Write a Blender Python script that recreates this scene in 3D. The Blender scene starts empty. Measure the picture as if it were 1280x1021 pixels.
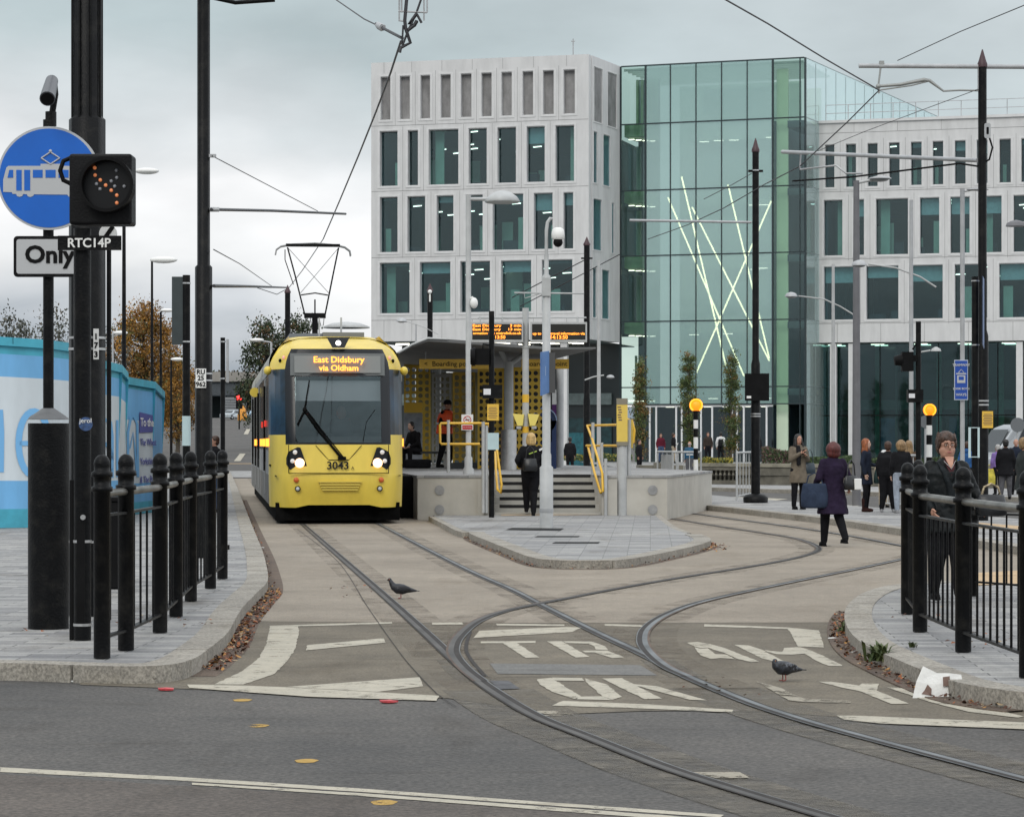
import bpy, bmesh, math, random
from mathutils import Vector, Matrix, Euler, noise
random.seed(7)
R = math.radians
S = bpy.context.scene
COL = S.collection

# ------------------------------------------------------------ camera
FPX = 3300.0; HZ = 553.0; CH = 1.6          # focal length in photo pixels, horizon row, eye height
cam_d = bpy.data.cameras.new('camera'); cam = bpy.data.objects.new('camera', cam_d); COL.objects.link(cam)
cam.location = (0, 0, CH); cam.rotation_euler = (R(90), 0, 0)
cam_d.sensor_fit = 'HORIZONTAL'; cam_d.sensor_width = 36; cam_d.lens = FPX / 1280 * 36
cam_d.shift_y = (HZ - 510.5) / 1280; cam_d.clip_start = 0.5; cam_d.clip_end = 6000
S.camera = cam

# ------------------------------------------------------------ world: overcast sky
W = bpy.data.worlds.new("World"); S.world = W; W.use_nodes = True
nt = W.node_tree; nt.nodes.clear()
def N(t, **k):
    n = nt.nodes.new(t)
    for a, b in k.items(): setattr(n, a, b)
    return n
L = nt.links.new
SUN_EL, SUN_AZ = R(38), R(200)               # sun veiled by cloud, behind the camera to the left
out = N('ShaderNodeOutputWorld'); bg = N('ShaderNodeBackground'); bg.inputs[1].default_value = 0.1
sky = N('ShaderNodeTexSky', sky_type='NISHITA', sun_disc=False, sun_elevation=SUN_EL, sun_rotation=SUN_AZ)
tc = N('ShaderNodeTexCoord'); sep = N('ShaderNodeSeparateXYZ'); L(tc.outputs['Generated'], sep.inputs[0])
mp = N('ShaderNodeMapping'); mp.inputs['Scale'].default_value = (5, 5, 13); L(tc.outputs['Generated'], mp.inputs[0])
nz = N('ShaderNodeTexNoise'); nz.inputs['Scale'].default_value = 1.0; nz.inputs['Detail'].default_value = 7; nz.inputs['Roughness'].default_value = .5
nz.inputs['Distortion'].default_value = .4
L(mp.outputs[0], nz.inputs[0])
def M_(op, a, b=None, c=None):
    n = N('ShaderNodeMath', operation=op)
    for i, v in enumerate((a, b, c)):
        if v is None: continue
        if isinstance(v, (int, float)): n.inputs[i].default_value = v
        else: L(v, n.inputs[i])
    return n.outputs[0]
# elevation shifted by cloud noise and by side (the break in the cloud lies low on the left)
side = M_('MULTIPLY', M_('MAXIMUM', M_('ADD', sep.outputs['X'], 0.10), 0.0), 0.45)
el = M_('ADD', M_('ADD', sep.outputs['Z'], side), M_('MULTIPLY', M_('SUBTRACT', nz.outputs['Fac'], 0.5), 0.085))
rp = N('ShaderNodeValToRGB'); L(M_('MULTIPLY', el, 1.0), rp.inputs[0])
stops = [(0.0, (.30, .345, .40)), (0.03, (.36, .41, .47)), (0.048, (.70, .73, .77)), (0.066, (.93, .94, .95)), (0.100, (1.04, 1.04, 1.05)), (0.124, (.76, .80, .82)),
         (0.16, (.545, .635, .655)), (0.30, (.62, .68, .70)), (0.6, (1.15, 1.2, 1.25)), (1.0, (1.5, 1.55, 1.6))]
e = rp.color_ramp.elements
e[0].position = stops[0][0]; e[0].color = (*stops[0][1], 1); e[1].position = stops[-1][0]; e[1].color = (*stops[-1][1], 1)
for p, c in stops[1:-1]:
    q = e.new(p); q.color = (*c, 1)
nz2 = N('ShaderNodeTexNoise'); nz2.inputs['Scale'].default_value = 2.3; nz2.inputs['Detail'].default_value = 8; L(mp.outputs[0], nz2.inputs[0])
var = M_('MULTIPLY_ADD', nz2.outputs['Fac'], 0.56, 0.71)
vm = N('ShaderNodeVectorMath', operation='SCALE'); L(rp.outputs[0], vm.inputs[0]); L(M_('MULTIPLY', var, 10.0), vm.inputs['Scale'])
mx = N('ShaderNodeMixRGB'); mx.inputs[0].default_value = 0.94; L(sky.outputs[0], mx.inputs[1]); L(vm.outputs[0], mx.inputs[2])
L(mx.outputs[0], bg.inputs[0]); L(bg.outputs[0], out.inputs[0])

sd = bpy.data.lights.new('sun', 'SUN'); sd.energy = 1.1; sd.angle = R(24); sd.color = (1, .95, .87)
sun = bpy.data.objects.new('sun', sd); COL.objects.link(sun)
dv = Vector((math.sin(SUN_AZ) * math.cos(SUN_EL), math.cos(SUN_AZ) * math.cos(SUN_EL), math.sin(SUN_EL)))
sun.rotation_euler = dv.to_track_quat('Z', 'Y').to_euler()
S.view_settings.view_transform = 'Standard'; S.view_settings.look = 'None'; S.view_settings.exposure = -0.03; S.view_settings.gamma = 1
S.render.engine = 'CYCLES'
S.cycles.max_bounces = 7; S.cycles.transparent_max_bounces = 14; S.cycles.caustics_reflective = False; S.cycles.caustics_refractive = False
S.cycles.use_denoising = True

# ------------------------------------------------------------ materials
MATS = {}
def mat(name, col, rough=.7, metal=0., var=.0, scale=4., col2=None, bump=0., bscale=None, emit=None, es=1., spec=None, stretch=None, detail=6, lo=.35, hi=.65):
    if name in MATS: return MATS[name]
    m = bpy.data.materials.new(name); m.use_nodes = True; t = m.node_tree; b = t.nodes['Principled BSDF']
    b.inputs['Roughness'].default_value = rough; b.inputs['Metallic'].default_value = metal
    b.inputs['Base Color'].default_value = (*col, 1)
    if spec is not None: b.inputs['Specular IOR Level'].default_value = spec
    c = t.nodes.new('ShaderNodeTexCoord'); v = c.outputs['Object']
    if stretch:
        mm = t.nodes.new('ShaderNodeMapping'); mm.inputs['Scale'].default_value = stretch; t.links.new(v, mm.inputs[0]); v = mm.outputs[0]
    if var or col2:
        n = t.nodes.new('ShaderNodeTexNoise'); n.inputs['Scale'].default_value = scale; n.inputs['Detail'].default_value = detail; n.inputs['Roughness'].default_value = .62
        t.links.new(v, n.inputs[0])
        r = t.nodes.new('ShaderNodeValToRGB'); r.color_ramp.elements[0].position = lo; r.color_ramp.elements[1].position = hi
        c2 = col2 or tuple(x * (1 + var) for x in col); c1 = col if col2 else tuple(x * (1 - var) for x in col)
        r.color_ramp.elements[0].color = (*c1, 1); r.color_ramp.elements[1].color = (*c2, 1)
        t.links.new(n.outputs['Fac'], r.inputs[0]); t.links.new(r.outputs[0], b.inputs['Base Color'])
    if bump:
        n = t.nodes.new('ShaderNodeTexNoise'); n.inputs['Scale'].default_value = bscale or scale * 6; n.inputs['Detail'].default_value = 4
        t.links.new(v, n.inputs[0])
        q = t.nodes.new('ShaderNodeBump'); q.inputs['Strength'].default_value = bump; q.inputs['Distance'].default_value = .02
        t.links.new(n.outputs['Fac'], q.inputs['Height']); t.links.new(q.outputs[0], b.inputs['Normal'])
    if emit:
        b.inputs['Emission Color'].default_value = (*emit, 1); b.inputs['Emission Strength'].default_value = es
    MATS[name] = m; return m
def glass(name, tint, trans=.6, body=(.02, .03, .03), rough=.03, bodyfac=.3):
    """window glass: tinted transmission, a coated body and a Fresnel mirror"""
    if name in MATS: return MATS[name]
    m = bpy.data.materials.new(name); m.use_nodes = True; t = m.node_tree; t.nodes.clear()
    o = t.nodes.new('ShaderNodeOutputMaterial'); tr = t.nodes.new('ShaderNodeBsdfTransparent'); tr.inputs[0].default_value = (*tint, 1)
    di = t.nodes.new('ShaderNodeBsdfPrincipled'); di.inputs['Base Color'].default_value = (*body, 1); di.inputs['Roughness'].default_value = .25
    gl = t.nodes.new('ShaderNodeBsdfGlossy'); gl.inputs['Roughness'].default_value = rough; gl.inputs['Color'].default_value = (.72, .95, 1, 1)
    tcn = t.nodes.new('ShaderNodeTexCoord'); nn = t.nodes.new('ShaderNodeTexNoise'); nn.inputs['Scale'].default_value = .7; nn.inputs['Detail'].default_value = 2
    t.links.new(tcn.outputs['Object'], nn.inputs[0]); bp = t.nodes.new('ShaderNodeBump'); bp.inputs['Strength'].default_value = .06; bp.inputs['Distance'].default_value = .05
    t.links.new(nn.outputs['Fac'], bp.inputs['Height']); t.links.new(bp.outputs[0], gl.inputs['Normal'])
    m1 = t.nodes.new('ShaderNodeMixShader'); m1.inputs[0].default_value = bodyfac; t.links.new(tr.outputs[0], m1.inputs[1]); t.links.new(di.outputs[0], m1.inputs[2])
    fr = t.nodes.new('ShaderNodeFresnel'); fr.inputs[0].default_value = 1.52
    ad = t.nodes.new('ShaderNodeMath'); ad.operation = 'ADD'; ad.inputs[1].default_value = 1 - trans; ad.use_clamp = True; t.links.new(fr.outputs[0], ad.inputs[0])
    ge = t.nodes.new('ShaderNodeNewGeometry'); sb_ = t.nodes.new('ShaderNodeMath'); sb_.operation = 'SUBTRACT'; sb_.inputs[0].default_value = 1; t.links.new(ge.outputs['Backfacing'], sb_.inputs[1])
    ml = t.nodes.new('ShaderNodeMath'); ml.operation = 'MULTIPLY'; t.links.new(ad.outputs[0], ml.inputs[0]); t.links.new(sb_.outputs[0], ml.inputs[1])
    m2 = t.nodes.new('ShaderNodeMixShader'); t.links.new(ml.outputs[0], m2.inputs[0]); t.links.new(m1.outputs[0], m2.inputs[1]); t.links.new(gl.outputs[0], m2.inputs[2])
    t.links.new(m2.outputs[0], o.inputs[0]); MATS[name] = m; return m
def emat(name, col, s):
    if name in MATS: return MATS[name]
    m = mat(name, col, .5, emit=col, es=s); return m

BLACK = mat('black_paint', (.0045, .0048, .0055), .38, col2=(.022, .021, .019), lo=.5, hi=.8, scale=7, detail=9, bump=.25, bscale=60, spec=.14)
BLACK2 = mat('black_matt', (.005, .005, .0055), .6, var=.3, spec=.12)
GREY = mat('galvanised_grey', (.40, .41, .42), .55, .25, var=.12, scale=3, bump=.1, bscale=40)
LGREY = mat('pale_grey_paint', (.42, .43, .43), .5, var=.12, scale=2.5, bump=.1)
STEEL = mat('brushed_steel', (.55, .55, .55), .32, .9, var=.12, scale=8)
YEL = mat('yellow_paint', (.74, .44, .04), .4, var=.06, scale=2)
WHITE = mat('white_paint', (.78, .78, .76), .5, var=.04)

# ------------------------------------------------------------ mesh building
class MB:
    def __init__(s, M=None): s.v = []; s.f = []; s.m = []; s.sm = []; s.M = M or Matrix.Identity(4)
    def add(s, vs, fs, m=0, smooth=False):
        o = len(s.v); s.v += [tuple(s.M @ Vector(p)) for p in vs]
        for f in fs: s.f.append(tuple(i + o for i in f)); s.m.append(m); s.sm.append(smooth)
    def box(s, c, d, rz=0, m=0, ry=0, rx=0):
        E = Euler((rx, ry, rz)).to_matrix(); vs = []
        for z in (-.5, .5):
            for x, y in ((-.5, -.5), (.5, -.5), (.5, .5), (-.5, .5)): vs.append(tuple(Vector(c) + E @ Vector((x * d[0], y * d[1], z * d[2]))))
        s.add(vs, [(3, 2, 1, 0), (4, 5, 6, 7), (0, 1, 5, 4), (1, 2, 6, 5), (2, 3, 7, 6), (3, 0, 4, 7)], m); return s
    def bb(s, a, b, m=0):
        return s.box([(a[i] + b[i]) / 2 for i in range(3)], [abs(b[i] - a[i]) for i in range(3)], m=m)
    def cyl(s, a, b, r0, r1=None, n=12, m=0, caps=True, smooth=True):
        r1 = r0 if r1 is None else r1; a = Vector(a); b = Vector(b); d = (b - a)
        if d.length < 1e-6: return s
        q = d.to_track_quat('Z', 'Y').to_matrix(); vs = []
        for p, r in ((a, r0), (b, r1)):
            for k in range(n):
                t = 2 * math.pi * k / n; vs.append(tuple(p + q @ Vector((r * math.cos(t), r * math.sin(t), 0))))
        s.add(vs, [(k, (k + 1) % n, n + (k + 1) % n, n + k) for k in range(n)], m, smooth)
        if caps: s.add(vs, [tuple(range(n))[::-1], tuple(range(n, 2 * n))], m)
        return s
    def path(s, pts, r, n=8, m=0, closed=False):
        P = [Vector(p) for p in pts]; K = len(P); vs = []
        rr = r if isinstance(r, (list, tuple)) else [r] * K; up = None
        for i, p in enumerate(P):
            a = P[(i - 1) % K] if (i or closed) else p; b = P[(i + 1) % K] if (i < K - 1 or closed) else p
            d = (b - a).normalized()
            if up is None: up = Vector((0, 0, 1)) if abs(d.z) < .9 else Vector((1, 0, 0))
            x = d.cross(up).normalized(); y = x.cross(d).normalized(); up = y
            for k in range(n):
                t = 2 * math.pi * k / n; vs.append(tuple(p + x * (rr[i] * math.cos(t)) + y * (rr[i] * math.sin(t))))
        fs = []
        for i in range(K if closed else K - 1):
            j = (i + 1) % K
            for k in range(n): fs.append((i * n + k, i * n + (k + 1) % n, j * n + (k + 1) % n, j * n + k))
        s.add(vs, fs, m, True)
        if not closed: s.add(vs, [tuple(range(n))[::-1], tuple(range((K - 1) * n, K * n))], m)
        return s
    def lathe(s, prof, c=(0, 0, 0), n=16, m=0, smooth=True):
        vs = []; c = Vector(c)
        for r, z in prof:
            for k in range(n):
                t = 2 * math.pi * k / n; vs.append((c.x + r * math.cos(t), c.y + r * math.sin(t), c.z + z))
        fs = [(i * n + k, i * n + (k + 1) % n, (i + 1) * n + (k + 1) % n, (i + 1) * n + k) for i in range(len(prof) - 1) for k in range(n)]
        s.add(vs, fs, m, smooth); s.add(vs, [tuple(range(n))[::-1], tuple(range((len(prof) - 1) * n, len(prof) * n))], m); return s
    def ell(s, c, r, n=14, k=9, m=0, E=None):
        c = Vector(c); r = (r, r, r) if isinstance(r, (int, float)) else r; vs = [];
        for i in range(k + 1):
            a = math.pi * i / k
            for j in range(n):
                t = 2 * math.pi * j / n; p = Vector((r[0] * math.sin(a) * math.cos(t), r[1] * math.sin(a) * math.sin(t), r[2] * math.cos(a)))
                if E is not None: p = E @ p
                vs.append(tuple(c + p))
        s.add(vs, [(i * n + (j + 1) % n, i * n + j, (i + 1) * n + j, (i + 1) * n + (j + 1) % n) for i in range(k) for j in range(n)], m, True); return s
    def prism(s, poly, z0, z1, m=0, top=None):
        n = len(poly); a = sum(poly[i][0] * poly[(i + 1) % n][1] - poly[(i + 1) % n][0] * poly[i][1] for i in range(n))
        if a < 0: poly = poly[::-1]
        vs = [(x, y, z0) for x, y in poly] + [(x, y, z1) for x, y in poly]
        s.add(vs, [(i, (i + 1) % n, n + (i + 1) % n, n + i) for i in range(n)], m)
        s.add(vs, [tuple(range(n, 2 * n))], m if top is None else top); s.add(vs, [tuple(range(n))[::-1]], m); return s
    def face(s, pts, m=0): s.add(pts, [tuple(range(len(pts)))], m); return s
    def ring(s, c, ro, ri, y0, y1, n=32, m=0, a0=0, a1=2 * math.pi):
        """annulus in the xz plane between y0 and y1"""
        vs = []; full = abs(a1 - a0 - 2 * math.pi) < 1e-6; K = n if full else n + 1
        for k in range(K):
            t = a0 + (a1 - a0) * k / n
            for r, y in ((ro, y0), (ro, y1), (ri, y1), (ri, y0)): vs.append((c[0] + r * math.cos(t), c[1] + y, c[2] + r * math.sin(t)))
        fs = []
        for k in range(n):
            j = (k + 1) % K
            for q in range(4): fs.append((k * 4 + q, k * 4 + (q + 1) % 4, j * 4 + (q + 1) % 4, j * 4 + q))
        s.add(vs, fs, m); return s
    def mesh(s, name, mats):
        me = bpy.data.meshes.new(name); me.from_pydata(s.v, [], s.f)
        for x in (mats if isinstance(mats, (list, tuple)) else [mats]): me.materials.append(x)
        me.polygons.foreach_set('material_index', s.m); me.polygons.foreach_set('use_smooth', s.sm); me.update(); return me
    def build(s, name, mats, parent=None, **tags):
        o = bpy.data.objects.new(name, s.mesh(name, mats)); COL.objects.link(o)
        if parent is not None: o.parent = parent
        for k, v in tags.items(): o[k] = v
        return o
def bevel(o, w, seg=2, ang=35):
    md = o.modifiers.new('bevel', 'BEVEL'); md.width = w; md.segments = seg; md.limit_method = 'ANGLE'; md.angle_limit = R(ang); return o

# ------------------------------------------------------------ photo pixel <-> place (a surveyor's inverse of the camera)
def GY(v, z=0.): return FPX * (CH - z) / (v - HZ)
def G(u, v, z=0.):
    Y = GY(v, z); return Vector(((u - 640) / FPX * Y, Y, z))
def AT(u, v, Y): return Vector(((u - 640) / FPX * Y, Y, CH + (HZ - v) / FPX * Y))
def thing(name, label, cat, loc=(0, 0, 0), rz=0, group=None):
    o = bpy.data.objects.new(name, None); COL.objects.link(o); o.empty_display_size = .2
    o.location = loc; o.rotation_euler = (0, 0, rz); o['label'] = label; o['category'] = cat
    if group: o['group'] = group
    return o
def tag(o, label, cat, group=None):
    o['label'] = label; o['category'] = cat
    if group: o['group'] = group
    return o
def dup(root, loc, rz=None, label=None):
    r = root.copy(); COL.objects.link(r); r.location = loc
    if rz is not None: r.rotation_euler = (0, 0, rz)
    if label: r['label'] = label
    for ch in list(root.children):
        c = ch.copy(); COL.objects.link(c); c.parent = r
        for g in ch.children:
            d = g.copy(); COL.objects.link(d); d.parent = c
    return r
class At:
    """local frame of a thing whose base stands at photo pixel (u, v)"""
    def __init__(s, u, v, z=0.): s.o = G(u, v, z); s.Y = s.o.y; s.k = FPX / s.Y
    def x(s, u): return (u - 640) / s.k - s.o.x
    def z(s, v): return CH + (HZ - v) / s.k - s.o.z
def text(s, size, loc, mt, parent, name='lettering', rz=0, align='CENTER', bold=0., sx=1., rx=90, depth=.002, flat=False):
    c = bpy.data.curves.new('t', 'FONT'); c.body = s; c.size = size; c.align_x = align; c.align_y = 'CENTER'; c.offset = bold; c.extrude = depth; c.resolution_u = 3
    t = bpy.data.objects.new('t', c); COL.objects.link(t); bpy.context.view_layer.update()
    me = bpy.data.meshes.new_from_object(t.evaluated_get(bpy.context.evaluated_depsgraph_get()))
    bpy.data.objects.remove(t); bpy.data.curves.remove(c)
    me.transform(Matrix.Translation(loc) @ Matrix.Rotation(rz, 4, 'Z') @ Matrix.Rotation(R(0 if flat else rx), 4, 'X') @ Matrix.Diagonal((sx, 1, 1, 1)))
    me.materials.clear(); me.materials.append(mt)
    o = bpy.data.objects.new(name, me); COL.objects.link(o); o.parent = parent; return o
def spline(P, step=.25):
    P = [Vector(p) for p in P]; out_ = []
    for i in range(len(P) - 1):
        a = P[max(i - 1, 0)]; b = P[i]; c = P[i + 1]; d = P[min(i + 2, len(P) - 1)]; n = max(2, int((c - b).length / step))
        for k in range(n):
            t = k / n; out_.append(.5 * ((2 * b) + (c - a) * t + (2 * a - 5 * b + 4 * c - d) * t * t + (3 * b - a - 3 * c + d) * t ** 3))
    out_.append(P[-1]); return out_
# ------------------------------------------------------------ ground
def ground_mat(name, c1, c2, scale=.6, speck=.18, rough=.85, tyre=False, bump=.35, stain=None, spscale=55):
    """worn road surface: broad tone patches, fine aggregate speckle, dark stains"""
    if name in MATS: return MATS[name]
    m = bpy.data.materials.new(name); m.use_nodes = True; t = m.node_tree; b = t.nodes['Principled BSDF']; b.inputs['Roughness'].default_value = rough
    c = t.nodes.new('ShaderNodeTexCoord')
    def noi(s, d=5, stretch=None):
        n = t.nodes.new('ShaderNodeTexNoise'); n.inputs['Scale'].default_value = s; n.inputs['Detail'].default_value = d; n.inputs['Roughness'].default_value = .65
        if stretch:
            mm = t.nodes.new('ShaderNodeMapping'); mm.inputs['Scale'].default_value = stretch; t.links.new(c.outputs['Object'], mm.inputs[0]); t.links.new(mm.outputs[0], n.inputs[0])
        else: t.links.new(c.outputs['Object'], n.inputs[0])
        return n.outputs['Fac']
    def ramp(f, a, bb, ca, cb):
        r = t.nodes.new('ShaderNodeValToRGB'); r.color_ramp.elements[0].position = a; r.color_ramp.elements[1].position = bb
        r.color_ramp.elements[0].color = (*ca, 1); r.color_ramp.elements[1].color = (*cb, 1); t.links.new(f, r.inputs[0]); return r.outputs[0]
    def mul(a, bb, f=1.):
        x = t.nodes.new('ShaderNodeMixRGB'); x.blend_type = 'MULTIPLY'; x.inputs[0].default_value = f; t.links.new(a, x.inputs[1]); t.links.new(bb, x.inputs[2]); return x.outputs[0]
    base = ramp(noi(scale, 8), .3, .7, c1, c2)
    k = 1 - speck
    x = mul(base, ramp(noi(spscale, 3), .35, .65, (k, k, k), (1 + speck, 1 + speck, 1 + speck)))
    x = mul(x, ramp(noi(7, 6), .3, .7, (.86, .86, .86), (1.12, 1.1, 1.08)))
    s_ = stain or (.55, .52, .48)
    x = mul(x, ramp(noi(1.1, 7, (1.0, .35, 1)), .27, .45, s_, (1, 1, 1)))
    x = mul(x, ramp(noi(2.6, 6, (.22, 1.3, 1)), .30, .42, (.70, .67, .63), (1, 1, 1)))
    x = mul(x, ramp(noi(22, 2), .24, .32, (.35, .3, .25), (1, 1, 1)))
    t.links.new(x, b.inputs['Base Color'])
    q = t.nodes.new('ShaderNodeBump'); q.inputs['Strength'].default_value = bump; q.inputs['Distance'].default_value = .01
    t.links.new(noi(spscale * 1.3, 3), q.inputs['Height']); t.links.new(q.outputs[0], b.inputs['Normal'])
    MATS[name] = m; return m
def paver_mat(name, c1, c2, mortar, bw=.6, bh=.2, off=.5, rz=0, rough=.8):
    if name in MATS: return MATS[name]
    m = ground_mat(name, c1, c2, .5, .14, rough, bump=.2); t = m.node_tree; b = t.nodes['Principled BSDF']
    prev = b.inputs['Base Color'].links[0].from_socket
    c = t.nodes.new('ShaderNodeTexCoord'); mp_ = t.nodes.new('ShaderNodeMapping'); mp_.inputs['Rotation'].default_value[2] = rz; t.links.new(c.outputs['Object'], mp_.inputs[0])
    br = t.nodes.new('ShaderNodeTexBrick'); br.offset = off; br.inputs['Scale'].default_value = 1; br.inputs['Brick Width'].default_value = bw; br.inputs['Row Height'].default_value = bh
    br.inputs['Mortar Size'].default_value = .006; br.inputs['Mortar Smooth'].default_value = .2; br.inputs['Bias'].default_value = 0
    br.inputs['Color1'].default_value = (.66, .66, .68, 1); br.inputs['Color2'].default_value = (1.22, 1.21, 1.18, 1); br.inputs['Mortar'].default_value = (*mortar, 1)
    t.links.new(mp_.outputs[0], br.inputs[0])
    x = t.nodes.new('ShaderNodeMixRGB'); x.blend_type = 'MULTIPLY'; x.inputs[0].default_value = 1; t.links.new(prev, x.inputs[1]); t.links.new(br.outputs[0], x.inputs[2]); t.links.new(x.outputs[0], b.inputs['Base Color'])
    return m
ASPH = ground_mat('worn_asphalt', (.050, .049, .048), (.102, .095, .087), .42, .42, stain=(.55, .51, .47), spscale=34)
APRON = ground_mat('junction_asphalt', (.100, .086, .064), (.168, .145, .108), 1.1, .30, stain=(.66, .62, .56))
BED = ground_mat('tramway_concrete', (.205, .176, .140), (.292, .254, .204), .5, .20, stain=(.8, .77, .72))
CONC = None
DIRT = ground_mat('gutter_dirt', (.07, .05, .04), (.14, .10, .07), 3, .3)
PAVE = paver_mat('grey_pavers', (.25, .255, .26), (.31, .31, .305), (.30, .30, .30), .62, .17, rz=R(3))
PAVE2 = paver_mat('plaza_pavers', (.27, .275, .28), (.33, .33, .325), (.4, .4, .4), .9, .3)
TACT = ground_mat('buff_tactile', (.42, .30, .17), (.52, .38, .23), 3, .12)
KERB = ground_mat('granite_kerb', (.225, .208, .18), (.34, .32, .28), 1.5, .36, spscale=46, stain=(.6, .57, .5))
LINE = None
def line_mat(name, c, wear=.34, soft=.06, sc=5):
    if name in MATS: return MATS[name]
    m = ground_mat(name, tuple(x * .92 for x in c), c, 2, .08, .7, stain=(.9, .88, .85)); t = m.node_tree; b = t.nodes['Principled BSDF']
    cc = t.nodes.new('ShaderNodeTexCoord'); n = t.nodes.new('ShaderNodeTexNoise'); n.inputs['Scale'].default_value = sc; n.inputs['Detail'].default_value = 9; n.inputs['Roughness'].default_value = .8
    t.links.new(cc.outputs['Object'], n.inputs[0]); r = t.nodes.new('ShaderNodeValToRGB'); r.color_ramp.elements[0].position = wear; r.color_ramp.elements[1].position = wear + soft
    t.links.new(n.outputs['Fac'], r.inputs[0]); t.links.new(r.outputs[0], b.inputs['Alpha']); return m
CONC = line_mat('trackside_concrete', (.150, .134, .108), .36, .3, 2.5)
LINE = line_mat('white_road_paint', (.43, .40, .325), .34, .12); LINEW = line_mat('worn_road_paint', (.32, .29, .23), .45)
LINEY = line_mat('yellow_road_paint', (.42, .26, .05), .4)

# natural ground: level round the junction, rising towards the far crest
rows = [-20, 0, 20, 60, 110, 200, 260, 320, 380, 420, 470, 700, 1500, 5000]
def gz(y): return 0 if y < 200 else (y - 200) * .025 if y < 420 else 5.5
xs = [-2500, -300, -60, -20, -10, 0, 10, 20, 60, 300, 2500]
mb = MB(); vs = [(x, y, gz(y)) for y in rows for x in xs]; n = len(xs)
mb.add(vs, [(j * n + i, j * n + i + 1, (j + 1) * n + i + 1, (j + 1) * n + i) for j in range(len(rows) - 1) for i in range(n - 1)], 0, True)
mb.build('road', ASPH, kind='structure')
def pxpoly(pts, z=0.): return [tuple(G(u, v, 0)[:2]) + (z,) for u, v in pts]
def sheet(name, pts, z, m, world=False, kind='structure'):
    P = [(x, y, z) for x, y in pts] if world else pxpoly(pts, z)
    a = sum(P[i][0] * P[(i + 1) % len(P)][1] - P[(i + 1) % len(P)][0] * P[i][1] for i in range(len(P)))
    if a < 0: P = P[::-1]
    o = MB().face(P).build(name, m)
    if kind: o['kind'] = kind
    return o
sheet('tramway', [(255, 776), (560, 779), (1075, 778), (1290, 742), (1290, 676), (1127, 660), (930, 634), (826, 622), (826, 600), (330, 598), (284, 598)], .004, BED)
apron = sheet('junction_surface', [(100, 776), (255, 776.3), (560, 779.3), (1075, 778.3), (1290, 860), (1290, 907), (1180, 908), (1060, 897), (930, 888), (800, 889), (700, 893), (640, 884), (560, 873), (400, 869), (250, 862), (100, 856)], .004, APRON)
# asphalt ramp far away: crossing strips beyond the tramway
sheet('worn_lane', [(-400, 946), (-0.2, 967), (215, 981), (450, 996), (640, 1010), (880, 1028), (1500, 1080), (1500, 1400), (-400, 1400)], .0012, ground_mat('brown_asphalt', (.062, .052, .045), (.105, .09, .078), .7, .4, stain=(.6, .56, .5), spscale=34))
sheet('far_pavement', [(283, 597), (335, 597), (335, 589), (283, 589)], .02, PAVE2)
sheet('far_tactile_strip', [(270, 580), (335, 580), (335, 575.5), (270, 575.5)], .02, TACT)

# carved offset along a polyline (left side positive)
def off(P, d):
    P = [Vector((p[0], p[1], 0)) for p in P]; o = []
    for i, p in enumerate(P):
        a = P[max(i - 1, 0)]; b = P[min(i + 1, len(P) - 1)]; t = (b - a).normalized(); o.append(p + Vector((-t.y, t.x, 0)) * d)
    return o
def ribbon(name, P, d0, d1, z, m, kind='structure', mb=None, mi=0):
    A = off(P, d0); B = off(P, d1); q = mb or MB(); vs = [(p.x, p.y, z) for p in A] + [(p.x, p.y, z) for p in B]; n = len(A)
    q.add(vs, [(n + i, n + i + 1, i + 1, i) if d1 < d0 else (i, i + 1, n + i + 1, n + i) for i in range(n - 1)], mi)
    if mb is None:
        k_ = len(q.v) ; 
        for side_ in (A, B):
            vs = [(p.x, p.y, z) for p in side_] + [(p.x, p.y, -.02) for p in side_]; q.add(vs, [(i, n + i, n + i + 1, i + 1) for i in range(n - 1)], mi)
        o = q.build(name, m); o['kind'] = kind; return o
def kerb(name, P, w, h, side=1, blk=.9, ):
    """granite kerb stones laid along P; side=+1 puts the stones to the left"""
    P = spline([(p[0], p[1], 0) for p in P], .15); q = MB(); i = 0
    A = off(P, -.004 * side); B = off(P, w * side)
    while i < len(P) - 1:
        j = i; L_ = 0
        while j < len(P) - 1 and L_ < blk: L_ += (P[j + 1] - P[j]).length; j += 1
        a = A[i:j + 1]; b = B[i:j + 1]
        if len(a) > 1:
            a[-1] = a[-1].lerp(a[-2], .08); b[-1] = b[-1].lerp(b[-2], .08)
            top = [(p.x, p.y) for p in a] + [(p.x, p.y) for p in b[::-1]]
            q.prism(top, -.05, h + random.uniform(-.002, .002))
        i = j
    o = q.build(name, KERB, kind='structure'); bevel(o, .018, 2, 40); return P
def pave(name, kp, rest, h, m=PAVE, w=.3, side=1, holes=None):
    B = off(kp, w * .5 * side); poly = [(p.x, p.y) for p in B] + rest
    q = MB(); q.prism(poly, -.05, h - .006); o = q.build(name, m, kind='structure'); return o
# left pavement
kl = [G(u, v) for u, v in [(-260, 848), (-60, 849), (40, 851), (112, 854), (170, 855), (214, 852.5), (238, 846), (259, 832), (284, 809), (301, 778), (320, 756), (334, 739), (332, 716), (326, 694), (316, 668), (307, 643), (297, 615), (290, 598), (286, 590)]]
KL = kerb('left_kerb', kl, .23, .12)
pave('left_pavement', KL, [(-60, 150), (-60, 17)], .12)
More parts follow.
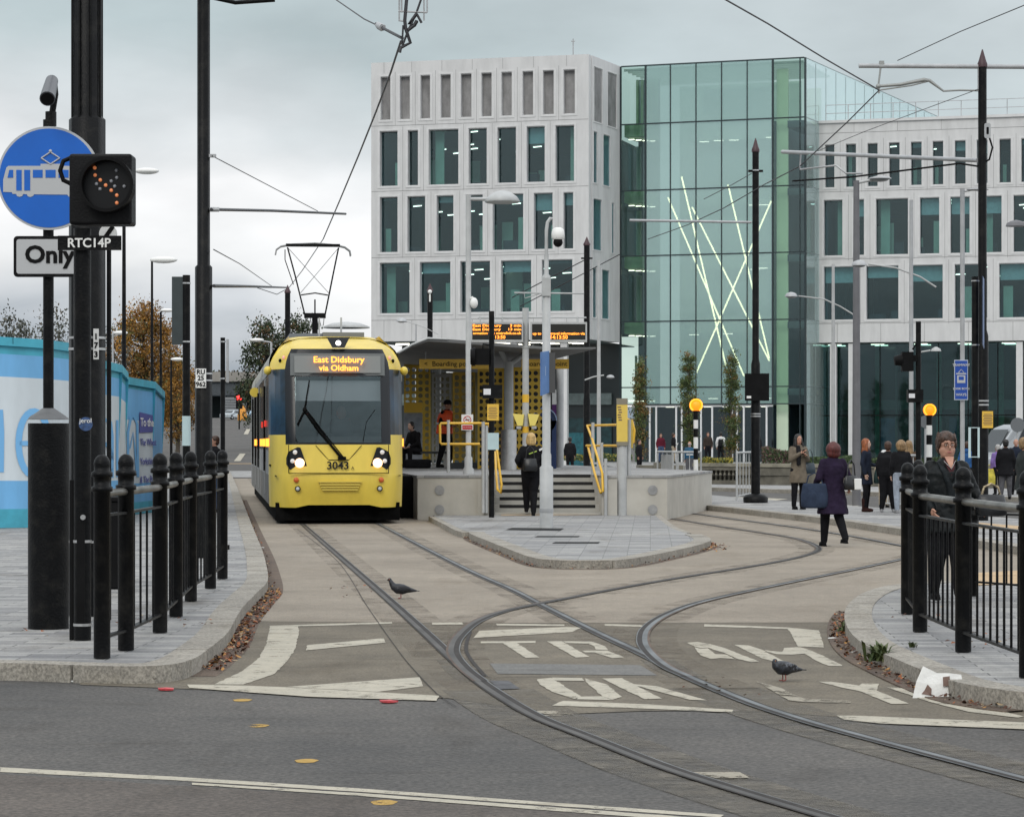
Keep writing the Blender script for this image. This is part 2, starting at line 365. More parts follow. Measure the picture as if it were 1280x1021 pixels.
# centre island
ki = [G(u, v) for u, v in [(586, 672.5), (592, 677), (632, 694), (664, 706.5), (690, 710.5), (726, 711.5), (782, 709.5), (841, 698), (880, 688), (888, 682), (876, 676)]]
KI = kerb('island_kerb', ki, .26, .11)
ki2 = [G(u, v) for u, v in [(536, 651.5), (552, 660), (568, 669), (578, 672.5)]]
KI2 = kerb('island_ramp_kerb', ki2, .24, .10)
ki3 = [G(u, v) for u, v in [(864, 673), (846, 666), (834, 657), (826, 650)]]
KI3 = kerb('island_east_kerb', ki3, .24, .10)
q = MB(); q.prism([(p.x, p.y) for p in off(KI2, .12)] + [(p.x, p.y) for p in off(KI, .13)] + [(p.x, p.y) for p in off(KI3, .12)] + [tuple(G(826, 645)[:2]), tuple(G(536, 645)[:2])], -.05, .103)
q.build('island_paving', PAVE, kind='structure')
sheet('island_tactile', [(626, 651), (760, 650), (757, 647.6), (628, 648.4)], .109, TACT)
for P in ([(640, 667), (705, 668), (700, 671), (632, 670)], [(694, 686), (750, 686), (748, 688), (690, 688)], [(672, 678), (725, 678), (723, 679.5), (668, 679.5)]):
    sheet('drain_slot', P, .108, BLACK2)
# right pavement (near)
kr = [G(u, v) for u, v in [(1330, 893), (1280, 890), (1235, 884), (1192, 875), (1149, 858), (1110, 840), (1080, 824), (1062, 806), (1056, 786), (1062, 770), (1078, 757), (1102, 748), (1135, 743), (1200, 738), (1330, 730)]]
KR = kerb('right_kerb', kr, .23, .12, side=-1)
pave('right_pavement', KR, [], .12, side=-1)
sheet('tactile_paving', [(1214, 746), (1330, 741), (1330, 722), (1222, 729)], .121, TACT)
# pavement beyond the loop of track
km = [G(u, v) for u, v in [(780, 627), (827, 632), (880, 637.5), (930, 643), (1030, 655), (1100, 665.5), (1160, 675), (1240, 688), (1340, 705)]]
KM = kerb('far_kerb', km, .28, .12)
pave('crossing_pavement', KM, [tuple(G(u, v)[:2]) for u, v in [(1340, 662), (1180, 647), (1060, 637.5), (960, 630), (900, 624.5), (827, 618.5), (780, 615)]], .12, PAVE2)
sheet('kerb_tactile', [(1180, 664), (1300, 676), (1300, 668), (1190, 658)], .121, TACT)
kf = [G(u, v) for u, v in [(760, 610), (880, 613.5), (1000, 617), (1150, 622), (1320, 629)]]
KF = kerb('plaza_kerb', kf, .3, .12, blk=1.8)
pave('plaza', KF, [(60, 80), (60, 175), (-9, 175), (-3, 100)], .12, PAVE2)
for u0, u1, v in ((905, 985, 620.5), (1010, 1075, 629), (1090, 1160, 635.5), (1150, 1230, 640)):
    sheet('crossing_stripe', [(u0, v), (u1, v + 3.2), (u1 - 14, v + 5), (u0 - 14, v + 1.8)], .006, LINE)

# ------------------------------------------------------------ tram rails
main_l = [(377.5, 655.6), (458.7, 727.5), (521, 784), (559, 820), (593, 850), (634, 878), (674, 900), (727.5, 921), (821, 958), (900, 984), (1020, 1020), (1200, 1072), (1700, 1190)]
main_r = [(471, 653.5), (571, 705.6), (640, 737), (677, 756), (746, 790.6), (809, 820), (862, 847), (936, 878), (1005, 901), (1080, 922), (1217, 958), (1290, 977), (1480, 1025), (2000, 1130)]
def back(P, v0=598):   # carry the straight track back under the tram towards its vanishing point
    u, v = P[0]; return [(268 + (u - 268) * (w - HZ) / (v - HZ), w) for w in (v0, 606, 620, 636)] + P
br_a = [(598, 853), (579, 838), (566, 822), (564, 811), (571, 797), (592, 779), (624, 766), (676, 754.5), (777, 735), (852, 722), (940, 708), (992, 698), (1018, 690), (1020, 684), (1005, 677), (980, 671), (905, 659.5), (826, 647), (760, 640)]
br_b = [(862, 847), (836, 835), (815, 818), (806, 802), (812, 785), (838, 768), (884, 752), (974, 732), (1067, 713), (1127, 700), (1160, 692), (1150, 687), (1127, 682.5), (1070, 671.5), (995, 659.5), (905, 647.5), (826, 636.5), (780, 632)]
RAIL = mat('rail_steel', (.15, .16, .165), .5, .6, var=.5, scale=1.2, bump=.1)
GROOVE = mat('rail_groove', (.022, .018, .016), .85, var=.4, scale=6)
RUST = mat('rusty_flange', (.10, .065, .045), .7, .2, var=.4, scale=2)
tracks = []; SMUDGE = line_mat('rail_dirt', (.175, .145, .108), .45, .34, 1.8); RAILD = mat('rail_steel_dull', (.065, .060, .055), .55, .3, var=.5, scale=1.2, bump=.1)
for k, (nm, P, sgn, bk) in enumerate((('main', main_l, 1, True), ('main', main_r, -1, True), ('loop', br_a, -1, False), ('loop', br_b, 1, False))):
    pts = spline([G(u, v) for u, v in (back(P) if bk else P)], .12)
    if bk: pts = pts[::1]
    z = .0047 + k * .0005
    near = [p for p in pts if p.y < (17.2 if bk else 19.5)]; farr = [p for p in pts if p.y >= (17.0 if bk else 19.3)]
    if k < 2: ribbon('rail_bed', near, -.30, .30, z, CONC)
    if len(farr) > 2: ribbon('rail_dirt', farr, -.26, .28, z, SMUDGE)
    if k > 1 and len(near) > 2: ribbon('rail_bed', near, -.12, .13, z, CONC)
    q = MB(); z2 = .0112 + k * .0012; g = sgn
    # seen from above: head, groove on the gauge side, keeper lip
    ribbon('', pts, -.021 * g, .021 * g, z2, None, mb=q, mi=0)
    ribbon('', pts, .021 * g, .062 * g, z2 - .0004, None, mb=q, mi=1)
    ribbon('', pts, .062 * g, .070 * g, z2, None, mb=q, mi=2)
    ribbon('', pts, -.038 * g, -.021 * g, z2 - .0005, None, mb=q, mi=3)
    q.build('tram_rail', [RAIL if k in (1, 3) else RAILD, GROOVE, RAIL, RUST if k > 1 else GROOVE], kind='structure')
    tracks.append(pts)
# sealed crack beside the track
q = MB(); ribbon('', spline([G(u, v) for u, v in [(372, 662), (420, 700), (460, 760), (492, 806), (512, 832), (546, 868), (570, 884)]], .3), -.0035, .0035, .0094, None, mb=q)
ribbon('', spline([G(u, v) for u, v in [(600, 847), (760, 847), (860, 848)]], .3), -.006, .006, .0098, None, mb=q)
ribbon('', spline([G(u, v) for u, v in [(588, 790), (583, 815), (606, 846)]], .3), -.014, .014, .0102, None, mb=q)
q.build('surface_joints', GROOVE, kind='structure')
sheet('asphalt_patch', [(612, 830), (800, 832), (822, 845), (622, 843)], .0070, ground_mat('patch_asphalt', (.125, .125, .12), (.165, .163, .155), .8, .24))
sheet('inspection_cover', [(612, 852), (636, 852), (650, 862), (624, 863)], .0092, mat('cast_iron', (.075, .075, .08), .6, .4, var=.4, scale=9, bump=.6, bscale=40))

# ------------------------------------------------------------ road paint
def P1(l): return [(240 + x / 3.2, 640 + y / 3.2) for x, y in l]
def P2(l): return [(540 + x / 3.2, 700 + y / 3.2) for x, y in l]
def P4(l): return [(840 + x / 5.333, 790 + y / 5.333) for x, y in l]
def P3(l): return [(880 + x / 3.2, 700 + y / 3.2) for x, y in l]
zc = .0073
rr_ = random.Random(3)
def rag(P):
    o = []
    for i in range(len(P)):
        a = Vector(P[i]); b = Vector(P[(i + 1) % len(P)]); L_ = (b - a).length; n = max(1, int(L_ / .09)); t = (b - a) / (L_ or 1); nn = Vector((-t.y, t.x, 0))
        for k in range(n):
            o.append(tuple(a.lerp(b, k / n) + nn * (rr_.gauss(0, .0028) if k else 0)))
    return o
paint = [P1([(310, 457), (560, 449), (800, 442), (802, 448), (560, 456), (312, 461)]),
 P1([(312, 461.5), (425, 459), (428, 480), (415, 545), (380, 600), (330, 650), (205, 693), (90, 692), (200, 640), (270, 585), (298, 530)]),
 P1([(-20, 693), (60, 694), (205, 697), (400, 705), (600, 716), (990, 738), (978, 758), (470, 742), (200, 722), (-10, 706)]),
 P1([(462, 535), (765, 507), (775, 525), (455, 556)]), P1([(380, 702), (910, 663), (925, 700), (740, 722), (560, 712)]),
 P2([(190, 285), (540, 270), (600, 272), (560, 290), (165, 314)]), P2([(255, 257), (530, 260), (530, 266), (260, 264)]), P2([(0, 253), (120, 252), (125, 260), (0, 261)]), P2([(690, 258), (840, 262), (848, 269), (690, 265)]),
 P2([(195, 328), (415, 326), (415, 334), (340, 335), (430, 392), (375, 394), (285, 335), (195, 335)]),
 P2([(460, 327), (520, 327), (630, 390), (575, 393)]), P2([(524, 327), (640, 329), (640, 337), (537, 335)]), P2([(641, 329), (690, 346), (704, 362), (655, 360), (650, 348), (628, 338)]), P2([(600, 365), (700, 364), (770, 392), (720, 395), (650, 372), (612, 372)]),
 P2([(480, 473), (600, 475), (610, 486), (496, 485)]), P2([(420, 480), (476, 474), (596, 548), (570, 559), (480, 530), (430, 500)]), P2([(612, 476), (700, 500), (760, 550), (720, 562), (680, 546), (614, 487)]), P2([(586, 549), (684, 548), (718, 563), (580, 560)]),
 P2([(680, 477), (760, 475), (920, 558), (850, 560)]), P2([(790, 498), (900, 508), (1100, 565), (1030, 562), (900, 528)]),
 P2([(525, 566), (860, 580), (1205, 602), (1200, 612), (840, 597), (480, 585)]),
 P3([(0, 259), (340, 272), (460, 284), (480, 352), (375, 348), (345, 290), (335, 278), (0, 268)]),
 P4([(100, 75), (170, 70), (260, 85), (350, 110), (460, 155), (580, 200), (530, 205), (440, 185), (360, 148), (240, 108), (190, 112), (150, 100)]), P4([(150, 104), (190, 116), (238, 112), (290, 152), (360, 154), (430, 188), (400, 182), (320, 178), (260, 185), (190, 160), (165, 130)]),
 P4([(415, 88), (510, 93), (608, 124), (700, 175), (770, 212), (745, 215), (600, 180), (520, 140)]), P4([(614, 122), (660, 130), (735, 135), (748, 110), (850, 104), (900, 118), (1000, 158), (1136, 226), (1130, 232), (1045, 230), (960, 195), (885, 148), (800, 155), (700, 152), (640, 138)]),
 P3([(460, 490), (510, 490), (620, 505), (632, 497), (700, 498), (690, 525), (820, 578), (750, 579), (620, 527), (550, 513)]),
 P3([(730, 512), (860, 518), (1080, 580), (1280, 630), (1255, 634), (1060, 611), (900, 570)]),
 P3([(530, 625), (620, 626), (900, 638), (1300, 653), (1300, 681), (700, 656), (560, 641)]),
 [(0, 959), (215, 970.5), (450, 985.5), (640, 999.5), (905, 1018.5), (900, 1022), (640, 1003.5), (450, 989.7), (215, 975), (0, 965)],
 [(-300, 943), (-0.2, 959), (-0.2, 965), (-300, 949)],
 [(240, 978.5), (450, 991.5), (640, 1005.5), (880, 1023), (1200, 1048), (1190, 1052), (870, 1027), (640, 1009.5), (450, 995), (240, 981)]]
worn = [P2([(420, 608), (540, 606), (570, 625), (430, 628)]), P4([(560, 335), (620, 350), (740, 385), (800, 420), (880, 450), (1190, 465), (1190, 478), (900, 474), (780, 466), (720, 430), (650, 387)]), [(867, 967), (925, 967), (937, 974), (878, 975)]]
q = MB()
for i, pl in enumerate(paint):
    P = pxpoly(pl, (zc if max(v for u, v in pl) < 915 else .0022) + (i % 4) * .0003)
    a = sum(P[j][0] * P[(j + 1) % len(P)][1] - P[(j + 1) % len(P)][0] * P[j][1] for j in range(len(P)))
    q.face(rag(P if a > 0 else P[::-1]))
q.build('road_markings', LINE, kind='structure')
q = MB()
for i, pl in enumerate(worn):
    P = pxpoly(pl, .0096)
    a = sum(P[j][0] * P[(j + 1) % len(P)][1] - P[(j + 1) % len(P)][0] * P[j][1] for j in range(len(P)))
    q.face(rag(P if a > 0 else P[::-1]))
q.build('faded_road_markings', LINEW, kind='structure')
q = MB()
for u, v in ((303, 875), (323, 907), (383, 951), (480, 1003)):
    c = G(u, v); q.face([(c.x + .058 * (1 + .1 * math.sin(5 * a)) * math.cos(a), c.y + .085 * math.sin(a), .0025) for a in [2 * math.pi * k / 20 for k in range(20)]])
q.build('yellow_paint_dots', LINEY, kind='structure')
# far road centre line climbing the hill
q = MB()
for y0, y1, x0, x1 in ((205, 225, -21.6, -23.2), (300, 330, -30.5, -33.2)):
    q.face([(x0, y0, gz(y0) + .03), (x0 + .5, y0, gz(y0) + .03), (x1 + .5, y1, gz(y1) + .03), (x1, y1, gz(y1) + .03)])
q.build('far_road_line', LINE, kind='structure')

# ------------------------------------------------------------ fallen leaves, litter, weeds
LEAFM = [mat('leaf_rust', (.30, .09, .025), .7), mat('leaf_ochre', (.38, .19, .05), .7), mat('leaf_dark', (.09, .04, .025), .8), mat('leaf_pale', (.36, .27, .16), .7)]
def leaves(name, P, wlo, whi, n, z0=.01, zs=.03, size=(.02, .045), t0=0., t1=1.):
    q = MB()
    for k in range(n):
        f = (t0 + (t1 - t0) * random.random()) * (len(P) - 2); i = int(f); p = P[i].lerp(P[i + 1], f - i); t = (P[i + 1] - P[i]).normalized(); nn = Vector((-t.y, t.x, 0))
        d = wlo + (whi - wlo) * random.random() ** 1.5; c = p + nn * d; c.z = z0 + random.random() * zs * (1 - abs(d - wlo) / (abs(whi - wlo) + .01) * .6)
        E = Euler((random.uniform(-.6, .6), random.uniform(-.6, .6), random.uniform(0, 6.28))).to_matrix(); s = random.uniform(*size)
        pts = [(-1, 0), (-.4, .5), (.3, .55), (1, 0), (.3, -.5), (-.4, -.45)]
        q.add([tuple(c + E @ Vector((a * s, b * s, .25 * s * (abs(a) - .3)))) for a, b in pts], [(0, 1, 2, 3, 4, 5)], random.choice((0, 0, 1, 2, 2, 2, 2, 3)))
    o = q.build(name, LEAFM, kind='stuff'); return o
def arc(P, a, b):    # share of polyline nearest to two photo points
    A = G(*a); B = G(*b); i = min(range(len(P)), key=lambda k: (P[k] - A).length); j = min(range(len(P)), key=lambda k: (P[k] - B).length)
    return P[min(i, j):max(i, j) + 1]
ribbon('gutter_dirt_strip', arc(KL, (238, 846), (300, 625)), -.17, -.003, .0058, DIRT)
leaves('fallen_leaves', arc(KL, (250, 840), (336, 737)), -.01, -.17, 800, zs=.02, size=(.011, .028))
leaves('fallen_leaves', arc(KL, (336, 737), (300, 625)), -.01, -.08, 300, size=(.01, .024))
ribbon('gutter_dirt_strip', arc(KR, (1060, 765), (1290, 890)), .003, .15, .0145, DIRT)
leaves('fallen_leaves', arc(KR, (1060, 765), (1290, 890)), .01, .13, 430, size=(.01, .026))
leaves('fallen_leaves', KI, -.01, -.09, 300, size=(.01, .022)); leaves('fallen_leaves', arc(KI, (870, 690), (888, 680)), -.02, -.3, 90, size=(.01, .03))
ribbon('gutter_dirt_strip', KI, -.10, -.003, .0062, DIRT)
q = MB()
for k in range(110):
    u, v = random.choice(((150, 795), (180, 792), (225, 798), (1215, 818), (1150, 790), (1240, 826), (60, 800), (900, 860), (450, 740)))
    c = G(u + random.gauss(0, 22), v + random.gauss(0, 6)); zz = .128 if (u < 300 or u > 1100) else .02; s = random.uniform(.008, .022); a = random.random() * 6
    q.add([(c.x + s * math.cos(a + t), c.y + s * math.sin(a + t) * (1 if j % 2 else .5), zz + .004 * j) for j, t in enumerate((0, 1.6, 3.1, 4.7))], [(0, 1, 2, 3)], random.choice((0, 2, 2, 3)))
q.build('scattered_leaf_litter', LEAFM, kind='stuff')
WEED = mat('weed_green', (.035, .065, .018), .7, col2=(.09, .10, .03), scale=9)
def weed(u, v, z, s, label, n=46):
    c = G(u, v, z); q = MB()
    for k in range(n):
        a = random.random() * 6.28; l = s * random.uniform(.4, 1); h = l * random.uniform(.4, 1.1); w = s * .05
        p0 = Vector((random.gauss(0, s * .2), random.gauss(0, s * .2), 0)); p1 = p0 + Vector((math.cos(a) * l * .35, math.sin(a) * l * .35, h * .7)); p2 = p0 + Vector((math.cos(a) * l * .7, math.sin(a) * l * .7, h * .85)); sd_ = Vector((-math.sin(a), math.cos(a), 0)) * w
        q.add([tuple(p0 - sd_), tuple(p0 + sd_), tuple(p1 + sd_ * 1.4), tuple(p1 - sd_ * 1.4), tuple(p2)], [(0, 1, 2, 3), (3, 2, 4)])
    o = q.build('weed', WEED); o.location = c; tag(o, label, 'weed', 'weeds growing along the kerbs')
weed(1056, 792, 0, .17, 'mossy weed clump at the bend of the right kerb'); weed(1099, 826, .06, .19, 'feathery green weed growing out of the right kerb face'); weed(1141, 809, .125, .07, 'tiny weed between pavers inside the right railing kerb')
weed(557, 646, 0.05, .22, 'weed at the foot of the ramp wall beside the tram'); weed(764, 707, 0, .10, 'small weed below the rounded island kerb')
PAPER = mat('crumpled_paper', (.72, .72, .70), .7, var=.08, scale=9, bump=.2)
c = G(1173, 873, 0); q = MB(); q.M = Matrix.Scale(.95, 4) @ Matrix.Diagonal((1, .7, 1.1, 1))
g = [[(-.17, .01, .0), (-.06, -.02, .0), (.06, -.03, .005), (.16, -.01, .0)], [(-.14, .05, .10), (-.04, .02, .085), (.06, .01, .09), (.17, .03, .075)], [(-.09, .10, .19), (.0, .07, .15), (.08, .06, .15), (.16, .09, .14)]]
vs = [p for r_ in g for p in r_]; q.add(vs, [(j * 4 + i, j * 4 + i + 1, (j + 1) * 4 + i + 1, (j + 1) * 4 + i) for j in range(2) for i in range(3)])
q.M = Matrix.Translation((0, -.012, 0)) @ q.M; BRN = mat('paper_print_brown', (.16, .10, .08), .7)
q.add([(-.11, .02, .03), (-.05, .0, .02), (-.045, .015, .06), (-.07, .03, .085), (-.09, .03, .05)], [(0, 1, 2, 3, 4)], 1); q.add([(.03, .0, .075), (.075, .0, .08), (.075, .022, .135), (.03, .025, .13)], [(0, 1, 2, 3)], 1)
o = q.build('paper_bag', [PAPER, BRN]); o.location = c; md = o.modifiers.new('s', 'SOLIDIFY'); md.thickness = .004; tag(o, 'crumpled white paper bag with brown print lying against the right kerb', 'litter')
def scrap(u, v, s, m, label, z=.014):
    c = G(u, v, 0); q = MB(); pts = []
    for k in range(9):
        a = k / 9 * 6.28; pts.append((s * math.cos(a) * random.uniform(.7, 1.1), s * .8 * math.sin(a) * random.uniform(.7, 1.1)))
    vs = [(0, 0, s * .35)] + [(x, y, z + random.random() * s * .1) for x, y in pts] + [(x * .95, y * .95, z - .008) for x, y in pts]
    q.add(vs, [(0, 1 + k, 1 + (k + 1) % 9) for k in range(9)] + [(1 + k, 10 + k, 10 + (k + 1) % 9, 1 + (k + 1) % 9) for k in range(9)])
    o = q.build('litter_scrap', m); o.location = c; tag(o, label, 'litter')
RED = mat('faded_red_plastic', (.55, .07, .08), .5, var=.25, scale=20)
scrap(208, 863, .065, RED, 'flattened red scrap on the road near the left kerb'); scrap(485, 878.5, .06, RED, 'flattened red scrap at the end of the stop line')
scrap(1042, 799.5, .055, PAPER, 'small flat white scrap among leaves at the kerb bend'); scrap(1070, 817, .06, PAPER, 'crumpled white and brown wrapper in the right gutter')
scrap(92, 853, .018, PAPER, 'tiny white scrap at the foot of the left kerb'); scrap(327, 685, .05, PAPER, 'white scrap in the left gutter beside the railing')
# ------------------------------------------------------------ buildings
STONE = mat('pale_precast_stone', (.575, .575, .575), .8, var=.10, scale=1.6, bump=.12, bscale=9, stretch=(1, 1, .22), lo=.25, hi=.6)
STONE2 = mat('stone_reveal', (.63, .63, .63), .75, var=.05, scale=1.5)
JOINT = mat('panel_joint', (.20, .20, .20), .9, var=.2)
PANE = glass('window_glass', (.74, .90, .92), .975, (.02, .05, .055), bodyfac=.06)
SCREEN = mat('plant_screen', (.25, .245, .245), .7, .2, var=.25, scale=1.6, stretch=(1, 1, .5))
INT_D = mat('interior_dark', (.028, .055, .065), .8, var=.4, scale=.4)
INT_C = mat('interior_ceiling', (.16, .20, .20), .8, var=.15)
INT_G = mat('interior_green_panel', (.30, .37, .28), .7, var=.12, scale=.8)
INT_B = mat('interior_furniture', (.03, .035, .045), .7, var=.4, scale=3)
LAMP = emat('office_lamp', (1, .95, .80), 4.)
class Facade:
    """a wall seen in the photo: O = its left end, E = its right end (plan), y local runs into the building"""
    def __init__(s, O, E):
        s.O = Vector((O[0], O[1])); s.E = Vector((E[0], E[1])); s.len = (s.E - s.O).length; s.d = (s.E - s.O) / s.len; s.rz = math.atan2(s.d.y, s.d.x)
        s.M = Matrix.Translation((s.O.x, s.O.y, 0)) @ Matrix.Rotation(s.rz, 4, 'Z')
    def s(s, u): k = (u - 640) / FPX; return (k * s.O.y - s.O.x) / (s.d.x - k * s.d.y)
    def Y(s, t): return s.O.y + s.d.y * t
    def z(s, u, v): return CH + (HZ - v) / FPX * s.Y(s.s(u))
def spans(fc, us): return [(fc.s(a), fc.s(b)) for a, b in us]
def wall_rows(fc, rows, z0, ztop, T=.55, s0=0., s1=None, cap=True):
    """stone wall with real openings: rows = [(zb, zt, [(a,b)...])] from bottom to top"""
    s1 = fc.len if s1 is None else s1; q = MB(); z = z0
    for zb, zt, sp in rows:
        q.bb((s0, 0, z), (s1, T, zb)); a = s0
        for p, r in sp:
            if p > a + .01: q.bb((a, 0, zb), (p, T, zt))
            a = r
        if a < s1 - .01: q.bb((a, 0, zb), (s1, T, zt))
        z = zt
    q.bb((s0, 0, z), (s1, T, ztop)); return q
def window(fc, par, a, b, zb, zt, pane=PANE, fr=.10, blind=0., dep=.36):
    q = MB()
    # stone reveal frame, 30 mm proud of the wall and running back to the glass
    q.bb((a - fr, -.03, zb - fr), (b + fr, -.002, zb)); q.bb((a - fr, -.03, zt), (b + fr, -.002, zt + fr * .8)); q.bb((a - fr, -.03, zb), (a, -.002, zt)); q.bb((b, -.03, zb), (b + fr, -.002, zt))
    q.bb((a + .003, -.03, zb + .003), (a + .045, dep + .05, zt - .003), 1); q.bb((b - .045, -.03, zb + .003), (b - .003, dep + .05, zt - .003), 1)
    q.bb((a + .046, .02, zb + .003), (b - .046, dep + .05, zb + .04), 1); q.bb((a + .046, .02, zt - .04), (b - .046, dep + .05, zt - .003), 1)
    w = q.build('window', [STONE2, STONE2], par)
    q = MB(); q.bb((a + .046, dep, zb + .041), (b - .046, dep + .012, zt - .041)); q.build('pane', pane, w)
    if fr > .06 and pane is PANE:
        r_ = random.random()
        if r_ < .45: q = MB(); q.bb((a + .06, dep + .10, zt - (zt - zb) * random.choice((.12, .22, .3, .3))), (b - .06, dep + .12, zt - .05)); q.build('blind', mat('blind_grey', (.30, .37, .37), .8, var=.1), w)
        if random.random() < .5: q = MB(); x_ = a + (b - a) * random.choice((.1, .2, .6, .7)); q.bb((x_, dep + .5, zb), (x_ + .28 * (b - a), dep + .6, zb + (zt - zb) * random.choice((.45, .6, 1.)))); q.build('room_divider', INT_G, w)
    return w
def interior(par, s0, s1, floors, depth, seed, green=.5, lights=True, mats=None):
    rnd = random.Random(seed); q = MB()
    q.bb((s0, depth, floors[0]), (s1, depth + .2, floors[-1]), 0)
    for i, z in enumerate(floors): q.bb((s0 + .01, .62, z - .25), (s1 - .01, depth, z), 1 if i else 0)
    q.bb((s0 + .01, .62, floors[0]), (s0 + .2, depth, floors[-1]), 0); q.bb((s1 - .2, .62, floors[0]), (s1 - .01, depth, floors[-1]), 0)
    for i in range(len(floors) - 1):
        z0, z1 = floors[i], floors[i + 1] - .25; x = s0 + .6
        while x < s1 - 1:
            if rnd.random() < green: w = rnd.uniform(.5, 1.2); yy = rnd.uniform(1.2, 4.5); q.bb((x, yy, z0 + .001), (x + w, yy + .15, z0 + rnd.choice((1.5, 2.4, z1 - z0 - .3))), 2)
            if rnd.random() < .75: w = rnd.uniform(.5, 1.4); yy = rnd.uniform(.8, 2.5); q.bb((x + .3, yy, z0 + .002), (x + .3 + w, yy + .6, z0 + rnd.uniform(.6, 1.3)), 3)
            x += rnd.uniform(1., 2.2)
        if lights:
            for yy in [1.8 + 2.2 * k for k in range(int((depth - 2) / 2.2))]:
                x = s0 + .8 + rnd.uniform(0, .8)
                while x < s1 - 1:
                    if rnd.random() < .36: q.box((x, yy, z1 - .06), (.7, .06, .05), m=4, rz=-.5)
                    x += 2.1
    return q.build('interior', mats or [INT_D, INT_C, INT_G, INT_B, LAMP], par)

# ---- left stone block
A0 = AT(464, 78, 158.6); A1 = AT(736, 68, 155.0); A2 = AT(775, 83, 160.0)
F1 = Facade(A0, A1); F2 = Facade(A1, A2)
ZT = CH + (HZ - 68) / FPX * 155
zc_ = lambda v: CH + (HZ - v) / FPX * 155
office = thing('office_block', 'pale stone office block with deep windows and screened top storey left of the atrium', 'office building', (A0.x, A0.y, .0), F1.rz)
r1 = spans(F1, [(474, 513), (524, 564), (574.5, 613.5), (625.5, 665), (676.5, 716.5)])
r2 = spans(F1, [(474, 498), (508.5, 532.5), (545, 567.8), (581.5, 604.4), (615, 655), (666.5, 691.8), (703.5, 717.5)])
r3 = spans(F1, [(474, 498), (509, 523.5), (535, 574), (585, 609.5), (621, 646), (657.5, 682), (693.5, 718.6)])
r4 = spans(F1, [(475, 489), (499, 513.4), (524.8, 538.6), (550, 564.4), (575.2, 590.4), (601, 615.6), (626, 640.8), (652.4, 667.4), (678, 693.2), (703.6, 719.6)])
rows1 = [(zc_(389), zc_(323.5), r1), (zc_(311), zc_(239.5), r2), (zc_(226.5), zc_(155.5), r3), (zc_(142), zc_(86), r4)]
q = wall_rows(F1, rows1, zc_(424), ZT); q.build('front_wall', STONE, office)
q = MB()
for zz in (zc_(397), zc_(317), zc_(232.5), zc_(149)): q.bb((0.02, -.006, zz - .012), (F1.len - .02, -.001, zz + .012))
prev = (zc_(424), zc_(397))
for k, s_ in enumerate((.06, .19, .33, .47, .61, .75, .9)):
    for (a, b) in ((zc_(424), zc_(397)), (zc_(323.5) + .3, zc_(317)), (zc_(239.5) + .3, zc_(232.5)), (zc_(155.5) + .3, zc_(149)), (zc_(86) + .2, ZT - .02)):
        q.bb((F1.len * s_ - .008, -.006, a), (F1.len * s_ + .008, -.0015, b))
for zb, zt, sp in rows1:
    for i in range(len(sp) - 1):
        m_ = (sp[i][1] + sp[i + 1][0]) / 2; q.bb((m_ - .008, -.0055, zb - .32), (m_ + .008, -.0012, zt + .25))
q.build('panel_joints', JOINT, office)
for i, (zb, zt, sp) in enumerate(rows1):
    for a, b in sp: window(F1, office, a, b, zb, zt, SCREEN if i == 3 else PANE, dep=.30 if i == 3 else .38)
fl = [zc_(424), zc_(397) - .25, zc_(317) - .25, zc_(232.5) - .25, zc_(149)]
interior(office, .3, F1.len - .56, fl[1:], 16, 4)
# plant-room steel seen against the sky through the top screens is left as a roof behind them
q = MB(); q.bb((.3, .7, zc_(149)), (F1.len - .56, 9, zc_(149) + .1)); q.bb((.3, 3.5, zc_(149) + .1), (F1.len - 1, 7.5, ZT - 1)); q.build('plant_room', SCREEN, office)
# side wall
M21 = F1.M.inverted() @ F2.M
sw = wall_rows(F2, [(F2.z(755, 401) + .1, F2.z(755, 337), spans(F2, [(740.5, 745.5), (752, 761.5)])), (F2.z(755, 316) + .05, F2.z(755, 251), spans(F2, [(741, 752), (764, 767.5)])), (F2.z(755, 232), F2.z(755, 168), spans(F2, [(741.5, 746.5), (753.5, 762.5)])), (F2.z(755, 156), F2.z(755, 88), spans(F2, [(742, 753), (759, 771)]))], zc_(424), ZT, s0=.56)
sw.v = [tuple(M21 @ Vector(p)) for p in sw.v]; sw.build('side_wall', STONE, office)
TEAL_E = mat('office_far_wall', (.10, .13, .13), .8, var=.2)
for lo, hi, us, pm in ((F2.z(755, 401) + .1, F2.z(755, 337), [(740.5, 745.5), (752, 761.5)], PANE), (F2.z(755, 316) + .05, F2.z(755, 251), [(741, 752), (764, 767.5)], PANE), (F2.z(755, 232), F2.z(755, 168), [(741.5, 746.5), (753.5, 762.5)], PANE), (F2.z(755, 156), F2.z(755, 88), [(742, 753), (759, 771)], SCREEN)):
    for a, b in spans(F2, us):
        w = window(F2, office, a, b, lo, hi, pm, fr=.05, dep=.04)
        for o in (w, w.children[0]): o.data.transform(M21)
# antenna on the roof corner
q = MB(); q.cyl((F1.len - 1.2, 1, ZT), (F1.len - 1.2, 1, ZT + 1.1), .035); q.box((F1.len - 1.2, 1, ZT + .95), (.25, .05, .05)); q.build('roof_mast', GREY, office)
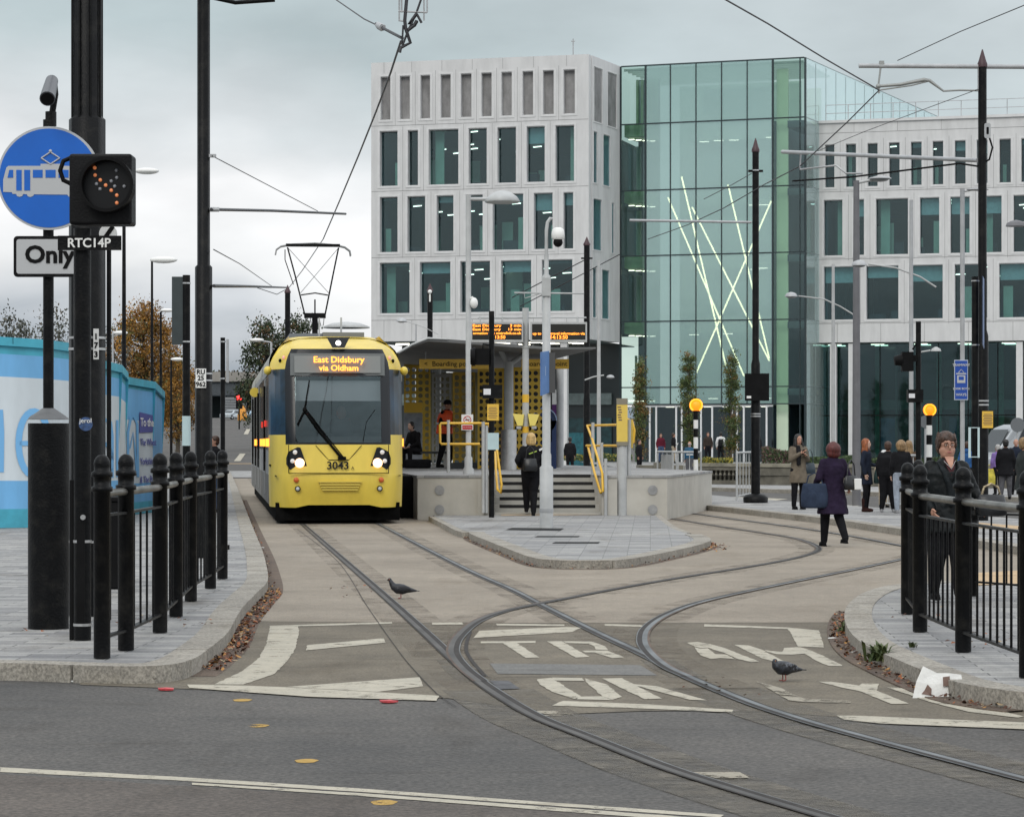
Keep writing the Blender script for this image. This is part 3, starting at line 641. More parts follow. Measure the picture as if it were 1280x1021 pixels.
# recessed ground storey: dark glazing, columns, soffit, strip lamps
q = MB(); zs = zc_(424)
q.bb((0, .56, zs - .06), (F1.len, 12, zs), 1)
q.bb((0, 6, .0), (F1.len + .5, 6.2, zs - .07), 0)
for k in range(22): q.box((1 + (k % 6) * 2.1 + random.random(), 1.6 + (k // 6) * 1.1, zs - .1), (.8, .1, .05), m=4)
q.bb((0, 5.7, 3.9), (F1.len, 5.9, 4.6), 1)
for k in range(7): q.bb((.5 + k * 1.9, 5.85, .1), (.58 + k * 1.9, 5.95, zs - .1), 3)
q.bb((1, 5.8, .9), (F1.len, 5.84, 3.1), 5); q.bb((F1.len * .62, 5.5, .1), (F1.len * .93, 5.56, 2.2), 6)
q.build('ground_storey', [mat('recess_dark', (.02, .03, .033), .3), INT_C, INT_G, mat('fin_grey', (.10, .13, .13), .5), LAMP, mat('recess_teal', (.012, .045, .052), .3, var=.4), mat('recess_blue_glass', (.02, .13, .16), .2, var=.3)], office)
for k, s_ in enumerate((F1.s(470), F1.s(560), F1.s(640), F1.s(703))):
    q = MB(); q.bb((s_ - .2, .3, .1), (s_ + .2, .7, zs - .07)); q.build('column', STONE2, office)
for o in office.children: # local frame of the block
    pass

# ---- right stone block
B0 = AT(1022, 153, 158.7); B1 = AT(1420, 140, 158.7 / 1.035)
F3 = Facade(B0, B1); zd = lambda v: CH + (HZ - v) / FPX * F3.Y(F3.s(1150))
wing = thing('office_wing', 'long pale stone office wing with glazed ground storey right of the glass atrium', 'office building', (B0.x, B0.y, 0), F3.rz)
t3 = spans(F3, [(1030.5, 1044), (1056.5, 1071), (1083.5, 1098), (1110.5, 1125.5), (1137.8, 1153), (1165, 1180), (1192.6, 1208), (1220, 1235.4), (1248.4, 1264.5), (1275.7, 1291.5), (1303, 1319), (1330, 1346), (1358, 1374), (1386, 1402)])
t2 = spans(F3, [(1029, 1054), (1067, 1081), (1094, 1136), (1149, 1175), (1187, 1213), (1226, 1253), (1266, 1292), (1305, 1330), (1343, 1385)])
t1 = spans(F3, [(1029, 1069), (1082, 1124), (1136.5, 1179.4), (1192.5, 1235), (1248, 1291), (1304, 1346), (1358, 1400)])
ZW = zd(150)
rows3 = [(zd(399), zd(331), t1), (zd(318), zd(247), t2), (zd(232), zd(177), t3)]
q = wall_rows(F3, rows3, zd(427), ZW - .02); q.build('front_wall', STONE, wing)
q = MB(); q.bb((-.05, -.12, ZW - .019), (F3.len + .1, 10, ZW + .14)); q.build('roof_coping', STONE2, wing)
q = MB()
for v in (403, 322, 237, 163): q.bb((.02, -.006, zd(v) - .012), (F3.len - .02, -.001, zd(v) + .012))
for zb, zt, sp in rows3:
    for i in range(len(sp) - 1):
        m_ = (sp[i][1] + sp[i + 1][0]) / 2; q.bb((m_ - .008, -.0055, zb - .28), (m_ + .008, -.0012, zt + .28))
for k in range(8): q.bb((1.2 + k * 2.6 - .008, -.006, zd(427)), (1.2 + k * 2.6 + .008, -.0013, zd(403) - .02)); q.bb((2.2 + k * 2.6 - .008, -.006, zd(163) + .02), (2.2 + k * 2.6 + .008, -.0013, ZW - .03))
q.build('panel_joints', JOINT, wing)
for zb, zt, sp in rows3:
    for a, b in sp: window(F3, wing, a, b, zb, zt)
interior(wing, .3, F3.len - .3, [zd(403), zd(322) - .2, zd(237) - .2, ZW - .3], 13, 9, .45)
q = MB(); zz = ZW + .14
for k in range(14): q.cyl((.4 + k * 1.35, .6, zz), (.4 + k * 1.35, .6, zz + 1.0), .025, n=6)
for h in (.5, 1.0): q.cyl((.4, .6, zz + h), (17.95, .6, zz + h), .022, n=6)
q.build('roof_railing', GREY, wing)
STREAK = mat('rust_stain_stone', (.42, .34, .22), .8, var=.3, scale=5)
zs = zd(427); q = MB(); q.bb((0, .56, zs - .06), (F3.len, 10, zs), 1); q.bb((-6, 4.6, .1), (F3.len, 4.75, zs - .07), 0)
for k in range(16): q.bb((.3 + k * 1.25, 4.2, .1), (.42 + k * 1.25 + .1 * (k % 3), 4.5, zs - .08), 2 if k % 3 else 3)
for k in range(9): q.bb((1 + k * 2.1, 4.45, .1), (1.9 + k * 2.1, 4.55, 3.1), 5 if k % 2 else 0)
q.bb((0, 4.3, 3.6), (F3.len, 4.55, 4.2), 3)
for k in range(14): q.box((.8 + (k % 7) * 2.6, 1.4 + (k // 7) * 1.5, zs - .1), (.8, .1, .05), m=4)
q.build('ground_storey', [mat('recess_green_dark', (.012, .035, .035), .12), INT_C, mat('fin_green', (.05, .17, .13), .35, var=.3), mat('fin_grey'
 , (.1, .13, .13)), LAMP, mat('recess_blue', (.01, .09, .20), .25, var=.4, scale=1)], wing)
q = MB(); q.bb((0, .9, .1), (F3.len, .915, zs - .1)); q.build('shopfront_glass', glass('shopfront_glass', (.5, .7, .68), .96, (.01, .03, .03), bodyfac=.1), wing)
q = MB()
for k in range(12): q.bb((.1 + k * 1.75, .86, .1), (.15 + k * 1.75, .93, zs - .1))
q.bb((0, .865, 3.2), (F3.len, .925, 3.26)); q.bb((0, .866, .62), (F3.len, .924, .68)); q.build('glazing_bars', BLACK2, wing)
for u in (1041, 1064, 1274, 1330):
    s_ = F3.s(u); q = MB(); q.bb((s_ - .19, .1, .1), (s_ + .19, .5, zs - .07)); q.build('column', STONE2, wing)

# ---- glass atrium
C0 = AT(775.5, 84, 160.0); C1 = AT(1006.6, 72, 156.1); C2 = AT(1175, 148, 185.0)
FA = Facade(C0, C1); FS = Facade(C1, C2); ZA = CH + (HZ - 72) / FPX * 156.1
atr = thing('glass_atrium', 'tall green glass atrium with crossed light tubes between the two stone blocks', 'atrium', (C0.x, C0.y, 0), FA.rz)
BAR = mat('mullion_dark', (.03, .045, .05), .4, .4)
us = [775.5, 807, 838, 870, 902, 934, 966, 1000, 1006.6]; za = [zz for zz in (.12, FA.z(900, 578), FA.z(900, 505), FA.z(900, 483.5), FA.z(900, 400.5), FA.z(900, 317.5), FA.z(900, 235), FA.z(900, 151), ZA)]
SS = [FA.s(u) for u in us]; SS[0] = 0; SS[-1] = FA.len
G_MID = glass('atrium_glass', (.84, .95, .92), .86, (.29, .43, .395), bodyfac=.54, rough=.04)
G_CLR = glass('atrium_clear_glass', (.84, .93, .88), .95, (.03, .07, .06), bodyfac=.06)
FI = FA.M.inverted()
for i in range(len(SS) - 1):
    for j in range(2, len(za) - 1):
        q = MB(); q.bb((SS[i] + .03, 0, za[j] + .03), (SS[i + 1] - .03, .03, za[j + 1] - .03)); q.build('glass_panel', G_MID if 1 <= i <= 5 else G_CLR, atr)
q = MB()
for i, s_ in enumerate(SS):
    w = .055 if i in (0, 1, 6, 8) else .028
    q.bb((s_ - w, -.05, za[2] if 1 <= i <= 6 else .12), (s_ + w, .10, ZA))
for zz in za[2:]: q.bb((.06, -.045, zz - .035), (FA.len - .06, .09, zz + .035))
q.build('mullions', BAR, atr)
# side of the atrium
MS = FI @ FS.M; sL = FS.len; cols = [0] + [k * 1.05 for k in range(1, int(sL / 1.05))] + [sL]
G_SIDE = glass('atrium_side_glass', (.93, .97, .97), .97, (.60, .70, .67), bodyfac=.38)
q = MB(MS); q.bb((.1, .0, .15), (sL, .03, ZA)); q.build('side_glazing', G_SIDE, atr)
q = MB(MS)
for c in cols[::2]: q.bb((c - .012, -.01, .15), (c + .012, .04, ZA - .1))
for zz in za[2:]: q.bb((.05, -.008, zz - .02), (sL, .038, zz + .02))
q.build('side_mullions', mat('mullion_grey', (.25, .30, .30), .5), atr)
# inside the atrium
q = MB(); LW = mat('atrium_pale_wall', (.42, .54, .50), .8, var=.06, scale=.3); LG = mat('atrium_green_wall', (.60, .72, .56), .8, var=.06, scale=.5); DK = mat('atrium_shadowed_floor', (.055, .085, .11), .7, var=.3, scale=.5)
GF = mat('atrium_green_fin', (.16, .26, .17), .7, var=.3, scale=1)
s1_, s6 = SS[1], SS[6]
q.bb((s1_ + .1, 7.0, .1), (s6, 7.2, ZA - .4), 0)
for zz in za[3:-1]:
    q.bb((s1_ + 1.2, 5.5, zz - .5), (s6 - .3, 6.99, zz + .45), 4)
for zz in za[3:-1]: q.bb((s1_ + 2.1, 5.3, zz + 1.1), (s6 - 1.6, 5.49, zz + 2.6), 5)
for k in range(12):
    zz = random.choice(za[3:-1]); q.box((random.uniform(s1_ + 1.4, s6 - 1), random.uniform(4, 5.2), zz - .62), (.6, .07, .05), m=6, rz=.2)
q.bb((s6 + .05, .7, .1), (s6 + .75, .9, ZA - .5), 1)      # pale green wall beside the right bay
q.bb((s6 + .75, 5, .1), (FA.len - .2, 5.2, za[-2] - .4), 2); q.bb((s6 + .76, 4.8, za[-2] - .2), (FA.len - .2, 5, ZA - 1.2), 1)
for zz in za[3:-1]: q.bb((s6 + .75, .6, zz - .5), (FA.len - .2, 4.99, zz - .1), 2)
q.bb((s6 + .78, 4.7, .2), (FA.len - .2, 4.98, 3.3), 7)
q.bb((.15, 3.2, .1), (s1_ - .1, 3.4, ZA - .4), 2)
for k in range(5): q.bb((.25 + k * .3, 2.4, za[-2] + .1), (.40 + k * .3, 2.6, ZA - .5), 3)
for zz in za[4:-1]:
    q.bb((.1, .5, zz - .7), (s1_ - .1, 3.1, zz + .05), 3)
    q.bb((.1, 2.9, zz + .06), (.4, 3.1, zz + 3.), 5)
for k in range(5): q.bb((.2 + k * .3, 2.3, .2), (.3 + k * .3, 2.5, za[3] + 2), 3)
for zz in za[3:-1]:
    for k in range(4): q.box((.4 + k * .32, 1.0 + k * .4, zz - .8), (.35, .06, .05), m=6)
for k in range(9): q.bb((.1, .4 + k * .84, ZA - .25), (FA.len - .2, .46 + k * .84, ZA - .1), 8)
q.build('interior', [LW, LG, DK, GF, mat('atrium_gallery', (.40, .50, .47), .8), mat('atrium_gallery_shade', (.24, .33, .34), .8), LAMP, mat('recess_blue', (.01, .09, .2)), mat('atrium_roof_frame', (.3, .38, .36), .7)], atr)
# plaster core behind the side glazing
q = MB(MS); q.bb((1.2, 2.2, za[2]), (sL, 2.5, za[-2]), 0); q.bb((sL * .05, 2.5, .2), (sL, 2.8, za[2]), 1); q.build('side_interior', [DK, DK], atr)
TUBE = emat('light_tube', (1., .88, .55), 6.)
def tube(pts):
    q = MB(); P = []
    for u, v in pts:
        s_ = FA.s(u); Yd = FA.Y(s_); p = AT(u, v, Yd); 
        k = 1 + .9 / Yd; p = Vector((p.x * k, p.y * k, CH + (p.z - CH) * k)); P.append(FI @ p)
    q.path(P, .05, 6); q.build('light_tube', TUBE, atr)
for t_ in ([(835, 247), (866, 320), (898, 398), (930, 470)], [(852, 221), (866, 275), (876, 317), (895, 399.5), (907.5, 458)], [(865, 259), (893, 317), (931, 393), (961.6, 451)], [(910, 231), (919, 270), (931, 316), (945, 380), (961.6, 448)], [(964, 251.5), (956, 270), (931, 326), (901, 396), (870, 467)]): tube([t_[0], t_[-1]])
# entrance doors under the glass
q = MB(); zt_ = za[2]
q.bb((s1_ - .3, .04, zt_ - .16), (s6 - .02, .2, zt_ - .04))
for u in (812, 820, 845, 852, 876, 890, 915, 921, 929.5, 958): 
    s_ = FA.s(u); q.bb((s_ - .05, .02, .12), (s_ + .05, .21, zt_ - .161))
q.build('entrance_frame', mat('entrance_white', (.72, .73, .74), .4, var=.05), atr)
q = MB(); q.bb((s1_ - .3, .1, .12), (s6, .12, zt_ - .17)); q.build('entrance_glass', glass('entrance_glass', (.5, .55, .55), .96, (.03, .035, .04), bodyfac=.25), atr)
q = MB(); q.bb((s1_ - .3, 4, .12), (s6, 4.2, zt_), 0); q.bb((s1_, 1, zt_ - .1), (s6, 6.9, zt_ - .02), 0)
for k in range(6): q.box((s1_ + .8 + k * 1.2, 2.5, zt_ - .14), (.5, .15, .05), m=1)
for u in (830, 884, 905): s_ = FA.s(u); q.bb((s_, 3.6, .12), (s_ + .6, 3.9, 2.6), 2)
q.build('entrance_hall', [mat('hall_dark', (.045, .045, .05), .6, var=.4, scale=.7), LAMP, mat('hall_panel', (.15, .16, .16), .6)], atr)

# ---- retaining wall with balustrade, planting and terrace
WST = mat('weathered_wall_stone', (.14, .13, .105), .9, var=.35, scale=1.5, bump=.6, bscale=8)
w0 = G(868, 604.5, .12); w1 = G(1320, 611, .12)
FW = Facade((w0.x, w0.y), (w1.x, w1.y)); wt = thing('garden_wall', 'low weathered stone garden wall with balustrade in front of the glass entrance', 'garden wall', (w0.x, w0.y, .12), FW.rz)
q = MB(); e = FW.s(920); q.bb((e, 0, 0), (FW.len, .5, .62)); q.bb((0, .3, 0), (e, .5, .62)); q.bb((0, 0, 0), (e, .29, .14)); q.bb((0, -.02, .50), (e, .3, .62)); q.build('wall', WST, wt)
q = MB(); q.bb((-.05, -.06, .621), (FW.len + .05, .6, .74)); q.build('coping', mat('coping_stone', (.22, .205, .16), .9, var=.3, scale=2, bump=.4, bscale=9), wt)
for k in range(9):
    q = MB(); x = .12 + k * (e - .15) / 9; q.lathe([(.055, 0), (.055, .04), (.03, .07), (.062, .15), (.05, .22), (.028, .3), (.05, .355)], (x, .14, .142), 8); q.build('baluster', mat('baluster_stone', (.26, .245, .2), .9, var=.2), wt)
# left end: stone pier and steps
c = G(838, 604, .12); st = thing('garden_steps', 'short flight of stone steps at the left end of the balustrade', 'steps', c)
q = MB()
for k in range(4): q.bb((-1.1, k * .3, 0), (.6, 3, .16 * (k + 1)), 0)
q.bb((-.6, -.3, 0), (-.2, .28, .75)); q.build('step_flight', WST, st)
sheet('terrace', [(w0.x - 1, w0.y + .6), (w1.x, w1.y + .6), (w1.x + 3, 156), (4, 156)], .45, PAVE2, world=True)
BEDM = mat('planting_soil', (.05, .045, .03), .9)
HEDGE = [mat('hedge_green', (.06, .10, .03), .7), mat('hedge_dark', (.03, .05, .02), .8), mat('hedge_yellow', (.30, .25, .03), .7), mat('hedge_purple', (.12, .07, .06), .8)]
def hedge(name, u0, u1, v, Yd, h, cols, n, label, wd=.5):
    a = AT(u0, v, Yd); b = AT(u1, v, Yd); z0 = .74; q = MB()
    for k in range(n):
        f = random.random(); c = a.lerp(b, f); t = random.random(); hh = h * (.7 + .3 * noise.noise(Vector((c.x * 1.3, 0, 3)))) ; c = Vector((c.x, c.y + random.uniform(-wd, wd), z0 + hh * t ** .7))
        E = Euler((random.uniform(0, 6), random.uniform(0, 6), 0)).to_matrix(); s = random.uniform(.03, .07)
        q.add([tuple(c + E @ Vector(p)) for p in ((-s, 0, 0), (0, s * .5, 0), (s, 0, 0), (0, -s * .5, 0))], [(0, 1, 2, 3)], random.choice(cols))
    o = q.build(name, HEDGE); tag(o, label, 'hedge')
hedge('flower_bed', 872, 915, 570, 101.2, .38, (0, 1, 2, 2, 2), 1500, 'low planting with yellow flowers along the balustrade')
hedge('ornamental_grass', 953, 988, 570, 100, .85, (1, 3, 3, 0), 1800, 'purplish ornamental grasses above the stone garden wall')
hedge('low_hedge', 1000, 1100, 570, 98.6, .45, (0, 0, 1), 3200, 'clipped green hedge above the wall behind the waiting group')
hedge('low_hedge', 1100, 1290, 570, 97, .4, (0, 1, 1), 3200, 'dark hedge along the wall beside the belisha beacon at the right')
hedge('low_hedge', 700, 790, 568, 125, .45, (0, 0, 1, 2), 1800, 'green planting beyond the platform between steps and totem')

# ---- trees
BARK = mat('bark', (.08, .065, .05), .9, var=.3, scale=8, bump=.4)
def leafset(n, a, b, c, d=None): return [mat(n + '_mid', a, .7, var=.2, scale=.8), mat(n + '_dark', b, .8, var=.2), mat(n + '_light', c, .6, var=.2), mat(n + '_accent', d or c, .7)]
def tree(name, label, base, H, crown, lset, nclump, nleaf, ls, group=None, trunk_r=.12, cs=.5, gap=.25, weights=(3, 2, 2, 1)):
    """crown = (centre z, rx, rz, shape) ; leaves gathered in clumps carried by limbs"""
    t = thing(name, label, 'tree', base, 0, group); cz, rx, rzv, shape = crown; q = MB(); L_ = MB()
    q.path([(0, 0, 0), (.04 * rx, .02, H * .3), (-.03 * rx, 0, H * .6), (0, 0, H * .92)], [trunk_r, trunk_r * .8, trunk_r * .5, trunk_r * .15], 7)
    rnd = random.Random(hash(label) % 1000 if False else len(label) * 7 + int(abs(base[0]) * 13))
    for k in range(nclump):
        a = rnd.uniform(0, 6.283); w = rnd.uniform(-1, 1)
        if shape == 'col': rad = rx * (.45 + .55 * math.sin(math.pi * min(1, max(0, (w + 1) / 2 * .86 + .1)))) * rnd.uniform(.3, 1.05)
        else: rad = rx * math.sqrt(max(0, 1 - w * w)) * (rnd.random() ** .45) * rnd.uniform(.75, 1.15)
        c = Vector((rad * math.cos(a), rad * math.sin(a), cz + rzv * w * rnd.uniform(.8, 1.08)))
        st_ = Vector((0, 0, max(H * .18, c.z - rad * rnd.uniform(.5, 1.1)))) if shape != 'col' else Vector((0, 0, max(.3, c.z - rx * 1.5)))
        if k % 2 == 0: q.path([st_, st_.lerp(c, .5) + Vector((0, 0, -.05 * rad)), c], [trunk_r * .28, trunk_r * .16, trunk_r * .05], 5)
        tone = rnd.choices((0, 1, 2, 3), weights)[0]; cr = cs * rnd.uniform(.6, 1.3)
        for j in range(nleaf):
            p = c + Vector((rnd.gauss(0, .45), rnd.gauss(0, .45), rnd.gauss(0, .38))) * cr; s = ls * rnd.uniform(.6, 1.3)
            E = Euler((rnd.uniform(0, 6.28), rnd.uniform(0, 6.28), rnd.uniform(0, 6.28))).to_matrix()
            L_.add([tuple(p + E @ Vector(v_)) for v_ in ((-s, 0, 0), (0, s * .55, s * .1), (s, 0, 0), (0, -s * .55, s * .1))], [(0, 1, 2, 3)], tone if rnd.random() < .75 else rnd.choices((0, 1, 2, 3), weights)[0])
    q.build('trunk', BARK, t); L_.build('crown', lset, t); return t
colm = leafset('hornbeam', (.055, .085, .02), (.03, .045, .012), (.11, .13, .03), (.17, .10, .025))
for u, v0, h_, lb in ((800, 452, 5.6, 'narrow upright tree turning yellow beside the left edge of the atrium'), (861, 441, 5.9, 'narrow upright tree directly behind the orange beacon globe'), (914, 443, 5.8, 'narrow upright tree between beacon and black mast before the entrance')):
    Yt = 131; b = AT(u, 553, Yt); hh = CH + (HZ - v0) / FPX * Yt - .45
    tree('upright_tree', lb, (b.x, b.y, .45), hh * .97, (hh * .56, .36, hh * .46, 'col'), colm, 100, 70, .048, 'narrow trees in front of the atrium', .06, .26, weights=(3, 2, 2, 1) if u > 810 else (2, 1, 2, 3))
aut = leafset('autumn', (.30, .14, .018), (.16, .085, .02), (.42, .21, .03), (.13, .12, .03))
p = AT(180, 553, 190); tree('autumn_tree', 'broad tree in orange autumn leaf behind the blue hoarding', (p.x, p.y, 0), 11.6, (6.6, 3.1, 4.6, 'round'), aut, 240, 100, .095, None, .25, .8)
p = AT(222, 553, 215); tree('autumn_tree', 'smaller dark orange tree behind the far lamp posts', (p.x, p.y, .3), 8, (5.0, 1.9, 3.2, 'round'), aut, 110, 90, .095, None, .2, .7, weights=(2, 4, 1, 2))
drk = leafset('sparse', (.075, .08, .06), (.035, .04, .03), (.13, .12, .09), (.10, .08, .05))
for u, v0, rx, lb in ((15, 392, 2.6, 'thin grey green tree showing above the hoarding at the left edge'), (60, 386, 2.9, 'thin grey green tree showing above the hoarding behind the tram sign pole'), (108, 385, 2.6, 'thin dark tree above the hoarding behind the signal pole')):
    Yt = 165; p = AT(u, 553, Yt); top = CH + (HZ - v0) / FPX * Yt; tree('sparse_tree', lb, (p.x, p.y, 0), top * .95, (top * .68, rx, top * .30, 'round'), drk, 90, 26, .10, 'dull trees above the hoarding', .16, .7)
grn = leafset('evergreen', (.035, .055, .022), (.018, .028, .014), (.06, .08, .03), (.12, .07, .03))
for u, v0, Yt, rx, lb in ((333, 402, 235, 2.5, 'dark green tree behind the rear of the tram'), (372, 396, 240, 3.2, 'dark tree rising behind the tram roof left of the pantograph')):
    p = AT(u, 553, Yt); top = CH + (HZ - v0) / FPX * Yt; tree('dark_tree', lb, (p.x, p.y, gz(Yt)), top - gz(Yt) - .5, ((top - gz(Yt)) * .56, rx, (top - gz(Yt)) * .44, 'round'), grn, 170, 46, .14, 'trees behind the tram', .22, .85)

# ---- far viaduct and end of the road
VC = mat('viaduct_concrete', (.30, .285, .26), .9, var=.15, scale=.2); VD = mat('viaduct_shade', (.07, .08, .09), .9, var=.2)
vt = thing('viaduct', 'grey concrete viaduct crossing the far end of the climbing road', 'viaduct', (-60, 520, 5.5))
q = MB(); q.bb((-60, 0, 8.1), (40, 9, 10.0)); q.build('parapet', VC, vt)
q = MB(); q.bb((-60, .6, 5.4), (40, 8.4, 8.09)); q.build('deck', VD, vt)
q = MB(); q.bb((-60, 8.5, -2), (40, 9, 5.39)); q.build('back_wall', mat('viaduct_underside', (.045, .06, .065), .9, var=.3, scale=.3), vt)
for x in (-25, -3.5, 9, 24):
    q = MB(); q.bb((x, 1, -1), (x + 2.2, 3, 5.39)); q.build('pier', VC, vt)
q = MB(); q.bb((3.2, -1, 0), (7.8, -.8, 5.0))
for k in range(9): q.bb((3.2, -1.05, .4 + k * .5), (7.8, -1.01, .5 + k * .5), 1)
q.build('roller_shutter', [mat('shutter_grey', (.22, .23, .24), .7), VD], vt)
q = MB()
for k in range(900):
    c = Vector((-110 + random.random() * 60, 545, 14.5 + random.random() * 1.8)); E = Euler([random.uniform(0, 6) for _ in range(3)]).to_matrix(); s = .5
    q.add([tuple(c + E @ Vector(v_)) for v_ in ((-s, 0, 0), (0, s * .5, 0), (s, 0, 0), (0, -s * .5, 0))], [(0, 1, 2, 3)], random.choice((0, 1, 1, 3)))
q.build('distant_trees', [mat('distant_brown', (.14, .10, .06), .8), grn[0], grn[1], grn[3]], kind='stuff')
hl = MB(); hv = []
for i in range(41):
    x = -900 + i * 45; hv += [(x, 1500, 5.4), (x, 1650, 32 + 9 * math.sin(i * .5) + 5 * math.sin(i * 1.3)), (x, 2100, 5.4)]
hl.add(hv, [(i * 3 + j, (i + 1) * 3 + j, (i + 1) * 3 + j + 1, i * 3 + j + 1) for i in range(40) for j in range(2)], 0, True); hl.build('distant_hill', mat('distant_hill_haze_blue', (.16, .20, .24), .95, var=.15, scale=.01), kind='structure')  # blue tint puts distance haze into the hill's own colour
# ------------------------------------------------------------ the tram
TY = mat('tram_yellow', (.71, .53, .075), .33, var=.10, scale=1.6, bump=.05, bscale=3, stretch=(1, 1, .4))
TGL = glass('tram_glass', (.62, .66, .68), .985, (.012, .014, .016), bodyfac=.12, rough=.03)
TBL = mat('tram_black_surround', (.010, .012, .015), .25, spec=.3)
TSIL = mat('tram_silver', (.24, .25, .25), .35, .3, var=.12, scale=2)
TDIRT = mat('tram_skirt_grey', (.14, .135, .125), .6, var=.25, scale=3)
UND = mat('tram_underframe', (.006, .006, .006), .9, var=.4, scale=4, spec=.05)
ORL = emat('orange_marker', (1, .28, .03), 3.0); REDL = mat('red_marker', (.45, .03, .02), .4, emit=(1, .05, .03), es=.5)
HEADL = emat('headlight_lit', (1, .60, .34), 2.6); WHL = emat('white_marker', (1, .95, .9), 2.2)
LED = emat('amber_led', (1, .30, .03), 2.6)
tdir = (268 - 640) / FPX; ta = math.atan(-tdir)     # heading of the straight track
tc_ = G(423.5, 655.5); tram = thing('tram', 'yellow and silver tram with lit headlamps standing beside the platform', 'tram', (tc_.x, tc_.y, .0), ta)
HW = 1.325
# front skin: columns across, rows up. f(z) = how far back the nose lies
def fz(z):
    if z < 1.0: return .02 + .10 * ((1.0 - z) / .7) ** 2
    if z < 1.56: return .03 + .10 * (z - 1.0) / .56
    if z < 3.45: return .13 + .62 * ((z - 1.56) / 1.89) ** 1.25
    return .75 + 1.5 * ((z - 3.45) / .30) ** 1.4
def hwz(z):  # half width of the body at height z
    if z < 3.05: return HW - .02 * max(0, (.9 - z))
    t = (z - 3.05) / .70; return HW - .42 * t ** 1.7
colx = [0, .3, .6, .84, .95, 1.03, 1.12, 1.22, 1.30, 1.325, 1.325]
coly = [-.05, -.045, -.03, -.005, .02, .10, .24, .48, .78, 1.15, 1.9]
rowz = [.33, .45, .6, .8, .97, 1.0, 1.03, 1.2, 1.4, 1.56, 1.6, 1.75, 1.95, 2.3, 2.6, 2.9, 3.05, 3.2, 3.32, 3.45, 3.55, 3.63, 3.69, 3.73, 3.75]
def skp(i, z, sg):
    w = hwz(z); x = colx[i] * w / HW; y = coly[i] + fz(z) * (1 if i < 9 else max(0, 1 - (i - 8) * .5)); 
    if z < .6: z = z + (.05 if i < 3 else 0)
    return (sg * x, y, z)
parts = {k: MB() for k in ('cab_shell', 'windscreen', 'screen_surround', 'side_cab_window', 'front_bumper')}
for sg in (-1, 1):
    for r in range(len(rowz) - 1):
        for c in range(len(colx) - 1):
            z0, z1 = rowz[r], rowz[r + 1]; zm = (z0 + z1) / 2; x = colx[c]; 
            if zm < 1.0: k = 'front_bumper'
            elif c < 4 and 1.56 <= zm < 3.45: k = 'windscreen' if (c < 3 and 1.62 < zm < 2.95) else 'screen_surround'
            elif c in (4,) and 1.56 <= zm < 3.2: k = 'screen_surround'
            elif c >= 5 and 1.75 <= zm < 3.05: k = 'side_cab_window'
            elif c == 4 and zm < 3.45 and zm > 1.56: k = 'screen_surround'
            else: k = 'cab_shell'
            P = [skp(c, z0, sg), skp(c + 1, z0, sg), skp(c + 1, z1, sg), skp(c, z1, sg)]
            parts[k].add(P if sg > 0 else P[::-1], [(0, 1, 2, 3)], 0, True)
TBLUE = mat('cab_side_blue_reflection', (.008, .014, .02), .3, col2=(.02, .055, .10), spec=.25, scale=.8, lo=.4, hi=.6)  # blue patches paint a reflection into the dark window colour
for k, m in (('cab_shell', TY), ('front_bumper', TY), ('screen_surround', TBL), ('windscreen', TGL), ('side_cab_window', TBLUE)):
    if k == 'side_cab_window':
        continue
    o = parts[k].build(k, m, tram); bm_ = bmesh.new(); bm_.from_mesh(o.data); bmesh.ops.remove_doubles(bm_, verts=bm_.verts, dist=.0005); bm_.to_mesh(o.data); bm_.free()
half = len(parts['side_cab_window'].f) // 2; sc_ = parts['side_cab_window']
for h_ in (0, 1):
    q = MB(); f_ = sc_.f[h_ * half:(h_ + 1) * half]; lo = min(min(f) for f in f_); hi = max(max(f) for f in f_); q.v = sc_.v[lo:hi + 1]; q.f = [tuple(i - lo for i in f) for f in f_]; q.m = [0] * len(f_); q.sm = [True] * len(f_); q.build('side_cab_window', TBLUE, tram)
q = MB()   # seam lines and grille of the nose
q.box((0, -.035, 1.0), (1.95, .02, .016)); q.box((-.975, .03, 1.28), (.014, .02, .55)); q.box((.975, .03, 1.28), (.014, .02, .55))
for sg in (-1, 1): q.box((sg * 1.31, 1.05, 1.15), (.04, .45, .03)); q.box((sg * 1.22, .52, .95), (.03, .5, .012)); q.path([(sg * .45, .058, 1.545), (sg * .2, .035, 1.26)], .007, 5)
q.box((0, .02, 1.26), (.40, .012, .012))
q.build('panel_seams', UND, tram)
q = MB()
for k in range(4): q.box((.02, -.035, .83 - k * .05), (.84 - k * .05, .05, .028))
q.build('nose_grille', mat('tram_yellow_shade', (.60, .46, .08), .4), tram)
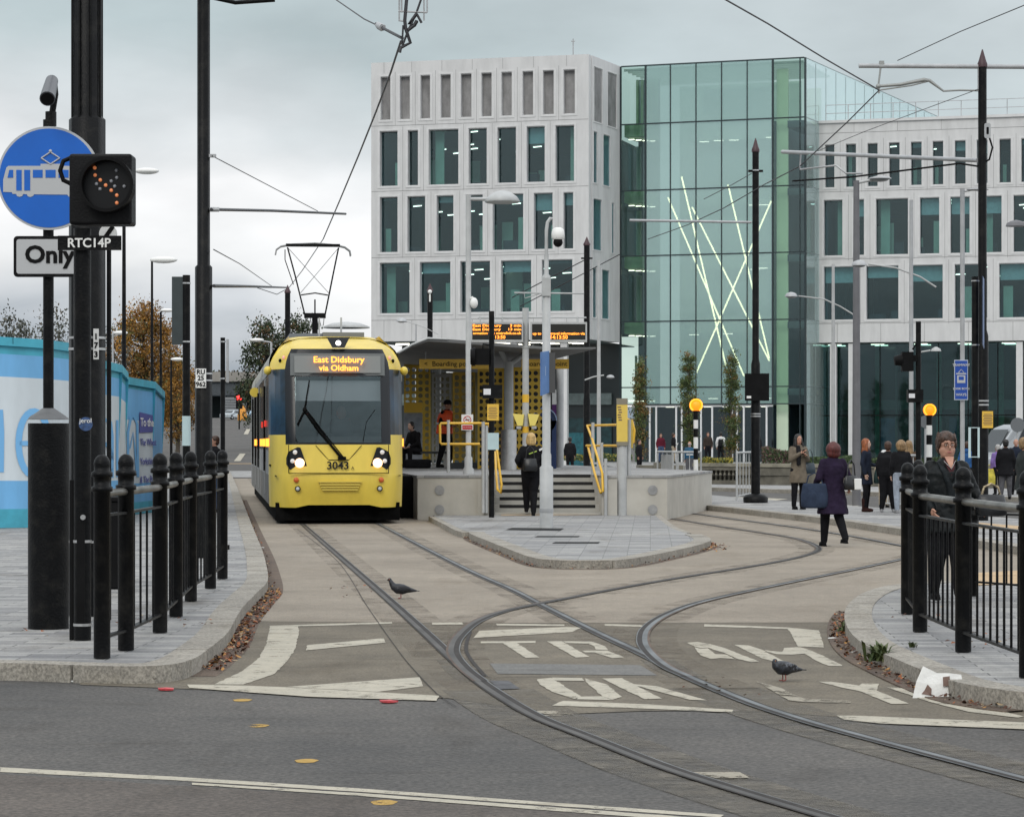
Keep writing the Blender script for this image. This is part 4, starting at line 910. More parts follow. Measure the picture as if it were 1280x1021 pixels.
for sg in (-1, 1):   # lamp clusters
    q = MB(); pts = [(.98, 1.43), (.80, 1.52), (.60, 1.05), (.62, 1.02), (.93, 1.04), (1.04, 1.18)]
    pts = [(1.02, 1.30), (.98, 1.42), (.80, 1.51), (.745, 1.50), (.59, 1.06), (.61, 1.03), (.86, 1.03), (.96, 1.08), (1.02, 1.18)]
    f_ = [(sg * a, .015 + (a - .5) * .10, b) for a, b in pts]; b_ = [(p[0], p[1] + .08, p[2]) for p in f_]; n = len(pts)
    q.add(f_ + b_, [tuple(range(n)) if sg < 0 else tuple(range(n))[::-1]] + [((i, (i + 1) % n, n + (i + 1) % n, n + i)) for i in range(n)])
    hl_ = q.build('headlamp_housing', TBL, tram)
    q = MB(); q.ell((sg * .76, .02, 1.20), (.095, .05, .095)); q.build('headlight', HEADL, hl_)
    for fx, fz_ in ((.90, 1.24), (.85, 1.41)): q = MB(); q.ell((sg * fx, .03, fz_), (.045, .03, .045)); q.build('fog_lamp', mat('lamp_lens', (.55, .55, .55), .15, emit=(1, .9, .8), es=.25), hl_)
    q = MB(); q.ell((sg * .83, -.01, .87), (.052, .03, .052)); q.build('indicator_lamp', mat('indicator_amber', (.55, .11, .02), .3), tram)
    q = MB(); q.ell((sg * .80, -.0, .70), (.045, .03, .045)); q.ring((sg * .80, -.005, .70), .056, .045, -.02, .02, 16, 1); q.build('reflector', [mat('reflector_glass', (.5, .52, .5), .2), UND], tram)
    q = MB(); q.ell((sg * 1.05, .86, 3.28), (.03, .03, .04)); q.ell((sg * 1.12, .92, 3.22), (.03, .03, .04), m=1); q.build('roof_marker', [mat('marker_pink', (.6, .3, .25), .3, emit=(1, .5, .4), es=.4), UND], tram)
    q = MB(); q.ell((sg * 1.36, 1.2, 3.03), (.08, .12, .09)); q.build('camera_pod', TY, tram)
q = MB(); q.path([(-.19, .70, 3.66), (.23, .70, 3.66), (.13, .58, 3.48), (-.09, .58, 3.48)], .001, 3); q.add([(-.21, .70, 3.68), (.25, .70, 3.68), (.14, .60, 3.47), (-.10, .60, 3.47)], [(3, 2, 1, 0)])
q.M = Matrix.Identity(4); tl = q.build('top_lamp_panel', TBL, tram)
q = MB(); q.ell((.02, .64, 3.56), (.055, .04, .055)); q.build('top_lamp', WHL, tl)
# destination display inside the screen
q = MB(); q.add([(-.93, .60, 2.92), (.93, .60, 2.92), (.93, .72, 3.36), (-.93, .72, 3.36)], [(0, 1, 2, 3)]); q.add([(-.85, .585, 2.97), (.85, .585, 2.97), (.85, .70, 3.31), (-.85, .70, 3.31)], [(0, 1, 2, 3)], 1)
dp = q.build('destination_display', [mat('display_frame', (.10, .11, .11), .4), mat('display_face', (.17, .18, .175), .5)], tram)
dp.location.y = -.09
text('East Didsbury', .175, (.02, .545, 3.225), LED, dp, 'display_text', bold=.003, sx=1.02, rx=75, depth=.003); text('via Oldham', .165, (.02, .500, 3.06), LED, dp, 'display_text', bold=.003, sx=1.02, rx=75, depth=.003)
text('3043', .21, (-.02, -.045, 1.145), TBL, tram, 'fleet_number', bold=.004, sx=1.05, depth=.004); text('A', .09, (.27, -.042, 1.10), TBL, tram, 'fleet_letter', depth=.004)
# cab inside
q = MB(); q.bb((-1.1, .9, 1.2), (1.1, 1.3, 1.72)); q.bb((-1.2, 2.6, 1.0), (1.2, 2.7, 3.3), 1); q.box((0, .62, 2.62), (1.74, .03, .40), m=2)
q.ell((.0, 1.7, 1.55), (.26, .2, .4), m=0); q.box((.0, 1.9, 1.9), (.5, .12, .9), m=0)
q.build('cab_interior', [mat('cab_desk', (.05, .055, .06), .7), mat('cab_rear', (.055, .055, .06), .8, var=.5, scale=2), mat('cab_sunblind', (.42, .44, .45), .8)], tram)
DRV = MB(); DRV.ell((.12, 1.55, 2.20), (.10, .12, .14)); DRV.ell((.12, 1.62, 1.88), (.25, .16, .26), m=1); DRV.build('driver', [mat('driver_skin', (.35, .2, .15), .7), mat('driver_uniform', (.03, .035, .05), .8)], tram)
# wiper
q = MB(); q.path([(.05, -.02, 1.30), (-.40, .10, 1.85), (-.66, .22, 2.22)], [.03, .022, .016], 6); q.path([(.10, -.02, 1.30), (-.34, .08, 1.86), (-.62, .19, 2.24)], .012, 6)
q.path([(-.80, .15, 1.95), (-.66, .20, 2.25), (-.56, .36, 2.82)], .013, 6); q.box((.06, -.03, 1.29), (.16, .06, .07)); q.ell((-.66, .2, 2.24), (.04, .04, .05))
q.path([(.48, .09, 1.62), (.55, .2, 2.0), (.72, .28, 2.24)], .008, 5)
q.build('wiper', UND, tram)
# body sides in three sections
def bodysec(y0, y1, first=False):
    q = MB(); zz = [.38, .8, 1.05]; prof = [(.38, HW - .03), (.8, HW), (1.05, HW)]
    for sg in (-1, 1):
        q.bb((sg * (HW - .05), y0, .36), (sg * HW, y1, .95), 1); q.bb((sg * (HW - .05), y0, .951), (sg * (HW - .002), y1, 1.45), 0); q.bb((sg * (HW - .05), y0, 3.0), (sg * (HW - .001), y1, 3.12), 0)
    vs = []; k = 9
    for y in (y0, y1):
        for i in range(2 * k + 1):
            z = 3.12 + .63 * math.sin(math.pi * i / (2 * k)) if False else None
        for i in range(2 * k + 1):
            a = math.pi * i / (2 * k); vs.append((HW * math.copysign(abs(math.cos(a)) ** .55, math.cos(a)), y, 3.12 + .60 * math.sin(a) ** .8))
    n = 2 * k + 1; q.add(vs, [(i, i + 1, n + i + 1, n + i) for i in range(n - 1)], 2, True)
    q.bb((-HW + .06, y0, .42), (HW - .06, y1, .9), 3)
    return q
secs = [(1.85, 9.2), (9.8, 18.4), (19.0, 26.4)]
for y0, y1 in secs:
    b_ = bodysec(y0, y1).build('body', [TSIL, TDIRT, mat('tram_roof', (.34, .34, .30), .6, var=.2), UND], tram)
    y = y0 + .05; i = 0
    while y < y1 - .5:
        w = 1.28 if i % 3 == 2 else 1.5; w = min(w, y1 - y - .05)
        for sg in (-1, 1):
            q = MB(); x = sg * (HW - .012)
            if i % 3 == 2:
                q.bb((x - sg * .02, y + .02, .5), (x + sg * .02, y + w - .02, 2.98), 0); q.bb((x, y + .12, 1.2), (x + sg * .024, y + w / 2 - .05, 2.8), 1); q.bb((x, y + w / 2 + .05, 1.2), (x + sg * .024, y + w - .12, 2.8), 1)
                q.cyl((x + sg * .045, y + .06, 1.0), (x + sg * .045, y + .06, 2.8), .02, n=6, m=2); q.build('door', [mat('door_grey', (.13, .13, .12), .4, var=.2), mat('side_window', (.02, .025, .03), .15), UND], tram)
            else:
                q.bb((x - sg * .02, y + .05, 1.46), (x + sg * .008, y + w - .05, 2.98), 1); q.build('window', [TY, MATS['side_window'] if 'side_window' in MATS else mat('side_window', (.02, .025, .03), .15)], tram)
        y += w; i += 1
q = MB()
for y0, y1 in ((9.2, 9.8), (18.4, 19.0)):
    for k in range(5): q.bb((-HW + .08, y0 + k * .12, .5), (HW - .08, y0 + .07 + k * .12, 3.6))
q.build('gangway_bellows', UND, tram)
q = MB(); q.bb((-HW + .02, 26.4, .4), (HW - .02, 28.3, 3.05)); q.build('rear_cab', TSIL, tram)
q = MB()
for y in (1.0, 2.6, 12.9, 15.0, 24.5, 26.2):
    for sg in (-1, 1): q.cyl((sg * .66, y, .33), (sg * .80, y, .33), .31, n=18)
q.bb((-1.22, .42, .07), (1.22, 27.8, .42)); q.bb((-.9, .8, .10), (.9, 3.2, .3)); q.build('bogie_and_shadow_box', UND, tram)  # full-length black box stands in for the shadow beneath the tram
for sg in (-1, 1):
    for y in (1.72, 5.0, 8.6, 17.0):
        q = MB(); q.box((sg * (HW + .03), y, 1.60), (.06, .16, .16)); q.build('side_indicator', ORL, tram)
    for y in (4.6, 8.2):
        q = MB(); q.box((sg * (HW + .02), y, 2.0), (.04, .2, .13)); q.build('side_marker', REDL, tram)
q = MB(); q.cyl((-HW - .09, 14.5, 2.85), (-HW - .09, 14.8, 2.85), .12, n=12); q.build('mirror_camera', TY, tram)
# roof kit
q = MB(); q.bb((-.22, 2.2, 3.70), (.62, 3.6, 3.84), 0); q.box((-.28, 2.6, 3.95), (.02, .3, .4), m=1); q.cyl((.16, 2.4, 3.84), (.16, 2.4, 4.15), .02, m=1)
q.lathe([(.48, 0), (.48, .03), (.3, .10), (.05, .13)], (.30, 3.0, 3.96), 20, m=1)
q.bb((-.8, 5.5, 3.7), (.8, 8.5, 3.95), 0); q.build('roof_equipment', [mat('roof_box', (.16, .17, .18), .6), LGREY], tram)
pa = MB(); py = 12.3; zt = 6.42
pa.cyl((-.0, py, 3.68), (-.0, py, 4.62), .07, n=8); pa.cyl((0, py, 4.5), (0, py, 5.05), .018, n=6)
pa.box((0, py, 4.66), (.52, .12, .12)); pa.path([(-.24, py, 4.66), (-.48, py - .2, 5.6), (-.66, py, 6.3)], .021, 6); pa.path([(.24, py, 4.66), (.42, py - .2, 5.6), (.57, py, 6.3)], .021, 6)
pa.path([(-.34, py - .1, 5.15), (0, py - .1, 5.2), (.31, py - .1, 5.15)], .018, 6); pa.path([(-.66, py, 6.3), (.33, py - .1, 5.2)], .006, 4); pa.path([(.57, py, 6.3), (-.35, py - .1, 5.2)], .006, 4)
pa.path([(-.72, py, 6.25), (-.72, py, 6.0), (-.52, py - .1, 5.4)], .012, 5)
for yy in (py - .12, py + .12):
    pa.path([(-.95, yy, 6.12), (-.93, yy, 6.24), (-.82, yy, 6.32), (-.55, yy, 6.37), (0, yy, 6.40), (.5, yy, 6.36), (.72, yy, 6.31), (.84, yy, 6.22), (.86, yy, 6.1)], .02, 6, m=1)
pa.box((-.05, py, 6.355), (1.3, .28, .055)); 
for sg in (-1, 1): pa.path([(sg * .10, py, 4.6), (sg * .14, py, 4.42), (sg * .20, py, 4.42), (sg * .22, py, 4.6)], .01, 5, m=1)
pa.build('pantograph', [BLACK2, mat('pantograph_horn', (.3, .3, .3), .5, .5)], tram)

# ------------------------------------------------------------ platform, steps, handrails
CW = mat('platform_concrete', (.44, .42, .375), .8, var=.10, scale=1.3, bump=.15, bscale=12)
PL = 54.4; pz = .92
plx = lambda u: (u - 640) / FPX * PL
x0, xs0, xs1, x1 = plx(522), plx(617), plx(752), plx(834)
pf = thing('platform', 'raised pale concrete tram platform with a flight of six steps at its end', 'platform', (plx(640), PL, 0), 0)
dx = -plx(640); D = Vector((-math.sin(ta), math.cos(ta)))
def PX(x, y): return (x + dx, y)
Lp = 34
q = MB(); qx = lambda x, l: (x + D.x * l + dx, l * D.y)
q.prism([qx(x0, 0), (xs0 + dx, 0), qx(xs0, 1.85), qx(xs1 , 1.85), (xs1 + dx, 0), (x1 + dx, 0), (x1 + dx + 1.6, 9), qx(x1 + .5, Lp), qx(x0, Lp)], 0, pz - .05, 0); q.build('platform_wall', CW, pf)
q = MB(); q.prism([qx(x0 - .02, -.02), (xs0 + dx, -.02), qx(xs0, 1.85), qx(xs1, 1.85), (xs1 + dx, -.02), (x1 + dx + .02, -.02), (x1 + dx + 1.62, 9), qx(x1 + .5, Lp), qx(x0 - .02, Lp)], pz - .049, pz, 0); q.build('platform_paving', PAVE2, pf)
for s_ in (x0 + .45, x1 - .30):
    q = MB()
    for z_ in (.62, .22): q.cyl((s_ + dx, .01, z_), (s_ + dx, -.02, z_), .10, n=20)
    q.build('wall_plate', mat('wall_plate_steel', (.30, .30, .30), .6, .4, var=.2), pf)
q = MB(); q2 = MB()
for k in range(6):
    z_ = pz / 6 * (k + 1); a = k * .32
    q.bb((xs0 + dx + .01 - .10 * k * 0, a, z_ - pz / 6 + .001), (xs1 + dx - .01, a + .60 if k < 5 else 1.84, z_))
    if k: q2.bb((xs0 + dx + .12, a - .004, z_ - .062), (xs1 + dx - .12, a + .05, z_ + .003))
q.build('step_flight', mat('step_concrete', (.37, .36, .33), .8, var=.1, scale=2), pf); q2.build('step_nosing', mat('nosing_black', (.012, .012, .012), .9), pf)
for s_ in (xs0, xs1 - .0):   # cheek walls
    q = MB(); sg = -1 if s_ == xs0 else 1; q.bb((s_ + dx, -.10, 0), (s_ + dx + sg * .32, -.001, .84)); q.build('cheek_wall', CW, pf)
# ramp edge beside the tram, its shade put into the black colour
q = MB(); a = plx(504); q.prism([(a + dx - .1, 1.2), (x0 + dx - .03, 1.2), (x0 + dx - .35, 12), (a + dx - .8, 12)], 0, .9); q.build('shaded_platform_edge', BLACK2, pf)

def hr(name, label, uv, posts, Y0, group='yellow handrails around the platform steps', r=.026):
    """handrail: tubes through photo points at depth Y (list of runs); posts = (u, vtop, vbottom, Y)"""
    bs = AT(posts[0][0], posts[0][2], posts[0][3]); t = thing(name, label, 'handrail', bs, 0, group)
    for run in uv:
        q = MB(); q.path([AT(u, v, Y) - bs for u, v, Y in run], r, 8); q.build('rail', YEL, t)
    for u, v0, v1, Y in posts:
        q = MB(); q.cyl(AT(u, v1, Y) - bs, AT(u, v0, Y) - bs, .035, n=8); q.build('post', LGREY, t)
hr('handrail', 'yellow looped handrail on the platform edge beside the no smoking sign', [[(600, 529, 55), (551, 529, 55), (550, 531, 55), (550, 553, 55), (552, 555, 55), (600, 555, 55)], [(600, 529, 55), (614, 530, 55)]], [(560.5, 525, 591, 55), (604, 527, 641, 54.2)], 55)
hr('handrail', 'yellow sloping handrail down the left side of the steps', [[(611, 530, 56), (621, 562, 55), (627, 606, 54.2), (626, 616, 54.2), (622, 612, 54.3), (620, 590, 55), (619, 565, 56)]], [(608, 532, 641, 54.25)], 55)
hr('handrail', 'yellow sloping handrail down the right side of the steps with double tubes', [[(734, 532, 57), (740, 548, 56), (753, 592, 54.3), (753.5, 614, 54.2), (751, 616, 54.2), (743, 590, 55), (735, 558, 57)], [(734, 532, 57), (772, 531, 55.5)], [(733, 557, 57), (772, 557, 55.5)]], [(741, 528, 597, 56), (757, 573, 648, 54.25), (752, 553, 600, 55.5)], 55)
hr('handrail', 'curved yellow handrail end behind the yellow totem', [[(784, 524, 57), (790, 526, 57), (793, 538, 57), (792, 552, 57), (786, 558, 57)]], [(785, 528, 594, 56.5)], 57)

# ------------------------------------------------------------ shelter
CAN = mat('canopy_grey', (.12, .122, .122), .6, var=.12, scale=.6)
sh = thing('tram_shelter', 'tram shelter with a curved grey canopy, yellow perforated screens and steel column', 'shelter', (plx(640), 66, pz)); so = Vector((plx(640), 66, pz))
def SA(u, v, Y): return AT(u, v, Y) - so
q = MB(); prof = [(498, 441), (515, 431), (535, 423), (560, 424), (600, 427), (640, 430), (690, 434), (745, 434)]
lo_ = [(498, 443), (515, 433.5), (535, 426.5), (560, 428), (600, 431), (640, 434), (690, 437), (745, 436)]
vs = []
for (pr, dz) in ((prof, 0), (lo_, 0)):
    for Y, k in ((63, 1), (84, 1)):
        for u, v in pr:
            p = AT(u, v, 63); vs.append((p.x + (D.x * (Y - 63)) - so.x, Y - so.y, p.z - so.z))
n = len(prof)
fs = []
for i in range(n - 1): fs += [(i, i + 1, n + i + 1, n + i), (2 * n + i, 3 * n + i, 3 * n + i + 1, 2 * n + i + 1), (i, 2 * n + i, 2 * n + i + 1, i + 1), (n + i, n + i + 1, 3 * n + i + 1, 3 * n + i)]
q.add(vs, fs); q.build('canopy', CAN, sh)
q = MB(); q.path([SA(u, v - .3, 62.98) for u, v in prof[:3]] + [SA(560, 424, 62.98)], [.03, .03, .03, .02], 6); q.build('canopy_edge', LGREY, sh)
q = MB(); q.cyl(SA(636, 594, 66), SA(636, 452, 66), .115, n=14); q.cyl(SA(636, 594, 66), SA(636, 537, 66), .20, n=18, m=1)
q.path([SA(634, 455, 66), SA(622, 430, 66)], .07, 6); q.path([SA(638, 455, 66), SA(668, 434, 66)], .07, 6); q.build('column', [LGREY, STEEL], sh)
q = MB(); q.cyl(SA(700, 594, 72), SA(700, 436, 72), .10, n=12); q.build('column', LGREY, sh)
q = MB(); q.cyl(SA(548, 594, 78), SA(548, 445, 78), .08, n=12); q.build('column', LGREY, sh)
def perf(u0, u1, v0, v1, Y, cell=.11, m=YEL, name='perforated_screen'):
    a = SA(u0, v1, Y); b = SA(u1, v0, Y); nx = max(2, int((b.x - a.x) / cell)); nz_ = int((b.z - a.z) / cell); q = MB(); cx = (b.x - a.x) / nx; cz = (b.z - a.z) / nz_
    for i in range(nx):
        for j in range(nz_):
            x = a.x + i * cx; z = a.z + j * cz; c = (x + cx / 2, z + cz / 2); r = .36 * cx
            if (i + j) % 1 == 0:
                out_ = [(x, z), (x + cx / 2, z), (x + cx, z), (x + cx, z + cz / 2), (x + cx, z + cz), (x + cx / 2, z + cz), (x, z + cz), (x, z + cz / 2)]
                inn = [(c[0] + r * math.cos(t), c[1] + r * math.sin(t)) for t in [math.radians(225 + 45 * k) for k in range(8)]]
                vs = [(p[0], a.y, p[1]) for p in out_] + [(p[0], a.y, p[1]) for p in inn]; q.add(vs, [(k, (k + 1) % 8, 8 + (k + 1) % 8, 8 + k) for k in range(8)])
    for s0, s1 in ((a.x, a.x + .05), (b.x - .05, b.x)): q.bb((s0, a.y - .03, a.z), (s1, a.y + .03, b.z))
    q.bb((a.x, a.y - .028, b.z), (b.x, a.y + .028, b.z + .06)); q.build(name, m, sh)
YD = mat('screen_yellow', (.64, .42, .05), .5, var=.12)
perf(641, 682, 462, 592, 67, .165, YD); perf(597, 630, 463, 592, 67.5, .165, YD); perf(566, 594, 468, 590, 70, .165, YD); perf(540, 564, 470, 588, 74, .17, mat('screen_grey', (.35, .35, .33), .5)); perf(505, 538, 458, 588, 80, .19, YD)
for nm_, a_, b_, m_ in (('back_panel', SA(520, 575, 84), SA(600, 466, 84.1), mat('shelter_back', (.16, .14, .07), .7, var=.4, scale=1)), ('yellow_board', SA(505, 515, 79), SA(528, 503, 79.05), YEL), ('poster', SA(505, 575, 79.5), SA(528, 516, 79.6), mat('poster_grey', (.25, .27, .3), .6, var=.2)), ('end_wall', SA(597, 600, 69.5), SA(690, 461, 69.7), mat('shelter_dark', (.03, .03, .028), .7)), ('bench', SA(560, 590, 68.5), SA(612, 578, 69.2), mat('bench_dark', (.04, .045, .05), .6))):
    q = MB(); q.bb(a_, b_); q.build(nm_, m_, sh)
for u0, u1, Y in ((524, 612, 64.5), (652, 711, 64.2)):
    q = MB(); q.bb(SA(u0, 461, Y), SA(u1, 449, Y + .08)); sg_ = q.build('boarding_sign', YEL, sh)
    if u0 == 524:
        text('Boarding point', .17, SA(566, 455, Y - .01), BLACK2, sg_, 'sign_text', depth=.002); text('<', .15, SA(532.5, 455, Y - .01), BLACK2, sg_, 'arrow_symbol')
    else: text('Boarding point', .17, SA(683, 455, Y - .01), BLACK2, sg_, 'sign_text', depth=.002)
q = MB(); q.cyl(SA(532, 449, 64.5), SA(532, 440, 64.5), .012, n=5); q.build('sign_hanger', GREY, sh)
# ticket machines beyond the screens
c = AT(680, 594, 69); q = MB(); q.bb((-.32, -.2, 0), (.32, .3, 1.25)); q.cyl((-.0, -.2, 1.25), (0, .3, 1.25), .32, n=24); t_ = thing('ticket_machine', 'rounded blue ticket machine beside the emergency help points', 'ticket machine', (c.x, 69, pz)); q.build('cabinet', mat('cabinet_blue', (.015, .04, .14), .35), t_)
q = MB(); q.ring((0, -.2, 1.25), .34, .31, -.03, .0, 30, 0, 0, math.pi); q.build('cabinet_edge', mat('cabinet_rim', (.3, .4, .6), .4), t_); q = MB(); q.bb((-.2, -.23, .7), (.2, -.201, 1.3)); q.build('screen_panel', BLACK2, t_)
c = AT(690, 594, 71); t_ = thing('information_board', 'narrow purple and white information board behind the camera pole', 'notice board', (c.x, 71, pz)); q = MB(); q.bb((-.12, 0, 0), (.12, .1, 1.7), 0); q.build('board', mat('board_purple', (.09, .015, .13), .5), t_); q = MB(); q.bb((-.12, -.005, 1.701), (.12, .1, 2.1), 0); q.build('header', WHITE, t_)
c = AT(660, 594, 60.5)
# ------------------------------------------------------------ street furniture
def pole(name, label, cat, u, v, segs, m=BLACK, group=None, n=14, z=0.):
    """segs: [(v_top or None, radius)] stacked from the base; returns thing, frame"""
    a = At(u, v, z); t = thing(name, label, cat, (a.o.x, a.o.y, z), 0, group); q = MB(); z0 = 0; r0 = segs[0][1]; pr = []
    for vt, r in segs:
        zt = a.z(vt); pr += [(r, z0), (r, zt)]; z0 = zt + .0001 if False else zt + .03
    q.lathe(pr, (0, 0, 0), n); q.build('shaft', m, t); return t, a
def band(t, z, r, m=STEEL, h=.02):
    q = MB(); q.cyl((0, 0, z), (0, 0, z + h), r, n=14); q.build('clamp_band', m, t)

# OHLE mast at the left edge
t, a = pole('overhead_line_mast', 'thick black overhead line mast with ribbed upper part behind the tram only sign', 'mast', 109, 786, [(150, .158), (-160, .125)], n=8)
ribs = MB()
for k in range(8): an = math.pi / 8 + k * math.pi / 4; ribs.cyl((.128 * math.cos(an), .128 * math.sin(an), a.z(148)), (.128 * math.cos(an), .128 * math.sin(an), a.z(-160)), .012, n=5)
ribs.build('mast_rib', BLACK, t)
for z_ in (a.z(424), a.z(438), a.z(678)): band(t, z_, .162)
q = MB(); q.bb((a.x(121), -.185, a.z(450)), (a.x(127.5), -.175, a.z(412))); nl = q.build('number_plate', WHITE, t)
for k, ch in enumerate('173'): text(ch, .07, (a.x(124.2), -.19, a.z(422 + k * 11)), BLACK2, nl, 'plate_text', bold=.002)
q = MB(); q.cyl((.03, -.165, .6), (.03, -.165, 1.05), .012, n=6); q.bb((-.04, -.19, .50), (.04, -.155, 1.15)); q.build('access_door', BLACK2, t)

# tram signal in front of it
t, a = pole('tram_signal', 'black tram signal with round lens of small lamps and plate RTC14P', 'signal', 103, 819, [(286, .066)])
t.rotation_euler = (0, .0, 0)
for z_ in (a.z(782), a.z(678)): band(t, z_, .07, STEEL)
q = MB(); q.cyl((-.075, .03, .0), (-.075, .03, a.z(600)), .028, n=8); q.build('cable_duct', BLACK2, t)
q = MB(); q.bb((a.x(89), -.10, a.z(282)), (a.x(167), .14, a.z(194))); o = q.build('signal_housing', mat('signal_black', (.008, .008, .009), .5, var=.3, bump=.2, bscale=60, spec=.15), t); bevel(o, .02, 3)
cx, cz = a.x(138), a.z(234)
q = MB(); q.ring((cx, -.10, cz), .205, .180, -.13, 0, 40); q.build('lens_hood', BLACK2, o)
q = MB(); q.cyl((cx, -.10, cz), (cx, -.125, cz), .18, n=40); q.build('lens', mat('lens_dark', (.012, .012, .013), .3, spec=.2), o)
zz8 = (540 - 0) / 512
for i, (X, Y_) in enumerate([(565, 335), (567, 377), (597, 405), (628, 435), (660, 465), (692, 493), (692, 537), (690, 350), (692, 392), (660, 412), (680, 442), (575, 428), (595, 457), (735, 442)]):
    u = X / 4.639; v = 140 + Y_ / 4.641; q = MB(); q.ell((a.x(u), -.128, a.z(v)), (.014, .01, .014), 10, 6); q.build('signal_dot', [mat('dot_amber', (.75, .28, .13), .3, emit=(1, .3, .1), es=.25), mat('dot_grey', (.28, .29, .32), .3)][0 if i < 7 else 1], o)
q = MB(); q.path([(a.x(91), -.02, a.z(231)), (a.x(80), -.03, a.z(226)), (a.x(76), -.03, a.z(214)), (a.x(80), -.03, a.z(202)), (a.x(91), -.02, a.z(197))], .017, 8); q.build('lens_bracket', BLACK2, o)
q = MB(); q.bb((a.x(75), -.10, a.z(314)), (a.x(154), -.085, a.z(296))); pl_ = q.build('name_plate', BLACK, t); text('RTC14P', .095, (a.x(114), -.106, a.z(305.5)), WHITE, pl_, 'plate_text', bold=.002)
q = MB(); q.cyl((a.x(109), -.067, a.z(530)), (a.x(109), -.071, a.z(530)), .052, n=24); q.build('sticker', mat('sticker_blue', (.03, .07, .18), .5, var=.5, scale=30), t)
text('jerol', .05, (a.x(109), -.076, a.z(526)), WHITE, t, 'sticker_text')
q = MB(); q.bb((-.03, -.075, a.z(652)), (.03, -.066, .25), 0); q.cyl((a.x(106), -.075, a.z(646)), (a.x(106), -.09, a.z(646)), .02, n=10, m=1); q.build('service_door', [BLACK2, STEEL], t)
# end-of-limit disc half hidden behind it
c = AT(135, 292, 22); dsc = thing('limit_sign', 'small round white sign with a black diagonal half hidden behind the tram signal', 'sign', (c.x, 22, 0))
q = MB(); q.cyl((0, 0, c.z), (0, .02, c.z), .075, n=24); q.build('disc', WHITE, dsc); q = MB(); q.box((0, -.003, c.z), (.035, .004, .145), ry=R(35)); q.build('diagonal', BLACK2, dsc); q = MB(); q.cyl((.0, .05, .12), (.0, .05, c.z + .06), .02, n=8); q.build('post', BLACK, dsc)

# Tram only sign
t, a = pole('tram_only_sign', 'blue round tram sign over an Only plate on a fat based black post', 'road sign', 60.5, 803, [(529, .162)], n=28)
q = MB(); q.lathe([(.163, 0), (.155, .015), (.055, .085), (.05, .09)], (0, 0, a.z(529) + .03), 28); q.build('base_cone', mat('cone_grey', (.12, .125, .13), .5, var=.2), t)
q = MB(); q.cyl((.0, 0, a.z(516)), (.0, 0, a.z(150)), .043, n=14); q.cyl((.02, 0, a.z(158)), (.02, 0, a.z(140)), .045, n=14); q.build('post', BLACK, t)
q = MB(); q.path([(.03, 0, a.z(142)), (.055, 0, a.z(118)), (.05, -.02, a.z(104)), (.03, -.06, a.z(101))], .026, 8); q.cyl((.035, -.04, a.z(102)), (.055, -.36, a.z(131)), .05, .062, n=18, m=1); q.cyl((.055, -.36, a.z(131)), (.0553, -.365, a.z(131.4)), .053, .05, n=18, m=2); q.build('sign_light', [BLACK, mat('lamp_tube_grey', (.07, .075, .085), .35), BLACK2], t)
cx, cz, rr = a.x(63), a.z(224), 64.5 / a.k
q = MB(); q.cyl((cx, -.075, cz), (cx, -.05, cz), rr, n=72); dd = q.build('sign_disc', mat('sign_grey_border', (.47, .48, .49), .4), t)
SB = mat('sign_blue', (.0, .115, .53), .35, var=.06, scale=3); q = MB(); q.cyl((cx, -.079, cz), (cx, -.076, cz), rr * .955, n=72); q.build('blue_face', SB, dd)
SGW = mat('sign_symbol_grey', (.47, .48, .49), .4)
def SP(X, Y_): return (a.x(X / 4.639), a.z(140 + Y_ / 4.641))
def plate(pts, y, m, par, name, th=.0025):
    P = [SP(*p) for p in pts]; ar = sum(P[i][0] * P[(i + 1) % len(P)][1] - P[(i + 1) % len(P)][0] * P[i][1] for i in range(len(P))); P = P if ar > 0 else P[::-1]; n = len(P); q = MB()
    q.add([(x, y, z) for x, z in P] + [(x, y + th, z) for x, z in P], [tuple(range(n))] + [((i + 1) % n, i, n + i, n + (i + 1) % n) for i in range(n)]); return q.build(name, m, par)
plate([(60, 320), (48, 330), (30, 400), (30, 470), (80, 472), (85, 482), (105, 482), (110, 494), (125, 499), (140, 494), (146, 482), (166, 484), (172, 495), (187, 500), (203, 493), (208, 484), (400, 486), (408, 497), (425, 500), (440, 494), (446, 484), (555, 482), (555, 330), (545, 320), (360, 320), (360, 308), (246, 308), (246, 320)], -.083, SGW, dd, 'tram_symbol')
for x0_, x1_, y0_, y1_ in ((106, 137, 343, 462), (152, 186, 343, 462), (202, 258, 343, 388), (275, 333, 343, 388), (350, 408, 343, 388), (425, 480, 343, 388), (495, 540, 343, 388)): plate([(x0_, y0_), (x1_, y0_), (x1_, y1_), (x0_, y1_)], -.0865, SB, dd, 'symbol_window')
plate([(66, 343), (88, 343), (88, 388), (55, 388)], -.0865, SB, dd, 'symbol_window')
dm = [(SP(*p)[0], -.084, SP(*p)[1]) for p in ((303, 240), (250, 275), (303, 310), (357, 275))]; q = MB()
for i_ in range(4): q.cyl(dm[i_], dm[(i_ + 1) % 4], .006, n=6)
q.build('symbol_pantograph', SGW, dd)
q = MB(); q.ell((SP(303, 235)[0], -.083, SP(303, 235)[1]), .014, 10, 6); q.build('symbol_pantograph', SGW, dd)
def rrect(x0, z0, x1, z1, r, y0, y1, q, m=0):
    P = []
    for cx_, cz_, a0 in ((x1 - r, z1 - r, 0), (x0 + r, z1 - r, 90), (x0 + r, z0 + r, 180), (x1 - r, z0 + r, 270)):
        for k in range(6): an = R(a0 + k * 18); P.append((cx_ + r * math.cos(an), cz_ + r * math.sin(an)))
    n = len(P); q.add([(x, y0, z) for x, z in P] + [(x, y1, z) for x, z in P], [tuple(range(n)), tuple(range(2 * n - 1, n - 1, -1))] + [((i + 1) % n, i, n + i, n + (i + 1) % n) for i in range(n)], m)
